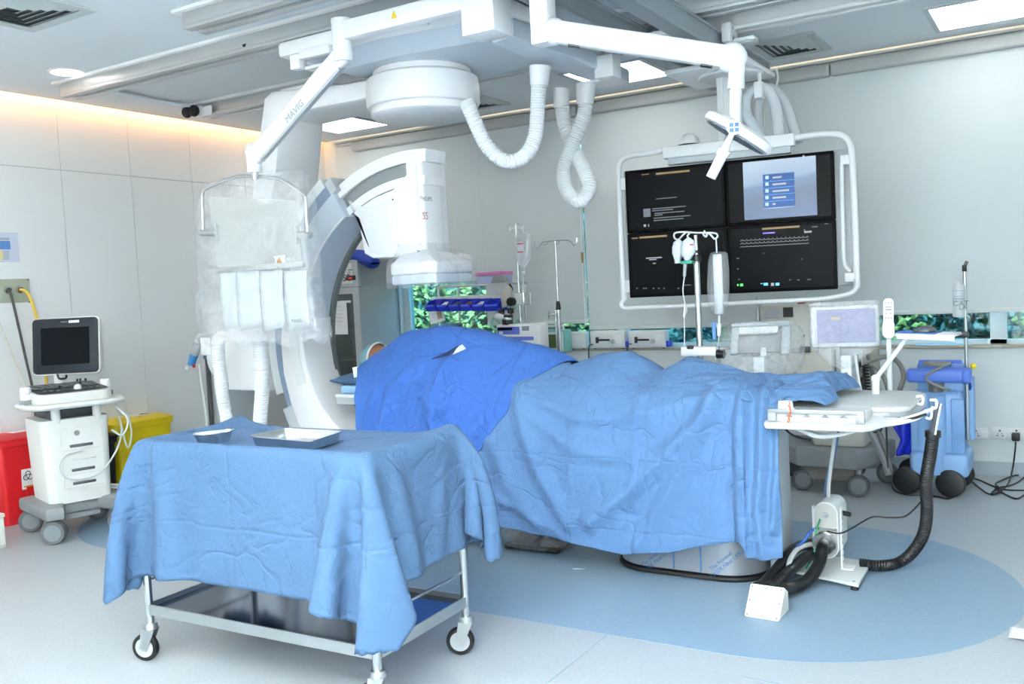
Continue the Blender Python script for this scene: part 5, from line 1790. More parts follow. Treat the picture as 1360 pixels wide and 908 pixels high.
# teal monitor beside the pump, on its own pole
f_ = fb(712, 438, 750, 468, 6.66)
TD = thing('patient_monitor', 'teal-framed monitor with a green display beside the infusion pump', 'monitor', ((f_[0] + f_[1]) / 2, 6.72, f_[2]))
TEAL = mat('teal_plastic', '#7fc4be', .45)
obj('case', B().bb(f_[0], f_[1], 6.66, 6.80, f_[2], f_[3], bev=.015), TEAL, TD, world=True)
g_ = fb(724, 444, 744, 462, 6.66); obj('bezel', B().bb(g_[0] - .03, g_[1] + .03, 6.65, 6.661, g_[2] - .03, g_[3] + .02, bev=.004), WHITE2, TD, world=True)
obj('display', B().bb(g_[0], g_[1], 6.645, 6.651, g_[2], g_[3]), mat('olive_lcd', '#4f6b3a', .3), TD, world=True)
obj('top_handle', B().tube([(f_[0] + .03, 6.7, f_[3]), (f_[0] + .03, 6.7, f_[3] + .03), (f_[1] - .03, 6.7, f_[3] + .03), (f_[1] - .03, 6.7, f_[3])], .01, n=8, smooth=False), WHITE2, TD, world=True)
obj('stand', B().bb((f_[0] + f_[1]) / 2 - .05, (f_[0] + f_[1]) / 2 + .05, 6.70, 6.78, 0, f_[2]).bb(f_[0] + .05, f_[1] - .05, 6.66, 6.82, 0, .05), OFFW, TD, world=True)

# syringe pumps on the window sill
for (x0, y0, x1, y1, lb) in ((752, 441, 776, 459.5, 'small white pump with a black lever at the left end of the window sill'), (783, 439, 829, 460, 'white syringe pump on the window sill, nearer the pump with the lever'), (834, 439, 883, 460, 'white syringe pump on the window sill, nearer the table IV pole')):
    f_ = fb(x0, y0, x1, y1, 6.93)
    zb_ = ZS + .018
    sp_ = thing('syringe_pump', lb, 'pump', ((f_[0] + f_[1]) / 2, 7.0, zb_), group=None)
    obj('case', B().bb(f_[0], f_[1], 6.935, 7.03, zb_ + .008, f_[3], bev=.012, seg=3), WHITE2, sp_, world=True)
    wd = f_[1] - f_[0]
    for dx in (.03, wd - .03):
        obj('foot', B().cyl((f_[0] + dx, 6.97, zb_), (f_[0] + dx, 6.97, zb_ + .012), .012, n=8), BLACKR, sp_, world=True)
    if wd > .25:
        zc_ = (zb_ + f_[3]) / 2
        obj('carriage_lever', B().cyl((f_[0] + .07, 6.92, zc_), (f_[0] + .19, 6.92, zc_), .008, n=8).box((f_[0] + .075, 6.92, zc_), (.018, .03, .05), bev=.004), BLACK, sp_, world=True)
        obj('label', B().bb(f_[0] + .16, f_[0] + .22, 6.932, 6.936, zc_ - .01, zc_ + .012), PAPER, sp_, world=True)
        obj('knob', B().cyl((f_[0] + .2 + .02, 6.94, zc_ - .012), (f_[0] + .22, 6.915, zc_ - .012), .02, n=14), LGREY, sp_, world=True)
        obj('drive_cover', B().bb(f_[1] - .1, f_[1] - .02, 6.922, 6.94, zb_ + .02, f_[3] - .03, bev=.006), WHITE, sp_, world=True)
        obj('blue_side', B().bb(f_[1], f_[1] + .03, 6.95, 7.02, zb_ + .012, zb_ + .06, bev=.004), BLUEP, sp_, world=True)
        obj('power_cord', B().tube([(f_[0] + .03, 6.93, zb_ + .04), (f_[0] + .01, 6.90, zb_ + .03), (f_[0] + .0, 6.9, zb_ - .1), (f_[0] - .01, 6.93, .3)], .005, n=6), BLACK, sp_, world=True)
    else:
        obj('lever', B().box((f_[0] + .015, 6.94, f_[3] + .015), (.04, .03, .07), rot=ry(R(12)), bev=.006), BLACK, sp_, world=True)
        obj('face_plate', B().bb(f_[0] + .03, f_[1] - .02, 6.93, 6.937, zb_ + .03, f_[3] - .03, bev=.003), WHITE, sp_, world=True)

# ================================================================== SUPPLY RACK WITH BLUE BINS
RY = 6.35
f_ = fb(578, 380, 672, 440, RY)
RK = thing('supply_rack', 'steel wire supply rack with a row of blue bins below the window', 'rack', ((f_[0] + f_[1]) / 2, RY + .15, 0))
xl_, xr_ = P(581, 400, Y=RY).x, P(671, 400, Y=RY).x
ztp = P(625, 379, Y=RY).z
for x_ in (xl_, xr_):
    for y_ in (RY + .02, RY + .32):
        obj('post', B().cyl((x_, y_, 0), (x_, y_, ztp), .011, n=10), BSTEEL, RK, world=True)
obj('top_shelf', B().bb(xl_ - .02, xr_ + .02, RY, RY + .34, ztp - .01, ztp + .008, bev=.003), BSTEEL, RK, world=True)
zbr = P(620, 402, Y=RY).z
obj('bin_rail', B().bb(xl_ - .06, xr_ + .01, RY + .0, RY + .02, zbr + .03, zbr + .06), BSTEEL, RK, world=True)
for zz in (.95, .45):
    obj('shelf', B().bb(xl_ - .02, xr_ + .02, RY, RY + .34, zz - .01, zz + .01, bev=.003), BSTEEL, RK, world=True)
binx = [568, 583.5, 599, 614.5, 630.5, 646.5, 666.5]
CONT = [None, PAPER, DGREY, mat('brown_pack', '#8a5a4a', .7), PAPER, None]
for k in range(6):
    a, c = P(binx[k] + 1.1, 405, Y=RY - .1).x, P(binx[k + 1] - 1.1, 403, Y=RY - .1).x
    yb_ = lambda xx: P(xx, 0, Y=RY - .1)
    z1_ = P((binx[k] + binx[k + 1]) / 2, 401 - .5 * k * .4, Y=RY - .1).z
    z0_ = z1_ - .078
    t = thing('storage_bin', 'blue plastic storage bin on the rack, %s in the row of six' % ('leftmost', 'second from left', 'third from left', 'third from right', 'second from right', 'rightmost')[k], 'bin', ((a + c) / 2, RY - .05, z0_), group='blue bins on the supply rack')
    pr_ = [(RY - .0, z0_ + .1), (RY - .0, z0_), (RY - .12, z0_), (RY - .15, z0_ + .045)]
    sh = B()
    th = .006
    for x_ in (a, c - th): sh.prism([(y, z) for y, z in pr_] if False else [(RY, z0_ + .1), (RY, z0_), (RY - .12, z0_), (RY - .148, z0_ + .05), (RY - .10, z0_ + .085)], 'x', x_, x_ + th)
    sh.bb(a, c, RY - .12, RY, z0_, z0_ + th).bb(a, c, RY - th, RY, z0_, z0_ + .1)
    sh.prism([(RY - .12, z0_), (RY - .125, z0_ + .002), (RY - .154, z0_ + .05), (RY - .148, z0_ + .052)], 'x', a, c)
    obj('bin_shell', sh, BLUEP, t, world=True, smooth=False)
    obj('label_lip', B().bb(a + .008, c - .008, RY - .164, RY - .148, z0_ + .040, z0_ + .056, bev=.002), mat('blue_plastic_lit_lip', '#4a63e6', .35), t, world=True)  # lighter shading of the front lip put into its blue
    if CONT[k]:
        cb = B()
        for q_ in range(3):
            cb.box(((a + c) / 2 + .018 * (q_ - 1), RY - .085 + .02 * (q_ % 2), z0_ + .058 + .004 * q_), (.04, .05, .012), rot=rz(.6 * q_) @ rx(.3), bev=.003)
        tag(obj('packet', cb, CONT[k], t, world=True))
# pink lidded box and grey device on the top shelf
f_ = fb(632, 361, 664, 377, RY + .05)
pk = thing('plastic_box', 'clear plastic box with a pink lid on top of the supply rack', 'box', ((f_[0] + f_[1]) / 2, RY + .15, ztp + .008))
obj('box_body', B().bb(f_[0], f_[1], RY + .05, RY + .25, ztp + .008, f_[3] - .03, bev=.008), mat('cloudy_plastic', '#a9b9dc', .3), pk, world=True)
obj('lid', B().bb(f_[0] - .005, f_[1] + .005, RY + .045, RY + .255, f_[3] - .03, f_[3], bev=.006), mat('pink_lid', '#d880c0', .4), pk, world=True)
f_ = fb(651, 367, 672, 379, RY - .01)
tag(obj('grey_case', B().prism([(f_[0], ztp + .008), (f_[1], ztp + .008), (f_[1] - .01, f_[3] - .01), (f_[1] - .04, f_[3] + .01), (f_[0] + .02, f_[3] + .005)], 'y', RY - .0, RY + .045, bev=.005), GREYP), 'small grey equipment case at the right end of the rack\'s top shelf', 'case')
# note cards hanging below the bins
f_ = fb(572, 412, 592, 428, RY)
nc = thing('note_card', 'white note card with a tan square hanging below the bins', 'card', ((f_[0] + f_[1]) / 2, RY - .02, f_[2]))
obj('sheet', B().box(((f_[0] + f_[1]) / 2, RY - .02, (f_[2] + f_[3]) / 2), (f_[1] - f_[0], .003, f_[3] - f_[2]), rot=ry(R(-12))), PAPER, nc, world=True)
obj('tan_square', B().box(((f_[0] + f_[1]) / 2 + .03, RY - .023, (f_[2] + f_[3]) / 2 + .01), (.05, .002, .06), rot=ry(R(-12))), mat('tan_print', '#b8b08a', .7), nc, world=True)
f_ = fb(560, 429, 600, 440, RY - .05)
tag(obj('dark_keyboard', B().box(((f_[0] + f_[1]) / 2, RY + .03, f_[3] - .06), (.3, .2, .03), rot=rx(R(20)), bev=.006), mat('navy_device', '#2b3f6e', .4)), 'dark navy device lying on the rack shelf just above the drape', 'device')

# breathing circuit: regulator with black knobs and a coiled green tube
f_ = P(672, 425, Y=6.22)
BC = thing('breathing_valve', 'black-knobbed breathing valve with a coiled pale green tube near the pump', 'valve', (f_.x, 6.24, f_.z - .06))
obj('valve_body', B().cyl(P(674, 431, Y=6.24), P(674, 418, Y=6.24), .045, n=16), BLACK, BC, world=True)
obj('steel_ring', B().cyl(P(674, 424, Y=6.24), P(674, 421, Y=6.24), .048, n=18), STEEL, BC, world=True)
for x_, y_ in ((666, 413), (678, 412)):
    obj('knob', B().cyl(P(x_, y_ + 4, Y=6.2), P(x_, y_ - 3, Y=6.2), .026, n=10), BLACK, BC, world=True)
obj('mask', B().sphere(P(663, 420, Y=6.19), .035, (1.2, 1, .8)), PAPER, BC, world=True)
obj('bellows_bag', B().lathe([(.0, .12), (.03, .1), (.045, .0), (.03, -.05), (0, -.055)], Matrix.Translation(P(672, 398, Y=6.28)) @ Matrix.Rotation(.3, 4, 'Y'), 16), mat('tan_grey_bag', '#c9c4b8', .5), BC, world=True)
gt = [P(674 + 15 * math.cos(a), 419 + 13.5 * math.sin(a), Y=6.27) for a in [R(k) for k in range(20, 330, 20)]]
obj('green_tube', B().tube(gt, .012, n=8, res=3), mat('pale_green_tube', '#8fcdbd', .35), BC, world=True)
obj('green_tube', B().tube([P(x, y, Y=6.3) for x, y in ((662, 416), (654, 425), (653, 433), (658, 438))], .012, n=8), MATS['pale_green_tube'], BC, world=True)
obj('clamp_arm', B().tube([P(x, y, Y=6.3) for x, y in ((674, 432), (676, 445), (680, 470))], .012, n=8), BSTEEL, BC, world=True)
tag(obj('black_cable', B().tube([P(x, y, Y=6.4) for x, y in ((671, 372), (677, 378), (680, 384), (676, 390), (677, 400), (679, 420), (681, 450))], .008, n=6), BLACK), 'black cable curling down from the right end of the supply rack', 'cable')

# ================================================================== MEDICINE FRIDGE
FY = 6.42
f_ = fb(412, 346, 478, 480, FY)
xr_ = f_[1]; xl_ = xr_ - .60
ztf = P(452, 346, Y=FY).z
FG = thing('medicine_fridge', 'tall grey glass-door medicine fridge in the corner behind the C-arm', 'fridge', ((xl_ + xr_) / 2, FY + .28, 0))
cab = B()
cab.bb(xl_, xr_, FY + .05, FY + .56, .06, .12).bb(xl_, xr_, FY + .05, FY + .56, ztf - .24, ztf)
cab.bb(xl_, xl_ + .03, FY + .05, FY + .56, .06, ztf).bb(xr_ - .03, xr_, FY + .05, FY + .56, .06, ztf).bb(xl_, xr_, FY + .53, FY + .56, .06, ztf)
obj('cabinet', cab, LGREY, FG, world=True, smooth=False)
obj('header', B().bb(xl_, xr_, FY, FY + .06, ztf - .245, ztf, bev=.006), LGREY, FG, world=True)
obj('header_panel', B().bb(xl_ + .04, xr_ - .06, FY - .004, FY + .001, ztf - .215, ztf - .03), mat('cream_sign', '#e3e3dc', .5), FG, world=True)
tx_ = P(449, 368, Y=FY - .005)
text('header_text', 'Frost', .135, face_m((tx_.x + .005, FY - .006, tx_.z), (1, 0, 0), (0, 0, 1)), mat('slate_print', '#4b5468', .6), FG)
tx_ = P(466, 369, Y=FY - .005)
obj('thermostat', B().bb(tx_.x - .055, tx_.x + .055, FY - .012, FY, tx_.z - .022, tx_.z + .022, bev=.004), BLACK, FG, world=True)
obj('thermostat_led', B().bb(tx_.x - .02, tx_.x + .02, FY - .0135, FY - .011, tx_.z - .008, tx_.z + .008), mat('led_red', '#a02020', emis=.6, ecol='#c02020'), FG, world=True)
obj('small_print', B().bb(tx_.x - .03, tx_.x + .02, FY - .006, FY - .003, tx_.z + .07, tx_.z + .078).bb(tx_.x - .03, tx_.x, FY - .006, FY - .003, tx_.z + .05, tx_.z + .056), DGREY, FG, world=True)
zd = ztf - .25
dr = B()
dr.bb(xl_, xr_, FY, FY + .05, .08, .16).bb(xl_, xr_, FY, FY + .05, zd - .06, zd).bb(xl_, xl_ + .06, FY, FY + .05, .16, zd - .06).bb(xr_ - .075, xr_, FY, FY + .05, .16, zd - .06)
door = obj('door', dr, GREYP if False else LGREY, FG, world=True, smooth=False)
obj('door_glass', B().bb(xl_ + .06, xr_ - .075, FY + .02, FY + .026, .16, zd - .06), glassy('fridge_glass', '#b9c6c2', .03, .14), door, world=True, smooth=False)
obj('door_label', B().bb(xr_ - .26, xr_ - .12, FY + .015, FY + .019, zd - .14, zd - .12).bb(xr_ - .36, xr_ - .30, FY + .015, FY + .019, zd - .15, zd - .135), PAPER, door, world=True)
f2 = fb(437, 400, 461, 444, FY + .012)
pp = obj('notice_sheet', B().bb(f2[0], f2[1], FY + .012, FY + .016, f2[2], f2[3]), PAPER, door, world=True, smooth=False)
ln = B()
for k in range(5): ln.bb(f2[0] + .03, f2[1] - .06, FY + .0105, FY + .012, f2[3] - .05 - k * .035, f2[3] - .047 - k * .035)
obj('notice_text', ln, GREYP, pp, world=True)
for zz in (.45, .85, 1.12, P(455, 428, Y=FY + .3).z):
    obj('fridge_shelf', B().bb(xl_ + .03, xr_ - .03, FY + .07, FY + .5, zz, zz + .016), PAPER, FG, world=True)
obj('interior_back', B().bb(xl_ + .03, xr_ - .03, FY + .52, FY + .53, .12, ztf - .24), mat('fridge_inside', '#c3cec8', .6), FG, world=True)
bl = P(424, 470, Y=FY - .01)
obj('door_handle', B().bb(P(420, 455, Y=FY).x, P(425, 455, Y=FY).x, FY - .03, FY, P(423, 484, Y=FY).z, P(423, 440, Y=FY).z, bev=.006), mat('blue_label', '#1f4fa8', .5), door, world=True)
# blue cloth bundle on the fridge
rows = []
q0, q1 = P(452, 345, Y=FY + .1), P(503, 347, Y=FY + .1)
for i in range(31):
    u_ = i / 30
    px_ = 451 + 52 * u_
    topy = np.interp(px_, [451, 455, 468, 478, 490, 500, 503], [341, 335, 331, 332, 338, 341, 348])
    boty = np.interp(px_, [451, 478, 485, 494, 499, 503], [350, 350, 353, 357, 356, 351])
    rr = []
    for j in range(21):
        t_ = 2 * PI * j / 20
        c0_, c1_ = P(px_, topy, Y=FY + .06), P(px_, boty, Y=FY + .06)
        zc_, hz_ = (c0_.z + c1_.z) / 2, (c0_.z - c1_.z) / 2
        e_ = .5 + .5 * math.sin(PI * min(1, max(.02, u_)))
        rr.append((c0_.x, FY + .12 + .14 * math.cos(t_) * e_ - (.12 if px_ > 480 else 0) * (px_ - 480) / 25, max(zc_ + hz_ * math.sin(t_), (ztf + .002) if px_ < 476 else 0) + .006 * fbm(u_ * 6, t_, 2)))
    rr[-1] = rr[0]
    rows.append(rr)
b = B().grid(rows)
tag(obj('blue_cloth', b, NAVY), 'dark blue folded cloth lying on top of the fridge', 'cloth')

# ================================================================== BEIGE CONSOLE ON WHEELS BEHIND THE TABLE
KY = 6.12
CN = thing('balloon_pump_console', 'beige medical console on a grey wheeled base behind the table foot', 'console', (P(1100, 610, Y=KY).x, KY + .3, 0))
xb0, xb1 = P(1052, 600, Y=KY).x, P(1150, 600, Y=KY).x
obj('wheel_base', B().prism([(xb0 - .16, KY + .5), (xb0 - .16, KY + .25), (xb0 + .02, KY + .02), (xb1 - .05, KY - .02), (xb1 + .02, KY + .08), (xb1 + .10, KY + .5)], 'z', .17, .30, bev=.02), GREYP, CN, world=True)
obj('lower_tray', B().bb(xb0 + .05, xb1 - .08, KY + .06, KY + .42, .07, .17, bev=.02), mat('taupe_plastic', '#7f7d75', .6), CN, world=True)
WH = mat('wheel_grey', '#7b8388', .5)
for (x_, y_) in ((P(1140, 640, Y=KY).x, KY + .0), (P(1062, 632, Y=KY).x - .0, KY + .08), (xb1 + .05, KY + .46), (xb0 - .1, KY + .46)):
    Mw = Matrix.Translation((x_, y_, .07)) @ Matrix.Rotation(R(90), 4, 'X') @ Matrix.Rotation(R(12), 4, 'Y')
    wo = obj('castor', B().lathe([(.048, -.03), (.066, -.03), (.07, -.022), (.07, .022), (.066, .03), (.048, .03)], Mw, 28), mat('castor_dark', '#5a6166', .6), CN, world=True)
    obj('wheel_disc', B().lathe([(.0, -.032), (.05, -.03), (.05, .03), (.0, .032)], Mw, 24), WH, wo, world=True)
    obj('castor_stem', B().cyl((x_, y_ + .03, .09), (x_, y_ + .03, .2), .02, n=10), GREYP, wo, world=True)
f_ = fb(1079, 560, 1150, 585, KY + .1)
obj('lower_body', B().bb(f_[0], f_[1], KY + .08, KY + .48, .30, .58, bev=.025), BEIGE, CN, world=True)
obj('neck', B().bb(f_[0] - .2, f_[0] + .12, KY + .2, KY + .45, .5, .95, bev=.02), BEIGE, CN, world=True)
g_ = fb(1010, 404, 1076, 468, KY + .15)
obj('console_body', B().bb(g_[0], g_[1], KY + .15, KY + .5, .92, g_[3], bev=.015), BEIGE, CN, world=True)
h_ = fb(1040, 408, 1053, 421, KY + .14); obj('vent_panel', B().bb(h_[0], h_[1], KY + .14, KY + .155, h_[2], h_[3]), BLACK, CN, world=True)
h_ = fb(1017, 410, 1036, 422, KY + .14); obj('display_hood', B().bb(h_[0], h_[1], KY + .125, KY + .155, h_[2], h_[3], bev=.01), LGREY, CN, world=True)
h_ = fb(1058, 401, 1067, 406, KY + .14); obj('red_connector', B().bb(h_[0], h_[1], KY + .16, KY + .22, h_[2], h_[3] , bev=.004), mat('dark_red', '#a03030', .5), CN, world=True)
h_ = fb(1062, 460, 1076, 468, KY + .14); obj('lower_grip', B().bb(h_[0], h_[1], KY + .13, KY + .16, h_[2], h_[3], bev=.006), DGREY, CN, world=True)
h_ = fb(1097, 485, 1106, 502, KY + .2); obj('rear_post', B().bb(h_[0], h_[1], KY + .25, KY + .32, .56, h_[3] + .1), DGREY, CN, world=True)
h_ = fb(1142, 470, 1160, 520, KY + .2); obj('cable_post', B().bb(h_[0], h_[0] + .1, KY + .3, KY + .36, .3, h_[3] + .02), mat('taupe_light', '#a8a89e', .6), CN, world=True)
GC = mat('grey_cable', '#83857f', .55)
for pix, r_, mm in (([(1142, 500), (1150, 484), (1165, 476), (1182, 474), (1195, 484), (1200, 500), (1195, 518), (1192, 535)], .016, GC), ([(1143, 490), (1158, 484), (1170, 495), (1178, 512), (1182, 535)], .014, GC), ([(1152, 470), (1156, 485), (1160, 505), (1161, 530)], .012, DGREY), ([(1140, 470), (1143, 490), (1146, 530)], .010, BLACK)):
    obj('cable', B().tube([P(x, y, Y=KY + .16) for x, y in pix], r_, n=8), mm, CN, world=True)
sp = []
for k in range(60):
    t_ = k / 59
    q_ = P(1149 + 4 * t_, 484 + 50 * t_, Y=KY + .1)
    sp.append(q_ + Vector((.02 * math.cos(k * 1.3), .02 * math.sin(k * 1.3), 0)))
obj('coiled_cable', B().tube(sp, .006, n=5, res=2), BLACK, CN, world=True)
for pix, r_, mm in (([(1150, 565), (1160, 580), (1172, 605), (1181, 630)], .022, GREYP), ([(1160, 560), (1168, 575), (1177, 600), (1183, 626)], .016, mat('grey_dark_cable', '#6b7072', .6))):
    obj('hanging_lead', B().tube([P(x, y, Y=KY - .05) for x, y in pix], r_, n=8), mm, CN, world=True)
obj('loop_lead', B().tube([P(x, y, Y=KY - .06) for x, y in ((1152, 568), (1163, 562), (1171, 570), (1160, 574), (1150, 570))], .005, n=6), BLACK, CN, world=True)
# slim IV rod behind the monitor bar
h_ = P(1005, 398, Y=6.3)
tag(obj('slim_stand', B().cyl((h_.x, 6.32, 0), (h_.x, 6.32, h_.z - .05), .014, n=10).cyl((h_.x, 6.32, h_.z - .06), (h_.x, 6.32, h_.z + .02), .022, .012, n=12).cyl((h_.x, 6.32, 0), (h_.x, 6.32, .03), .16, .12, n=20), BSTEEL), 'short steel pole with a black cap just left of the beige console', 'pole')

# ================================================================== BLUE SUCTION UNIT
QY = 6.28
f_ = fb(1207, 520, 1286, 640, QY)
x0_, x1_ = f_[0], f_[1]
SU = thing('suction_unit', 'pale blue wheeled suction unit with a medium blue handle against the wall', 'suction unit', ((x0_ + x1_) / 2, QY + .18, 0))
z1_ = P(1247, 519, Y=QY).z
zb0 = P(1247, 632, Y=QY).z
obj('body', B().bb(x0_ + .03, x1_ - .03, QY + .02, QY + .34, zb0 + .1, z1_, bev=.04, seg=3), SUCB, SU, world=True)
obj('base_skirt', B().bb(x0_, x1_, QY - .01, QY + .36, zb0 - .005, zb0 + .15, bev=.03, seg=3), SUCB, SU, world=True)
g_ = fb(1233, 528, 1257, 632, QY - .0)
obj('canister_bulge', B().cyl(((g_[0] + g_[1]) / 2, QY + .03, zb0 + .01), ((g_[0] + g_[1]) / 2, QY + .03, z1_ - .03), (g_[1] - g_[0]) / 2, n=24), SUCB, SU, world=True)
g_ = fb(1263, 530, 1281, 603, QY)
obj('side_door', B().bb(g_[0], g_[1], QY + .008, QY + .03, g_[2], g_[3], bev=.008), mat('pale_blue_plastic_dark', '#7aa6dc', .4), SU, world=True)
g_ = fb(1208, 535, 1220, 600, QY)
obj('left_column', B().bb(g_[0], g_[0] + .06, QY + .03, QY + .3, zb0 + .12, z1_ - .02, bev=.015), SUCB, SU, world=True)
g_ = fb(1204, 490, 1288, 508, QY - .03)
obj('handle_bar', B().bb(g_[0], g_[1], QY - .05, QY + .05, g_[2], g_[3], bev=.02, seg=3), SUCD, SU, world=True)
obj('handle_cap', B().bb(g_[1] - .05, g_[1] + .008, QY - .056, QY + .056, g_[2] - .005, g_[3] + .005, bev=.02, seg=3), SUCD, SU, world=True)
g_ = fb(1216, 488, 1280, 494, QY)
obj('top_deck', B().bb(g_[0], g_[1], QY + .03, QY + .32, g_[2] - .02, g_[3], bev=.015), SUCD, SU, world=True)
g_ = fb(1219, 481, 1278, 489, QY + .28)
obj('rear_grip', B().tube([(g_[0], QY + .3, g_[2] - .02), (g_[0] + .01, QY + .3, g_[3]), (g_[1] - .01, QY + .3, g_[3]), (g_[1], QY + .3, g_[2] - .02)], .016, n=10, smooth=False), SUCD, SU, world=True)
g_ = fb(1214, 508, 1284, 522, QY + .05)
obj('neck', B().bb(g_[0] + .02, g_[1] - .02, QY + .06, QY + .3, z1_ - .01, g_[3] + .02, bev=.01), SUCB, SU, world=True)
g_ = fb(1229, 512, 1256, 517, QY + .02)
obj('canister_neck', B().cyl(((g_[0] + g_[1]) / 2, QY + .05, z1_ - .01), ((g_[0] + g_[1]) / 2, QY + .05, z1_ + .07), .045, .05, n=18), mat('dark_steel', '#77797a', .35, .6), SU, world=True)
lp_ = [P(1245 + 17 * math.cos(R(a)), 488.5 + 4.2 * math.sin(R(a)), Y=QY + .04 + .08 * math.sin(R(a))) for a in range(0, 700, 25)]
for i, p_ in enumerate(lp_): p_.z = P(1247, 487, Y=QY + .1).z + .02 + .0004 * i
lp_ += [P(x, y, Y=QY - .07) for x, y in ((1230, 500), (1240, 510), (1252, 515), (1262, 518))]
obj('coiled_hose', B().tube(lp_, .009, n=8, res=3), GC, SU, world=True)
for (x_, y_) in ((1205, QY + .02), (1263, QY + .0), (1203, QY + .32), (1268, QY + .32)):
    cx2 = P(x_, 640, Y=QY + .02).x if y_ < QY + .1 else P(x_, 640, Y=QY + .02).x
    Mw = Matrix.Translation((cx2, y_, .088)) @ Matrix.Rotation(R(90), 4, 'X') @ Matrix.Rotation(R(-8), 4, 'Y')
    wo = obj('castor', B().lathe([(.0, -.034), (.06, -.034), (.084, -.026), (.088, -.015), (.088, .015), (.084, .026), (.06, .034), (0, .034)], Mw, 28), BLACK, SU, world=True)
    obj('castor_fork', B().bb(cx2 - .04, cx2 + .04, y_ + .03, y_ + .09, .06, .16, bev=.012), BLACK, wo, world=True)
# side pole with drip bottle
pz0 = P(1284, 510, Y=QY + .1)
pt = P(1283.5, 356, Y=QY + .1)
obj('side_pole', B().cyl((pz0.x, QY + .1, .35), (pz0.x, QY + .1, pt.z), .0105, n=12), POLE, SU, world=True)
obj('pole_tip', B().cyl((pz0.x, QY + .1, pt.z - .02), (pz0.x, QY + .1, pt.z + .02), .014, n=10).box((pz0.x + .01, QY + .1, pt.z + .03), (.02, .015, .03), rot=ry(.4)), BLACK, SU, world=True)
k_ = P(1282, 444, Y=QY + .1)
obj('pole_clamp', B().box((pz0.x - .02, QY + .08, k_.z), (.075, .05, .035), bev=.006), BLACK, SU, world=True)
y_ = P(1291, 486, Y=QY + .1)
obj('yellow_knob', B().sphere((pz0.x + .04, QY + .1, y_.z), .018), YELLOW, SU, world=True)
obj('side_tube', B().cyl((x1_ + .0, QY + .15, .35), (x1_, QY + .15, .75), .03, n=12), SUCB, SU, world=True)
obj('navy_pouch', B().sphere(P(1288, 512, Y=QY + .16), .055, (.5, .8, 1.1)), NAVY, SU, world=True)
bt = bag_px('drip_bottle', 'clear plastic bottle with handwritten marks hanging on the suction unit\'s pole', [(374, 1271, 1276), (377, 1267, 1280), (383, 1265, 1282), (395, 1265, 1282), (410, 1265, 1282), (419, 1265, 1282), (421, 1266, 1281)], QY + .06, .035, FLUID, cat='bottle')
for xa, xb, yy in ((1266, 1280, 386), (1266, 1279, 393.5), (1267, 1280, 396.5)):
    g_ = fb(xa, yy - .35, xb, yy + .35, QY + .02)
    obj('pen_line', B().bb(g_[0], g_[1], QY + .022, QY + .024, g_[2], g_[3]), mat('blue_ink', '#5f7fa0', .6), bt, world=True)
text('hand_lettering', 'CAT', .045, face_m(P(1276, 403, Y=QY + .022), (1, 0, 0), (0, 0, 1)), mat('ink_grey', '#5b6670', .6), bt)
text('hand_lettering', 'LA', .04, face_m(P(1279, 408.5, Y=QY + .022), (1, 0, 0), (0, 0, 1)), MATS['ink_grey'], bt)
# royal blue cloth stuffed at the left of the unit
rows = []
for i in range(17):
    t_ = i / 16
    yv = 562 + 44 * t_
    xa = np.interp(yv, [562, 575, 585, 592, 600, 606], [1182, 1188, 1195, 1193, 1190, 1190])
    xb = np.interp(yv, [562, 606], [1214, 1212])
    rr = []
    for j in range(15):
        s_ = j / 14
        q_ = P(xa + (xb - xa) * s_, yv, Y=QY - .01)
        rr.append((q_.x, QY + .02 + .02 * math.sin(s_ * 9 + t_ * 4) + .06 * s_, q_.z))
    rows.append(rr)
cl_ = obj('hanging_cloth', B().grid(rows), BLUEP, None, solid=.004)
tag(cl_, 'royal blue cloth hanging at the left side of the suction unit', 'cloth')

# ================================================================== WALL SOCKETS AND CORDS
SW = WHITE2
for (x0, y0, x1, y1, lb) in ((1286, 568, 1311, 583, 'white wall socket plate right beside the suction unit'), (1317, 568, 1372, 584, 'long white wall socket plate with a black plug in it')):
    f_ = fb(x0, y0, x1, y1, YB - .02)
    t = thing('wall_socket', lb, 'socket', ((f_[0] + f_[1]) / 2, YB - .012, f_[2]), group=None)
    obj('plate', B().bb(f_[0], f_[1], YB - .022, YB - .0, f_[2], f_[3], bev=.004), SW, t, world=True)
    xs_ = [1296] if x0 < 1300 else [1328, 1350]
    for xx in xs_:
        c_ = P(xx, 576, Y=YB - .024)
        for dx, dz, r_ in ((0, .022, .007), (-.016, -.012, .005), (.016, -.012, .005), (-.012, .004, .003), (.012, .004, .003)):
            obj('pin_hole', B().cyl((c_.x + dx, YB - .0235, c_.z + dz), (c_.x + dx, YB - .021, c_.z + dz), r_, n=8), DGREY, t, world=True)
        obj('switch', B().bb(c_.x + .035, c_.x + .075, YB - .026, YB - .021, c_.z - .025, c_.z + .025, bev=.002), WHITE, t, world=True)
pg = P(1349, 580, Y=YB - .05)
CD = thing('power_cord', 'black mains cord from the wall plug to tangled loops on the floor', 'cord', (pg.x, YB - .06, 0))
obj('plug', B().box((pg.x, YB - .045, pg.z), (.05, .045, .055), bev=.008), BLACK, CD, world=True)


def floorpts(pix, z=.006): return [P(x, y, Z=z) for x, y in pix]


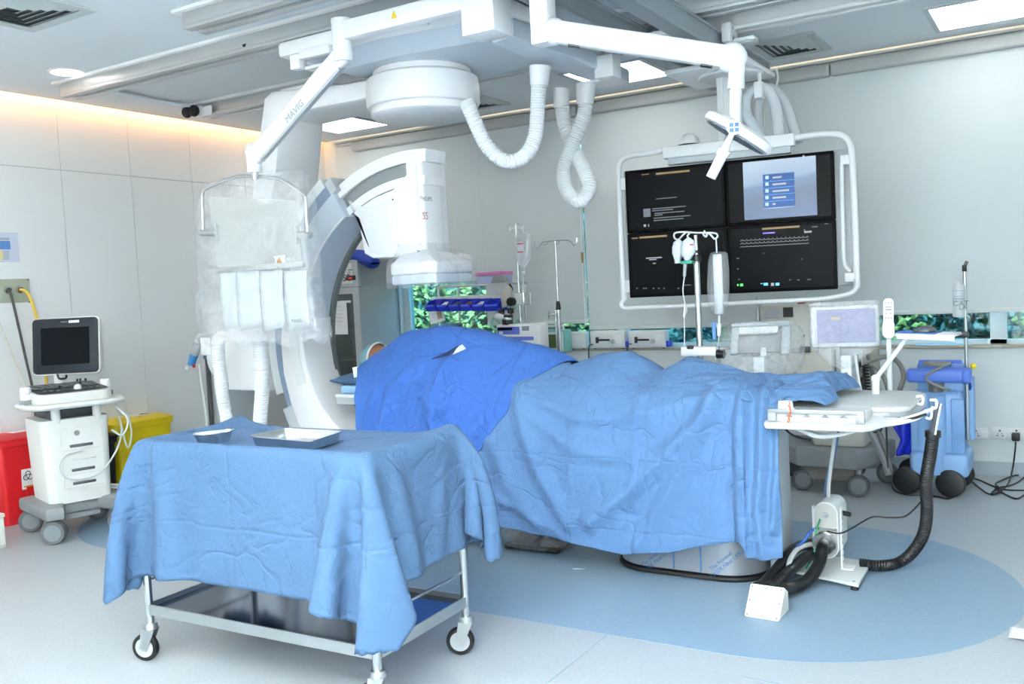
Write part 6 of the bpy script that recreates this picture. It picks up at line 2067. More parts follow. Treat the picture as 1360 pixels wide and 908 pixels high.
wallp = [Vector((pg.x, YB - .06, pg.z - .03)), P(1348, 600, Y=YB - .07), P(1345, 622, Y=YB - .07)]
obj('cord', B().tube(wallp + floorpts([(1340, 640), (1330, 652), (1322, 656), (1316, 656), (1325, 648), (1340, 645), (1352, 640), (1362, 632)]), .0055, n=6), BLACK, CD, world=True)
obj('cord', B().tube(floorpts([(1285, 633), (1300, 637), (1318, 645), (1335, 650), (1360, 651)]), .0055, n=6), BLACK, CD, world=True)
obj('cord', B().tube(floorpts([(1285, 634), (1300, 647), (1315, 656), (1330, 650), (1322, 643), (1330, 638), (1345, 632), (1356, 630)], .012), .0055, n=6), BLACK, CD, world=True)
obj('cord', B().tube(floorpts([(1322, 648), (1335, 656), (1350, 662), (1362, 656)], .008), .0055, n=6), BLACK, CD, world=True)
c2 = [P(1177, 562, Y=5.7), P(1178, 590, Y=5.8), P(1179, 615, Y=5.85)] + floorpts([(1181, 632), (1186, 648), (1194, 654), (1208, 657), (1225, 657), (1243, 659), (1258, 662), (1266, 660)])
tag(obj('mains_lead', B().tube(c2, .0055, n=6), BLACK), 'thin black cord running across the floor under the suction unit', 'cord')

# ================================================================== CONNECTOR POST, HOSES AND FLOOR BOX
CP = thing('cable_connector_post', 'white perforated cable post on a square base plate beside the table pedestal', 'cable post', (-1.05, 4.55, 0))
bp_ = [P(x, y, Z=.035) for x, y in ((1140, 776), (1030, 752), (1075, 733), (1157, 746))]
obj('base_plate', B().prism([(p_.x, p_.y) for p_ in bp_], 'z', .02, .036, bev=.004), OFFW, CP, world=True)
for p_ in bp_:
    q_ = p_.lerp(sum(bp_, Vector()) / 4, .12)
    obj('foot', B().cyl((q_.x, q_.y, 0), (q_.x, q_.y, .022), .018, n=10), BLACKR, CP, world=True)
for p_ in bp_:
    q_ = p_.lerp(sum(bp_, Vector()) / 4, .14)
    obj('plate_screw', B().cyl((q_.x, q_.y, .036), (q_.x, q_.y, .039), .006, n=8), GREYP, CP, world=True)
# housing: long box with a rounded front plate facing the viewer
hc = P(1097, 690, Y=4.44)
hx2 = .052
zt2, zb2 = .355, .09
prof_ = [(hc.x - hx2, zb2 + hx2)] + [(hc.x + hx2 * math.cos(R(a)), zb2 + hx2 + hx2 * math.sin(R(a))) for a in range(190, 351, 20)] + [(hc.x + hx2, zb2 + hx2)] + \
        [(hc.x + hx2 * math.cos(R(a)), zt2 - hx2 + hx2 * math.sin(R(a))) for a in range(10, 171, 20)]
obj('front_plate', B().prism(prof_, 'y', 4.435, 4.445), mat('aluminium_plate', '#c4c4bd', .4, .5), CP, world=True)
pr2 = [(x + (.004 if x > hc.x else -.004), z) for x, z in prof_]
obj('housing', B().prism(pr2, 'y', 4.446, 4.64, bev=.006), OFFW, CP, world=True)
obj('rim', B().tube([(x, 4.44, z) for x, z in prof_], .005, n=6, closed=True, smooth=False), WHITE, CP, world=True)
for sx in (-1, 1):
    xx = hc.x + sx * (hx2 + .012)
    obj('side_bracket', B().bb(xx - .004, xx + .004, 4.455, 4.485, .036, .33).bb(xx, xx + .05 * sx, 4.45, 4.52, .036, .042), WHITE, CP, world=True)
    for k in range(9):
        obj('bracket_hole', B().cyl((xx - .005, 4.47, .07 + k * .03), (xx + .005, 4.47, .07 + k * .03), .006, n=8), GREYP, CP, world=True)
zpg = P(1094, 720, Y=4.43).z
gl_ = B().lathe([(.028, -.035), (.05, -.035), (.056, -.02), (.056, .0), (.05, .01)], Matrix.Translation((hc.x - .005, 4.425, zpg)) @ Matrix.Rotation(R(90), 4, 'X') @ Matrix.Rotation(PI, 4, 'Y'), 24)
obj('gland', gl_, STEEL, CP, world=True)
obj('clamp_band', B().bb(hc.x - hx2, hc.x + hx2, 4.425, 4.436, zpg + .06, zpg + .072), STEEL, CP, world=True)
obj('plate_bolt', B().cyl((hc.x, 4.428, .30), (hc.x, 4.436, .30), .012, n=10), STEEL, CP, world=True)
obj('ground_wire', B().tube([P(x, y, Y=4.4) for x, y in ((1089, 689), (1084, 705), (1082, 725), (1079, 740), (1072, 752), (1062, 768))], .0045, n=6), mat('green_wire', '#1f8f5f', .5), CP, world=True)
obj('side_knob', B().cyl((hc.x + hx2, 4.5, .30), (hc.x + hx2 + .05, 4.49, .295), .012, n=10), BLACK, CP, world=True)
BH = mat('black_ribbed_hose', '#0e1012', .45)


def bhose(label, pts, r, corr=.06):
    o = obj('black_hose', B().tube(pts, r, n=14, res=10, corr=corr, pitch=.012), BH)
    return tag(o, label, 'hose')


wz = P(1020, 800, Z=.05)
bhose('thick black hose from the post\'s gland into the white floor box', [Vector((hc.x - .005, 4.40, zpg)), P(1092, 728, Y=4.33), P(1089, 745, Y=4.28), P(1080, 762, Y=4.2), P(1066, 775, Z=.05), P(1052, 780, Z=.045), P(1040, 782, Z=.06)], .028, .0)
bhose('black hose lying nearest the drape behind the white floor box', [P(1078, 722, Y=4.5), P(1060, 726, Y=4.42), P(1046, 738, Y=4.3), P(1030, 758, Y=4.18), P(1014, 775, Z=.05), P(1005, 780, Z=.05)], .026, .0)
bhose('black hose in the middle of the bundle behind the white floor box', [P(1082, 735, Y=4.45), P(1070, 740, Y=4.35), P(1055, 752, Y=4.25), P(1040, 766, Y=4.12), P(1026, 777, Z=.05), P(1018, 782, Z=.05)], .026, .0)
for pix, r_, mm, lb in (([(1083, 722, 4.48), (1070, 724, 4.4), (1058, 730, 4.33), (1050, 742, 4.25), (1046, 755, 4.2)], .012, WHITE2, 'white cable arching over the black hoses at the post'),
                        ([(1085, 700, 4.46), (1074, 708, 4.42), (1068, 718, 4.38), (1058, 725, 4.34)], .007, mat('blue_cable', '#2f5fae', .5), 'blue cable looping from the post towards the drape')):
    tag(obj('cable', B().tube([P(x, y, Y=Y) for x, y, Y in pix], r_, n=8), mm), lb, 'cable')
# big hose from the table end down to the post
c0_ = P(1238, 577, Y=4.3)
bigp = [P(1239, 575, Y=4.32), P(1236, 600, Y=4.36), P(1230, 640, Y=4.42), P(1231, 680, Y=4.5), P(1226, 710, Y=4.56), P(1210, 735, Y=4.62), P(1190, 748, Z=.04), P(1165, 751, Z=.036), P(1140, 748, Z=.045)]
bh = bhose('long black corrugated hose hanging from the table end and curving along the floor', bigp, .026, .07)
obj('hose_cuff', B().cyl(P(1239, 580, Y=4.32), P(1239, 572, Y=4.32), .033, n=16), BLACK, bh)
obj('inner_cables', B().tube([P(x, y, Y=4.3) for x, y in ((1239, 577), (1241, 560), (1245, 545), (1248, 537))], .013, n=8), DGREY, bh)
obj('inner_wire', B().tube([P(x, y, Y=4.29) for x, y in ((1242, 577), (1245, 560), (1248, 545), (1250, 536))], .005, n=6), PAPER, bh)
tag(obj('thin_cable', B().tube([P(x, y, Y=Y) for x, y, Y in ((1223, 666, 4.4), (1212, 678, 4.4), (1200, 686, 4.4), (1180, 687, 4.4), (1160, 686, 4.4), (1145, 693, 4.4), (1130, 702, 4.4), (1115, 708, 4.4), (1098, 705, 4.38))], .004, n=6), BLACK), 'thin black cable strung from the long hose to the cable post', 'cable')
for pix, mm, lb in (([(1110, 565, 4.5), (1106, 600, 4.52), (1101, 640, 4.55), (1100, 662, 4.56)], OFFW, 'off-white cable dropping from the table end to the cable post'), ([(1113, 565, 4.52), (1110, 590, 4.55), (1104, 615, 4.58), (1098, 640, 4.6), (1097, 664, 4.6)], mat('blue_grey_cable', '#5f7fa8', .5), 'blue-grey cable dropping from the table end to the cable post')):
    tag(obj('drop_cable', B().tube([P(x, y, Y=Y) for x, y, Y in pix], .009, n=8), mm), lb, 'cable')
# wedge-shaped floor box
w0 = [P(x, y, Z=.002) for x, y in ((988, 818), (1037, 822))]
wt = [P(x, y, Z=.115) for x, y in ((999, 778), (1047, 787))]
dvw = (w0[1] - w0[0]); nv_ = Vector((-dvw.y, dvw.x, 0)).normalized()
WB = thing('floor_connection_box', 'white wedge-shaped metal floor box in front of the black hoses', 'box', ((w0[0] + w0[1]) / 2))
A0 = w0[0].copy()
A1 = A0 + Vector((w0[1].x - w0[0].x, -.004, 0))
nv_ = Vector((.02, 1, 0)).normalized()
A0.z = A1.z = .001
dep = .15
T0, T1 = A0 + nv_ * .10 + Vector((0, 0, .115)), A1 + nv_ * .10 + Vector((0, 0, .115))
B0, B1 = A0 + nv_ * dep, A1 + nv_ * dep
U0, U1 = B0 + Vector((0, 0, .085)), B1 + Vector((0, 0, .085))
b = B()
V = [b.bm.verts.new(v) for v in (A0, A1, T1, T0, B0, B1, U1, U0)]
for f in ((0, 1, 2, 3), (1, 5, 6, 2), (0, 3, 7, 4), (3, 2, 6, 7), (0, 4, 5, 1), (4, 7, 6, 5)): b.bm.faces.new([V[k] for k in f])
bmesh.ops.recalc_face_normals(b.bm, faces=b.bm.faces)
bmesh.ops.bevel(b.bm, geom=list(b.bm.edges), offset=.004, segments=2, affect='EDGES')
obj('housing', b, mat('cream_white_metal', '#e3e3d8', .4), WB, world=True)
fn = (T0 - A0).cross(A1 - A0).normalized()
if fn.y > 0: fn = -fn
for a_, c_ in ((.08, .08), (.92, .08), (.08, .5), (.92, .5), (.08, .92), (.92, .92), (.5, .08), (.5, .92)):
    p_ = A0.lerp(A1, a_).lerp(T0.lerp(T1, a_), c_)
    obj('screw', B().cyl(p_ - fn * .001, p_ + fn * .003, .004, n=8), GREYP, WB, world=True)

# plastic-wrapped foot pedal under the table and a torn scrap
pdl = thing('foot_pedal', 'foot pedal wrapped in a crinkled clear plastic bag under the drape edge', 'pedal', (P(705, 732, Z=0).x, 4.32, 0))
pc2 = P(705, 725, Z=.03)
obj('pedal_base', B().bb(pc2.x - .17, pc2.x + .17, 4.25, 4.45, .004, .03, bev=.008), BLACK, pdl, world=True)
obj('pedal_plate', B().box((pc2.x - .06, 4.35, .055), (.15, .18, .03), rot=rx(R(12)), bev=.008).box((pc2.x + .1, 4.35, .05), (.1, .16, .03), rot=rx(R(12)), bev=.008), DGREY, pdl, world=True)
b = B()
bmesh.ops.create_icosphere(b.bm, subdivisions=4, radius=1)
for v in b.bm.verts:
    n_ = v.co.normalized()
    k = 1 + .16 * ridge(n_.x * 2.2, n_.y * 2.2, n_.z * 2.2) + .06 * fbm(n_.x * 7, n_.y * 7, n_.z * 7)
    v.co = Vector((pc2.x + n_.x * .225 * k, 4.34 + n_.y * .13 * k, max(.003, .07 + n_.z * .085 * k)))
obj('plastic_bag', b, FILM2, pdl, world=True)
sc_ = P(768, 755, Z=.003)
tag(obj('paper_scrap', B().prism([(sc_.x - .03, sc_.y - .01), (sc_.x - .01, sc_.y - .014), (sc_.x + .035, sc_.y + .012), (sc_.x + .01, sc_.y + .01), (sc_.x - .02, sc_.y + .006)], 'z', .0014, .0028), PAPER), 'tiny white paper scrap on the blue floor under the table', 'scrap')
q_ = P(1352, 834, Z=.03)
rows = [[(q_.x - .03 + .14 * i / 12 , q_.y - .06 + .12 * j / 12, max(.0022, .012 + .022 * ridge(i * .45, j * .45, 1) * math.sin(PI * i / 12) * math.sin(PI * j / 12))) for j in range(13)] for i in range(13)]
tag(obj('wipe', B().grid(rows), PAPER, solid=.002), 'crumpled white wipe on the floor at the right edge of the picture', 'wipe')

# ================================================================== TABLE-SIDE SCREENS, REMOTE AND MOUSE SHELF
vd = (CAMP - P(1122, 433, Y=4.84)).normalized()
vr = Vector((0, 0, 1)).cross(vd); vr = Vector((vr.x, vr.y, 0)).normalized()
SCR = thing('touch_screen', 'lit table-side touch screen wrapped in crinkled plastic on a white post', 'screen', (P(1122, 520, Y=4.84).x, 4.84, ZT))
M2 = face_m(P(1122, 433, Y=4.84), vr, (0, 0, 1))
b = B(); ubox(b, 1077, 406, 1168, 461, -.03, 0, M2, bev=.012); uobj('screen_case', b, WHITE2, SCR, M2)
b = B(); ubox(b, 1085, 410, 1163, 455, 0.0, .002, M2); uobj('screen_panel', b, mat('lilac_screen', '#77799f', .4, emis=.1, ecol='#9a9ccc'), SCR, M2)
b = B(); ubox(b, 1103, 421, 1116, 424.5, .002, .003, M2); uobj('screen_tag', b, mat('tan_tag', '#c9b08a', .6), SCR, M2)
b = B(); ubox(b, 1113, 456, 1126, 459.5, .001, .003, M2); uobj('maker_plate', b, PAPER, SCR, M2)
b = B(); ubox(b, 1078, 435, 1082, 456, .0, .006, M2); uobj('side_key', b, WHITE, SCR, M2)
b = B()
rows = []
nlev = [(402, 1079, 1168), (406, 1075, 1171), (430, 1074, 1172), (458, 1075, 1171), (465, 1082, 1164), (475, 1092, 1150), (484, 1102, 1138), (489, 1110, 1132)]
for i, (y, xa, xb) in enumerate(nlev):
    a_, c_ = PP(xa, y, 0, M2), PP(xb, y, 0, M2)
    rr = []
    for k in range(33):
        t_ = 2 * PI * k / 32
        ex = math.copysign(abs(math.cos(t_)) ** .4, math.cos(t_)); ey = math.copysign(abs(math.sin(t_)) ** .4, math.sin(t_))
        u_ = (a_[0] + c_[0]) / 2 + ex * (c_[0] - a_[0]) / 2
        rr.append((u_ + .004 * fbm(u_ * 30, i, t_), a_[1] + .004 * fbm(u_ * 20, t_, i), -.016 + ey * .028 + .006 * ridge(u_ * 14, i * .8, t_)))
    rr[-1] = rr[0]
    rows.append(rr)
b.grid(rows)
uobj('plastic_cover', b, FILM2, SCR, M2)
ps = P(1124, 485, Y=4.84)
obj('post', B().box((ps.x, 4.85, (ps.z + ZT + .0) / 2 + .02), (.05, .035, ps.z - ZT + .06), bev=.005), WHITE, SCR, world=True)
obj('post_slot', B().bb(ps.x - .008, ps.x + .008, 4.828, 4.834, ZT + .02, ZT + .08), GREYP, SCR, world=True)
obj('post_foot', B().bb(ps.x - .06, ps.x + .06, 4.72, 4.9, ZT - .055, ZT - .005, bev=.006), WHITE2, SCR, world=True)
obj('lead', B().tube([P(x, y, Y=4.83) for x, y in ((1136, 472), (1139, 495), (1144, 520), (1147, 540))], .006, n=6), WHITE2, SCR, world=True)

SC2 = thing('touch_screen', 'grey control screen seen edge-on in a loose clear bag beside the IV pole', 'screen', (P(1010, 500, Y=4.86).x, 4.86, ZT))
M3 = face_m(P(1010, 460, Y=4.88), (math.cos(R(20)), math.sin(R(20)), 0), (0, .25, 1))
b = B(); ubox(b, 970, 427, 1050, 433, -.07, .03, M3, bev=.012); uobj('case_top', b, LGREY, SC2, M3)
b = B(); ubox(b, 981, 432, 1034, 443, -.04, .02, M3, bev=.012); uobj('grip_bar', b, WHITE, SC2, M3)
b = B(); ubox(b, 971, 433, 981, 470, -.04, .015, M3, bev=.008); ubox(b, 1038, 431, 1050, 470, -.04, .015, M3, bev=.008); uobj('side_frame', b, LGREY, SC2, M3)
b = B(); ubox(b, 978, 440, 1046, 468, -.05, -.03, M3, bev=.004); uobj('rear_panel', b, GREYP, SC2, M3)
b = B(); ubox(b, 1010, 461, 1018, 492, -.05, .0, M3, bev=.004); uobj('stem', b, WHITE2, SC2, M3)
st2 = P(1012, 478, Y=4.86)
obj('stem_foot', B().bb(st2.x - .03, st2.x + .03, 4.8, 4.9, ZT - .05, st2.z + .02, bev=.005), WHITE2, SC2, world=True)
b = B()
bmesh.ops.create_icosphere(b.bm, subdivisions=5, radius=1)
a_, c_ = PP(958, 430, 0, M3), PP(1064, 500, 0, M3)
for v in b.bm.verts:
    n_ = v.co.normalized()
    e = lambda q: math.copysign(abs(q) ** .5, q)
    k = 1 + .07 * ridge(n_.x * 2.6, n_.y * 2.6, n_.z * 2.6) + .03 * fbm(n_.x * 9, n_.y * 9, n_.z * 9)
    v.co = Vector(((a_[0] + c_[0]) / 2 + e(n_.x) * (c_[0] - a_[0]) / 2 * k, (a_[1] + c_[1]) / 2 + e(n_.y) * abs(a_[1] - c_[1]) / 2 * k, -.01 + e(n_.z) * .085 * k))
uobj('plastic_bag', b, FILM2, SC2, M3)

M4 = face_m(P(1180, 430, Y=4.8), vr, (0, .1, 1))
RM = thing('remote_control', 'white hand remote with grey keys standing beside the touch screen', 'remote', (P(1180, 455, Y=4.82).x, 4.82, ZT))
b = B(); pr_ = rrect(PP(1173, 430, 0, M4)[0], PP(1187, 430, 0, M4)[0], PP(1180, 440, 0, M4)[1], PP(1180, 396, 0, M4)[1], .022); b.prism(pr_, 'z', -.02, 0, bev=.003); uobj('keypad_body', b, WHITE, RM, M4)
b = B(); pr_ = rrect(PP(1172, 430, 0, M4)[0], PP(1188, 430, 0, M4)[0], PP(1180, 449, 0, M4)[1], PP(1180, 426, 0, M4)[1], .02); b.prism(pr_, 'z', -.03, .006, bev=.004); uobj('holder', b, WHITE, RM, M4)
b = B()
for yy, xs_ in ((402, (1176, 1180, 1184)), (416, (1177, 1183)), (422, (1176, 1180, 1184))):
    for x_ in xs_: ubox(b, x_ - .9, yy - .8, x_ + .9, yy + .8, 0, .002, M4)
for yy in (407.5, 411): ubox(b, 1176, yy - .8, 1184.5, yy + .8, 0, .002, M4)
uobj('keys', b, GREYP, RM, M4)
rp = P(1180, 449, Y=4.83)
obj('mount_arm', B().cyl((rp.x, 4.84, ZT - .03), (rp.x, 4.84, rp.z + .02), .012, n=10).bb(rp.x - .03, rp.x + .03, 4.72, 4.87, ZT - .05, ZT - .02), WHITE2, RM, world=True)

MS = thing('mouse_shelf', 'white tray on a slanted arm fixed to the table foot', 'tray', (P(1163, 520, Z=ZT).x, P(1163, 522, Z=ZT).y, ZT))
ab = P(1163, 503, Y=4.62)
obj('arm_base', B().cyl((ab.x, 4.62, ZT), (ab.x, 4.62, ab.z), .018, n=14).sphere((ab.x, 4.62, ab.z), .022), WHITE, MS, world=True)
at = P(1204, 449, Y=4.62)
obj('slanted_arm', B().cyl((ab.x, 4.62, ab.z), at, .011, n=12), WHITE, MS, world=True)
tq = [P(1190, 441, Y=4.52), P(1198, 438, Y=4.72), P(1274, 442, Y=4.72), P(1268, 448, Y=4.52)]
zt_ = P(1230, 444, Y=4.62).z
tx0, tx1 = tq[0].x, tq[3].x
obj('tray_plate', B().box(((tx0 + tx1) / 2, 4.64, zt_), (tx1 - tx0 + .0, .24, .014), rot=ry(R(2.5)) @ rz(R(-4)), bev=.005), WHITE, MS, world=True)
obj('tray_lip', B().box(((tx0 + tx1) / 2, 4.525, zt_ - .006), (tx1 - tx0, .012, .026), rot=ry(R(2.5)) @ rz(R(-4)), bev=.004), WHITE, MS, world=True)
tag(obj('mouse_pad', B().box(((tx0 + tx1) / 2 - .04, 4.63, zt_ + .0105), (.17, .19, .003), rot=ry(R(2.5)) @ rz(R(-4))), mat('blue_mouse_pad', '#3d74c8', .6)), 'thin blue mouse pad on the white slanted-arm tray', 'mouse pad')
mc = P(1228, 436, Y=4.62)
MO = thing('mouse', 'dark grey computer mouse on the blue pad', 'mouse', (mc.x, 4.62, zt_ + .012))
b = B()
bmesh.ops.create_uvsphere(b.bm, u_segments=20, v_segments=12, radius=1)
for v in b.bm.verts:
    v.co = Vector((mc.x + v.co.x * .052, 4.62 + v.co.y * .034, zt_ + .0125 + max(0, v.co.z) * (.03 + .008 * v.co.x)))
obj('mouse_body', b, DGREY, MO, world=True)
obj('mouse_skirt', B().box((mc.x, 4.62, zt_ + .017), (.098, .06, .008), bev=.003), BLACK, MO, world=True)
tag(obj('folded_paper', B().box((P(1252, 455, Y=YB).x, YB + .0, ZS + .022), (.34, .1, .006), rot=rz(R(3))), mat('pale_blue_paper', '#b9def0', .7)), 'pale blue sheet of paper lying on the window sill', 'paper')

# ================================================================== ULTRASOUND MACHINE
UA = R(73)
ux, uy = Vector((math.cos(UA), math.sin(UA), 0)), Vector((-math.sin(UA), math.cos(UA), 0))   # local right, local back
UC = Vector((-5.625, 3.55, 0))
US = thing('ultrasound_machine', 'white ultrasound machine with dark monitor and keyboard on grey wheels', 'ultrasound machine', UC, UA)
UB = mat('ultrasound_white', '#e6e8e4', .45, var=.02)
UG = mat('ultrasound_grey', '#858b8e', .5, var=.04)
# wheel base: two long feet and a cross body
obj('base', B().prism([(-.25, -.30), (-.15, -.32), (-.10, -.16), (.10, -.16), (.15, -.32), (.25, -.30), (.27, .25), (.17, .28), (.13, .14), (-.13, .14), (-.17, .28), (-.27, .25)], 'z', .15, .235, bev=.02), UG, US)
obj('base_tray', B().bb(-.10, .12, -.14, .16, .11, .15, bev=.01), UG, US)
for x_, y_ in ((-.2, -.26), (.2, -.26), (-.21, .23), (.21, .23)):
    Mw = Matrix.Translation((x_, y_, .075)) @ Matrix.Rotation(R(-35 if y_ < 0 else -20), 4, 'Z') @ Matrix.Rotation(R(90), 4, 'X')
    wo = obj('castor', B().lathe([(.05, -.032), (.07, -.032), (.075, -.022), (.075, .022), (.07, .032), (.05, .032)], Mw, 28), mat('castor_dark2', '#5d6468', .6), US)
    obj('wheel_disc', B().lathe([(0, -.034), (.052, -.033), (.052, .033), (0, .034)], Mw, 24), WH, wo)
    obj('castor_stem', B().cyl((x_, y_ + .02, .1), (x_, y_ + .02, .17), .025, n=10), UG, wo)
# tapered body
bd = B()
lo = rrect(-.19, .19, -.19, .22, .05, 4); hi = rrect(-.21, .21, -.17, .24, .05, 4)
A = [bd.bm.verts.new((x, y, .225)) for x, y in lo]; C = [bd.bm.verts.new((x, y, .76)) for x, y in hi]
n_ = len(lo)
for k in range(n_): bd.bm.faces.new((A[k], A[(k + 1) % n_], C[(k + 1) % n_], C[k]))
bd.bm.faces.new(A[::-1]); bd.bm.faces.new(C)
obj('body', bd, UB, US)
fy = lambda z: -.19 + .02 * (z - .225) / .535 - .003
fp = B()
fr_ = rrect(-.1, .15, .30, .70, .03, 4)
A = [fp.bm.verts.new((x, fy(z) - .003, z)) for x, z in fr_]; C = [fp.bm.verts.new((x, fy(z) + .01, z)) for x, z in fr_]
n_ = len(fr_)
fp.bm.faces.new(A); fp.bm.faces.new(C[::-1])
for k in range(n_): fp.bm.faces.new((A[k], C[k], C[(k + 1) % n_], A[(k + 1) % n_]))
pan = obj('front_panel', fp, UB, US)
for z in (.585, .43, .345):
    obj('slot', B().bb(-.05, .09, fy(z) - .008, fy(z), z - .009, z + .009, bev=.003), DGREY, pan)
    obj('slot_line', B().bb(-.09, .135, fy(z) - .0045, fy(z), z - .028, z - .026), LGREY, pan)
obj('drawer_lip', B().bb(-.04, .10, fy(.5) - .012, fy(.5), .492, .508, bev=.004), UB, pan)
obj('badge', B().cyl((.0, fy(.66) - .006, .665), (.0, fy(.66), .665), .016, n=18), GREYP, pan)
# console on top
obj('riser', B().bb(-.15, .15, -.1, .18, .76, .83, bev=.02), DGREY, US)
for x_ in (-.11, .14): obj('console_leg', B().cyl((x_, -.15, .74), (x_, -.15, .85), .028, n=14), UB, US)
con = rrect(-.27, .27, -.28, .20, .11, 6)
obj('console_tray', B().prism(con, 'z', .835, .87, bev=.012), UB, US)
ring = rrect(-.285, .285, -.32, .12, .14, 6)
rail_ = [(x, y, .858) for x, y in ring]
obj('handle_rail', B().tube(rail_, .022, n=10, smooth=False, closed=True, flat=(1, .8)), UB, US)
kb = B()
kp = rrect(-.23, .23, -.24, .20, .07, 5)
A = [kb.bm.verts.new((x, y, .872)) for x, y in kp]; C = [kb.bm.verts.new((x, y, .93 + (y + .24) * .08)) for x, y in kp]
n_ = len(kp)
kb.bm.faces.new(A[::-1]); kb.bm.faces.new(C)
for k in range(n_): kb.bm.faces.new((A[k], A[(k + 1) % n_], C[(k + 1) % n_], C[k]))
obj('keyboard_body', kb, UB, US)
kz = lambda y: .931 + (y + .24) * .08
kk = B()
ks = [kk.bm.verts.new((x * .93, y * .93, kz(y * .93) + .003)) for x, y in kp]
kk.bm.faces.new(ks)
obj('keyboard_deck', kk, mat('keyboard_dark', '#3a4044', .5), US)
keys = B()
for r_ in range(6):
    for c_ in range(13):
        x_, y_ = -.185 + c_ * .031, -.02 + r_ * .03
        if r_ > 4 and c_ % 3 == 0: continue
        keys.box((x_, y_, kz(y_) + .008), (.024, .022, .007), bev=.0015, seg=1)
for c_ in range(9): keys.box((-.16 + c_ * .04, -.14 + .01 * (c_ % 2), kz(-.14) + .008), (.02, .02, .008), bev=.002, seg=1)
ko = tag(obj('keys', keys, mat('key_grey', '#5b6266', .5), US), kind='stuff')
obj('trackball', B().sphere((.04, -.13, kz(-.13) + .01), .024), PAPER, US)
for x_, y_ in ((.12, .15), (.14, .155), (.17, .14), (-.05, -.06), (.1, .02)): obj('slider_knob', B().box((x_, y_, kz(y_) + .014), (.012, .01, .022)), BLACK, US)
for x_, y_ in ((-.25, -.06), (.25, -.0)):
    cu_ = obj('cup', B().cyl((x_, y_, .86), (x_, y_, .90), .045, n=16), UG, US)
    tag(obj('gel_bottle', B().lathe([(.0, 1.0), (.025, 1.0), (.032, .992), (.034, .96), (.03, .955), (.033, .95), (.034, .88), (0, .88)], Matrix.Translation((x_, y_, -.02)), 18), WHITE, US), 'white gel bottle standing in the cup holder')
# monitor on its neck
obj('monitor_neck', B().box((.03, .2, .975), (.075, .05, .17), bev=.012), UB, US)
mcen = P(86, 459, D=6.12)
mdl = US.matrix_basis.inverted() @ mcen
MU = face_m(mcen, Vector((_r.x, _r.y, 0)).normalized() + Vector((0, 0, -.0)), Vector((0, 0, 1)) + Vector((-_f.x, -_f.y, 0)) * -.12)
b = B(); a_, c_ = PP(40, 425, 0, MU), PP(133, 494, 0, MU)
e_, g_ = PP(128, 420, 0, MU), PP(47, 497, 0, MU)
u0, u1, v0, v1 = (a_[0] + g_[0]) / 2, (c_[0] + e_[0]) / 2, (c_[1] + g_[1]) / 2, (a_[1] + e_[1]) / 2
mo = uobj('monitor_shell', B().prism(rrect(u0 - .006, u1 + .006, v0 - .008, v1 + .006, .03), 'z', -.045, -.004, bev=.008), UB, US, MU)
uobj('monitor_bezel', B().prism(rrect(u0, u1, v0, v1, .028), 'z', -.006, .004, bev=.003), mat('slate_bezel', '#20262e', .4, spec=.2), mo, MU)
w_, h_ = u1 - u0, v1 - v0
uobj('monitor_screen', B().bb(u0 + w_ * .13, u1 - w_ * .13, v0 + h_ * .16, v1 - h_ * .17, .0035, .0052), mat('dead_screen', '#0c1015', .3, spec=.08), mo, MU)
uobj('monitor_sticker', B().bb(u0 + w_ * .56, u0 + w_ * .72, v1 - h_ * .09, v1 - h_ * .045, .0045, .0055), PAPER, mo, MU)
uobj('monitor_mark', B().bb(u0 + w_ * .44, u0 + w_ * .54, v1 - h_ * .073, v1 - h_ * .062, .0045, .0052), GREYP, mo, MU)
obj('neck_cable', B().tube([(-.0, .16, 1.03), (.01, .15, 1.0), (.05, .15, 1.0), (.06, .17, 1.03)], .007, n=6), BLACK, US)
# probe cables
for pts in ([(.30, .0, .86), (.32, -.05, .65), (.36, -.02, .50), (.40, -.0, .62), (.36, .02, .85)], [(.22, -.2, .83), (.3, -.24, .72), (.26, -.24, .62), (.2, -.22, .66)], [(.31, .02, .84), (.28, -.15, .6), (.12, -.215, .40), (-.06, -.21, .38), (-.13, -.21, .46), (-.08, -.205, .54), (.02, -.205, .55)]):
    obj('probe_cable', B().tube(pts, .006, n=6), OFFW, US)
for z_ in (.26, .24):
    obj('mains_cable', B().tube([(.2, .1, z_), (.32, .05, z_ - .02), (.42, .08, z_ - .04), (.5, .15, z_ - .03)], .009, n=6), PAPER, US)

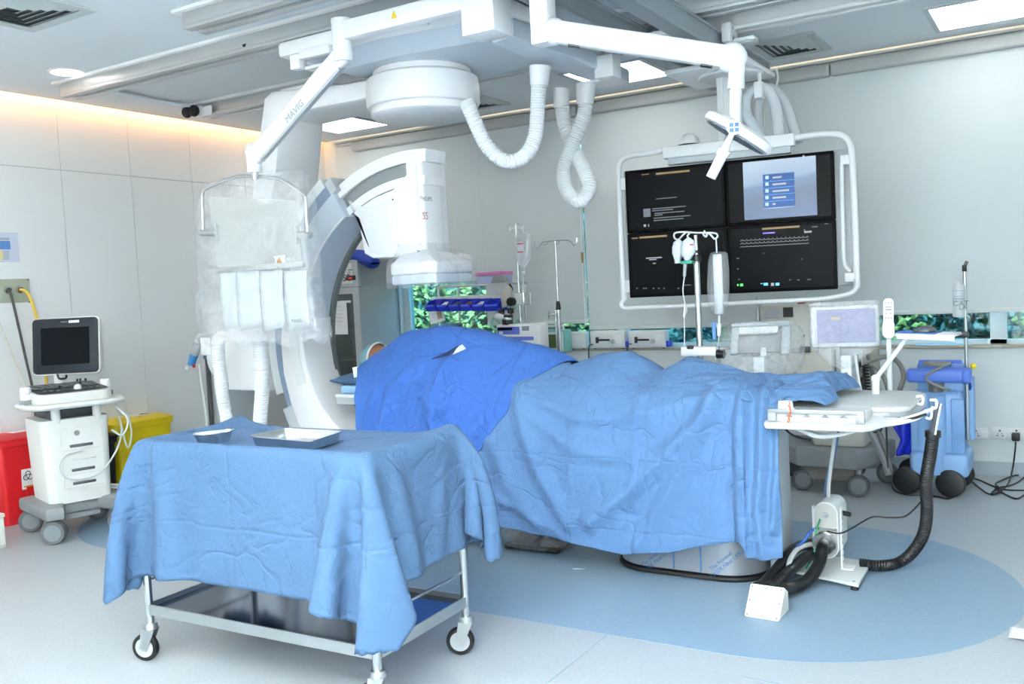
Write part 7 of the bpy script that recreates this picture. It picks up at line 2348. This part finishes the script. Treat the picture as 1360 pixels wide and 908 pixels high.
# ================================================================== WASTE BINS
def bin_(name, label, cx, cy, ang, wx, wy, h, m, taper=.88):
    t = thing(name, label, 'bin', (cx, cy, 0), ang)
    b = B()
    lo = rrect(-wx * taper / 2, wx * taper / 2, -wy * taper / 2, wy * taper / 2, .03, 3); hi = rrect(-wx / 2, wx / 2, -wy / 2, wy / 2, .03, 3)
    A = [b.bm.verts.new((x, y, 0)) for x, y in lo]; C = [b.bm.verts.new((x, y, h - .07)) for x, y in hi]
    n_ = len(lo)
    for k in range(n_): b.bm.faces.new((A[k], A[(k + 1) % n_], C[(k + 1) % n_], C[k]))
    b.bm.faces.new(A[::-1]); b.bm.faces.new(C)
    obj('bin_body', b, m, t)
    obj('rim', B().prism(rrect(-wx / 2 - .012, wx / 2 + .012, -wy / 2 - .012, wy / 2 + .012, .035, 3), 'z', h - .085, h - .05, bev=.006), m, t)
    ld = B()
    l0 = rrect(-wx / 2 - .02, wx / 2 + .02, -wy / 2 - .02, wy / 2 + .02, .04, 3); l1 = rrect(-wx / 2 + .04, wx / 2 - .04, -wy / 2 + .05, wy / 2 - .05, .04, 3)
    Q = [[ld.bm.verts.new((x, y, z)) for x, y in l] for l, z in ((l0, h - .05), (l0, h - .03), (l1, h))]
    for a, c in zip(Q, Q[1:]):
        for k in range(n_): ld.bm.faces.new((a[k], a[(k + 1) % n_], c[(k + 1) % n_], c[k]))
    ld.bm.faces.new(Q[0][::-1]); ld.bm.faces.new(Q[-1])
    obj('lid', ld, m, t)
    return t


ra = R(90)
rb_ = bin_('waste_bin', 'red biohazard waste bin with lid at the left edge behind the ultrasound machine', -6.315, 3.60, ra, .40, .24, .62, RED)
obj('lid_label', B().box((.05, .0, .6215), (.2, .09, .002)), PAPER, rb_)
obj('front_recess', B().prism([(-.03, .12), (.15, .12), (.16, .46), (-.03, .46)], 'y', -.118, -.112), RED, rb_)
stz = .30
sq = obj('hazard_sticker', B().box((-.015, -.117, stz), (.085, .006, .14), rot=rx(R(2.5))), PAPER, rb_)
hz = B()
for k in range(3):
    a = R(90 + 120 * k)
    c_ = (-.015 + .017 * math.cos(a), stz + .02 + .017 * math.sin(a))
    pts = [(c_[0] + .017 * math.cos(a + R(t_)), -.1225, c_[1] + .017 * math.sin(a + R(t_))) for t_ in range(-150, 151, 25)]
    pts = [(c_[0] + .017 * math.cos(a + PI + R(t_)), -.1225, c_[1] + .017 * math.sin(a + PI + R(t_))) for t_ in range(35, 326, 25)]
    hz.tube(pts, .0028, n=5, smooth=False)
hz.tube([(-.015 + .013 * math.cos(R(t_)), -.1225, stz + .02 + .013 * math.sin(R(t_))) for t_ in range(0, 360, 30)], .002, n=5, smooth=False, closed=True)
obj('biohazard_symbol', hz, BLACK, sq)
obj('orange_caption', B().bb(-.05, .02, -.1235, -.121, stz - .055, stz - .045), mat('orange_ink', '#d9962a', .6), sq)
obj('bin_pedal', B().box((.12, -.17, .05), (.14, .12, .02), bev=.006), RED, rb_)

yb = bin_('waste_bin', 'yellow clinical waste bin with lid between ultrasound machine and trolley', -6.30, 4.53, R(90), .50, .26, .60, YELLOW)
obj('lid_label', B().box((.06, .0, .602), (.2, .1, .002)), PAPER, yb)
obj('lid_mark', B().prism([(.03, -.03), (.13, -.03), (.10, .03), (.06, .02)], 'z', .6025, .604), DGREY, yb)
bin_('waste_bin', 'black waste bin squeezed between the ultrasound machine and the yellow bin', -6.28, 4.15, R(90), .22, .26, .53, BLACK)

# ================================================================== LEFT WALL: GAS OUTLET PLATE, NOTICE, HOSES
XW = XL + .014
GP = thing('gas_outlet_panel', 'olive medical gas outlet plate with two chrome sockets on the left wall', 'outlet', (XW, P(18, 385, X=XW).y, P(18, 385, X=XW).z))
g0, g1 = P(38, 370, X=XW), P(-16, 404, X=XW)
obj('plate', B().bb(XW, XW + .008, g1.y, g0.y, g1.z + .005, g0.z, bev=.002), mat('olive_grey_plate', '#aab2a0', .45), GP, world=True)
for x_, y_ in ((9.5, 385), (25, 384.5)):
    p_ = P(x_, y_, X=XW)
    sk_ = obj('socket', B().cyl((XW + .006, p_.y, p_.z), (XW + .022, p_.y, p_.z), .03, .026, n=22), CHROME, GP, world=True)
    obj('socket_core', B().cyl((XW + .02, p_.y, p_.z), (XW + .035, p_.y, p_.z), .016, n=16), DGREY, sk_, world=True)
for x_, y_ in ((36.5, 371.5), (38, 401)):
    p_ = P(x_, y_, X=XW)
    obj('screw', B().cyl((XW + .007, p_.y, p_.z), (XW + .011, p_.y, p_.z), .006, n=8), DGREY, GP, world=True)
yh = [P(26, 384.5, X=XW + .04), P(33, 386, X=XW + .06), P(40, 395, X=XW + .06), P(46, 412, X=XW + .06), P(50, 430, X=XW + .05), P(56, 470, X=XW + .05), P(62, 510, X=XW + .04), P(64, 560, X=XW + .04)]
tag(obj('gas_hose', B().tube(yh, .011, n=8), mat('yellow_hose', '#e0c04a', .5)), 'yellow gas hose curving from the wall outlet down behind the ultrasound monitor', 'hose')
bhp = [P(10, 386, X=XW + .04), P(15, 392, X=XW + .05), P(25, 435, X=XW + .05), P(35, 480, X=XW + .05), P(44, 520, X=XW + .05), P(48, 560, X=XW + .05)]
tag(obj('gas_hose', B().tube(bhp, .009, n=8), mat('braided_hose', '#4a4644', .5)), 'dark braided hose hanging from the wall outlet left of the monitor', 'hose')
tag(obj('thin_hose', B().tube([P(-6, 415, X=XW + .02), P(8, 450, X=XW + .02), P(22, 485, X=XW + .02), P(38, 525, X=XW + .02), P(42, 560, X=XW + .02)], .004, n=6), mat('cream_cord', '#d8d3bd', .6)), 'thin cream cord running down the left wall', 'cord')
NP = thing('wall_notice', 'laminated notice with blue and yellow print on the left wall', 'notice', P(8, 330, X=XW))
n0, n1 = P(23, 309, X=XW), P(-16, 350, X=XW)
obj('sheet', B().bb(XW, XW + .002, n1.y, n0.y, n1.z + .01, n0.z), mat('laminate_sheet', '#d3daea', .3), NP, world=True)
p0, p1 = P(13, 320, X=XW), P(-8, 331, X=XW)
obj('blue_block', B().bb(XW + .002, XW + .0028, p1.y, p0.y, p1.z, p0.z), mat('notice_blue', '#5f8fd0', .5), NP, world=True)
p0, p1 = P(3, 332, X=XW), P(-8, 345, X=XW)
obj('yellow_block', B().bb(XW + .002, XW + .0028, p1.y, p0.y, p1.z, p0.z), mat('notice_yellow', '#e0cf9a', .5), NP, world=True)
ln = B()
for k in range(7):
    p0, p1 = P(12, 333 + k * 1.8, X=XW), P(4, 333.6 + k * 1.8, X=XW)
    ln.bb(XW + .002, XW + .0027, p1.y, p0.y, p1.z, p0.z)
for k in range(2):
    p0, p1 = P(12, 316 + k * 1.8, X=XW), P(-6, 316.6 + k * 1.8, X=XW)
    ln.bb(XW + .002, XW + .0027, p1.y, p0.y, p1.z, p0.z)
obj('print_lines', ln, GREYP, NP, world=True)

# anaesthesia stand glimpsed behind the shield: pole, blue box, flow bottle, hose
AY = 4.9
AS = thing('oxygen_stand', 'grey stand with a blue box and an oxygen flow bottle left of the shield bag', 'stand', (P(273, 520, Y=AY).x, AY, 0))
p_ = P(273, 470, Y=AY)
obj('pole', B().bb(p_.x - .012, p_.x + .012, AY, AY + .03, 0, P(272, 455, Y=AY).z), DGREY, AS, world=True)
p2 = fb(275, 466, 300, 560, AY + .03)
obj('cabinet', B().bb(p2[0], p2[1], AY + .05, AY + .35, .05, P(280, 458, Y=AY).z, bev=.01), LGREY, AS, world=True)
p2 = fb(269, 458, 287, 477, AY - .05)
obj('blue_box', B().bb(p2[0], p2[1], AY - .05, AY + .04, p2[2], p2[3], bev=.008), mat('slate_blue_box', '#4a6590', .5), AS, world=True)
FBt = mat('blue_water', '#4a9ad8', .25, alpha=1)
obj('flow_bottle', B().cyl(P(254, 484, Y=AY - .05), P(258, 470, Y=AY - .05), .028, .034, n=16), FBt, AS, world=True)
obj('bottle_top', B().cyl(P(258, 470, Y=AY - .05), P(262, 456, Y=AY - .05), .036, .03, n=16), glassy('clear_bottle', '#d8e8f0', .08, .2, whit=.4), AS, world=True)
obj('red_cap', B().sphere(P(257.5, 486, Y=AY - .07), .014), RED, AS, world=True)
obj('clear_cup', B().sphere(P(249, 489, Y=AY - .06), .018), WHITE2, AS, world=True)
obj('elbow_pipe', B().tube([P(x, y, Y=AY - .04) for x, y in ((262, 458), (262, 450), (268, 445), (276, 446))], .018, n=10), WHITE2, AS, world=True)
obj('white_hose', B().tube([P(x, y, Y=AY - .06) for x, y in ((265, 483), (267, 505), (271, 530), (275, 560), (276, 600))], .010, n=8), WHITE2, AS, world=True)
obj('base', B().bb(p_.x - .2, p_.x + .25, AY - .15, AY + .35, 0, .05, bev=.02), GREYP, AS, world=True)

# white stool at the left edge: seat and legs, only one leg in view
sl_ = P(3, 727, Z=.0)
ST = thing('step_stool', 'chipped white metal step stool, one leg showing at the left edge', 'stool', (sl_.x - .18, sl_.y - .1, 0))
CW = mat('chipped_white_paint', '#dfe4da', .5, var=.12, vscale=30)
for dx, dy in ((0, 0), (-.36, 0), (0, -.26), (-.36, -.26)):
    lg = obj('leg', B().bb(sl_.x + dx - .016, sl_.x + dx + .016, sl_.y + dy - .016, sl_.y + dy + .016, .015, .19, bev=.003), CW, ST, world=True)
    obj('leg_cap', B().bb(sl_.x + dx - .018, sl_.x + dx + .018, sl_.y + dy - .018, sl_.y + dy + .018, 0, .02, bev=.004), mat('cap_grey', '#b9bdb0', .6), lg, world=True)
obj('tread', B().bb(sl_.x - .385, sl_.x + .022, sl_.y - .285, sl_.y + .022, .19, .215, bev=.004), CW, ST, world=True)

# ================================================================== GARDEN OUTSIDE THE WINDOW
tag(obj('lawn', B().bb(-40, 30, YB + .3, 60, -1.3, -1.16), mat('grass_green', '#3f6a34', .9, var=.3, vscale=4)), 'dark green lawn outside below the window', 'lawn', kind='stuff')
LEAFM = [mat('leaf_lime', '#a9b870', .6, var=.3, vscale=12), mat('leaf_green', '#5f8458', .6, var=.3, vscale=12), mat('leaf_blue_green', '#4a7478', .6, var=.3, vscale=12), mat('leaf_dark', '#2b5540', .65, var=.3, vscale=12)]


def shrub(label, cx, cy, rx_, rz_, mi, n, ls, zc=1.0, seed=0):
    rnd = random.Random(seed)
    t = thing('garden_shrub', label, 'shrub', (cx, cy, -1.15), group='shrubs outside the window')
    obj('stem', B().tube([(0, 0, 0), (.04, .03, .8), (-.03, 0, 1.6), (.02, .02, zc + 1.3)], lambda q: .05 * (1 - .7 * q), n=8), mat('bark', '#5a4a3a', .8), t)
    for part, mm, nn in (('foliage', LEAFM[mi], n), ('inner_foliage', LEAFM[3], n // 2)):
        V = []; F = []
        for k in range(nn):
            d_ = Vector((rnd.gauss(0, 1), rnd.gauss(0, 1), rnd.gauss(0, 1))).normalized()
            rr = (rnd.uniform(.62, 1.0) if part == 'foliage' else rnd.uniform(.3, .7)) * (1 + .18 * mnoise.noise(d_ * 2.3 + Vector((seed, 0, 0))))
            c = Vector((d_.x * rx_ * rr, d_.y * rx_ * .8 * rr, zc + 1.15 + d_.z * rz_ * rr))
            ax = Vector((rnd.gauss(0, 1), rnd.gauss(0, 1), rnd.gauss(-.3, .6))).normalized()
            bx = ax.cross(d_ + Vector((0, -.5, .6))).normalized()
            L, W_ = ls * rnd.uniform(.7, 1.3), ls * .42 * rnd.uniform(.8, 1.2)
            nz_ = ax.cross(bx) * (L * .12)
            b0 = len(V)
            V += [c - ax * L, c + bx * W_ - ax * L * .1 + nz_, c + ax * L, c - bx * W_ - ax * L * .1 + nz_]
            F += [(b0, b0 + 1, b0 + 2), (b0, b0 + 2, b0 + 3)]
        me = bpy.data.meshes.new(part)
        me.from_pydata([tuple(v) for v in V], [], F)
        me.materials.append(mm)
        o = bpy.data.objects.new(part, me)
        COL.objects.link(o)
        o.parent = t
        o['kind'] = 'stuff'


GY = 9.3
spots = [(P(566, 410, Y=GY).x, 0, 'lime-leaved shrub outside the left window beside the frame'),
         (P(628, 410, Y=GY).x, 0, 'bright shrub outside at the right side of the left window'), (P(745, 440, Y=GY).x, 0, 'lime shrub glimpsed below the narrow blind'),
         (P(815, 440, Y=GY).x, 1, 'green shrub outside behind the syringe pumps'), (P(895, 445, Y=GY).x, 2, 'blue-green shrub outside left of the table IV pole'),
         (P(980, 440, Y=GY).x, 1, 'green shrub outside behind the bagged screen'), (P(1090, 440, Y=GY).x, 1, 'green shrub outside behind the touch screen'),
         (P(1205, 435, Y=GY).x, 0, 'lime-leaved shrub outside behind the mouse shelf'),
         (P(1290, 435, Y=GY).x, 2, 'blue-green shrub outside behind the suction unit\'s pole'), (P(1368, 435, Y=GY).x, 0, 'lime shrub outside at the right edge of the picture')]
for i, (x_, mi, lb) in enumerate(spots):
    shrub(lb, x_, GY + .25 * (i % 2), .42 if i > 1 else .5, 1.0, mi, 800, .06, zc=.9 + .2 * (i % 2), seed=i + 1)
hd = thing('garden_hedge', 'tall dark hedge closing the view beyond the shrubs', 'hedge', (-3, 11.6, -1.1))
rnd = random.Random(99)
V = []; F = []
for k in range(9000):
    c = Vector((rnd.uniform(-17, 10), 11.2 + rnd.uniform(0, .5), rnd.uniform(-1.0, 3.2)))
    ax = Vector((rnd.gauss(0, 1), rnd.gauss(0, .4), rnd.gauss(0, 1))).normalized(); bx = ax.cross(Vector((0, -1, .4))).normalized()
    b0 = len(V)
    V += [c - ax * .13, c + bx * .06, c + ax * .13, c - bx * .06]
    F += [(b0, b0 + 1, b0 + 2), (b0, b0 + 2, b0 + 3)]
me = bpy.data.meshes.new('foliage'); me.from_pydata([tuple(v - Vector((-3, 11.6, -1.1))) for v in V], [], F); me.materials.append(LEAFM[2])
o = bpy.data.objects.new('foliage', me); COL.objects.link(o); o.parent = hd; o['kind'] = 'stuff'
obj('hedge_core', B().bb(-17, 10, 11.7, 12.3, -1.15, 3.1), LEAFM[3], hd, world=True, smooth=False)
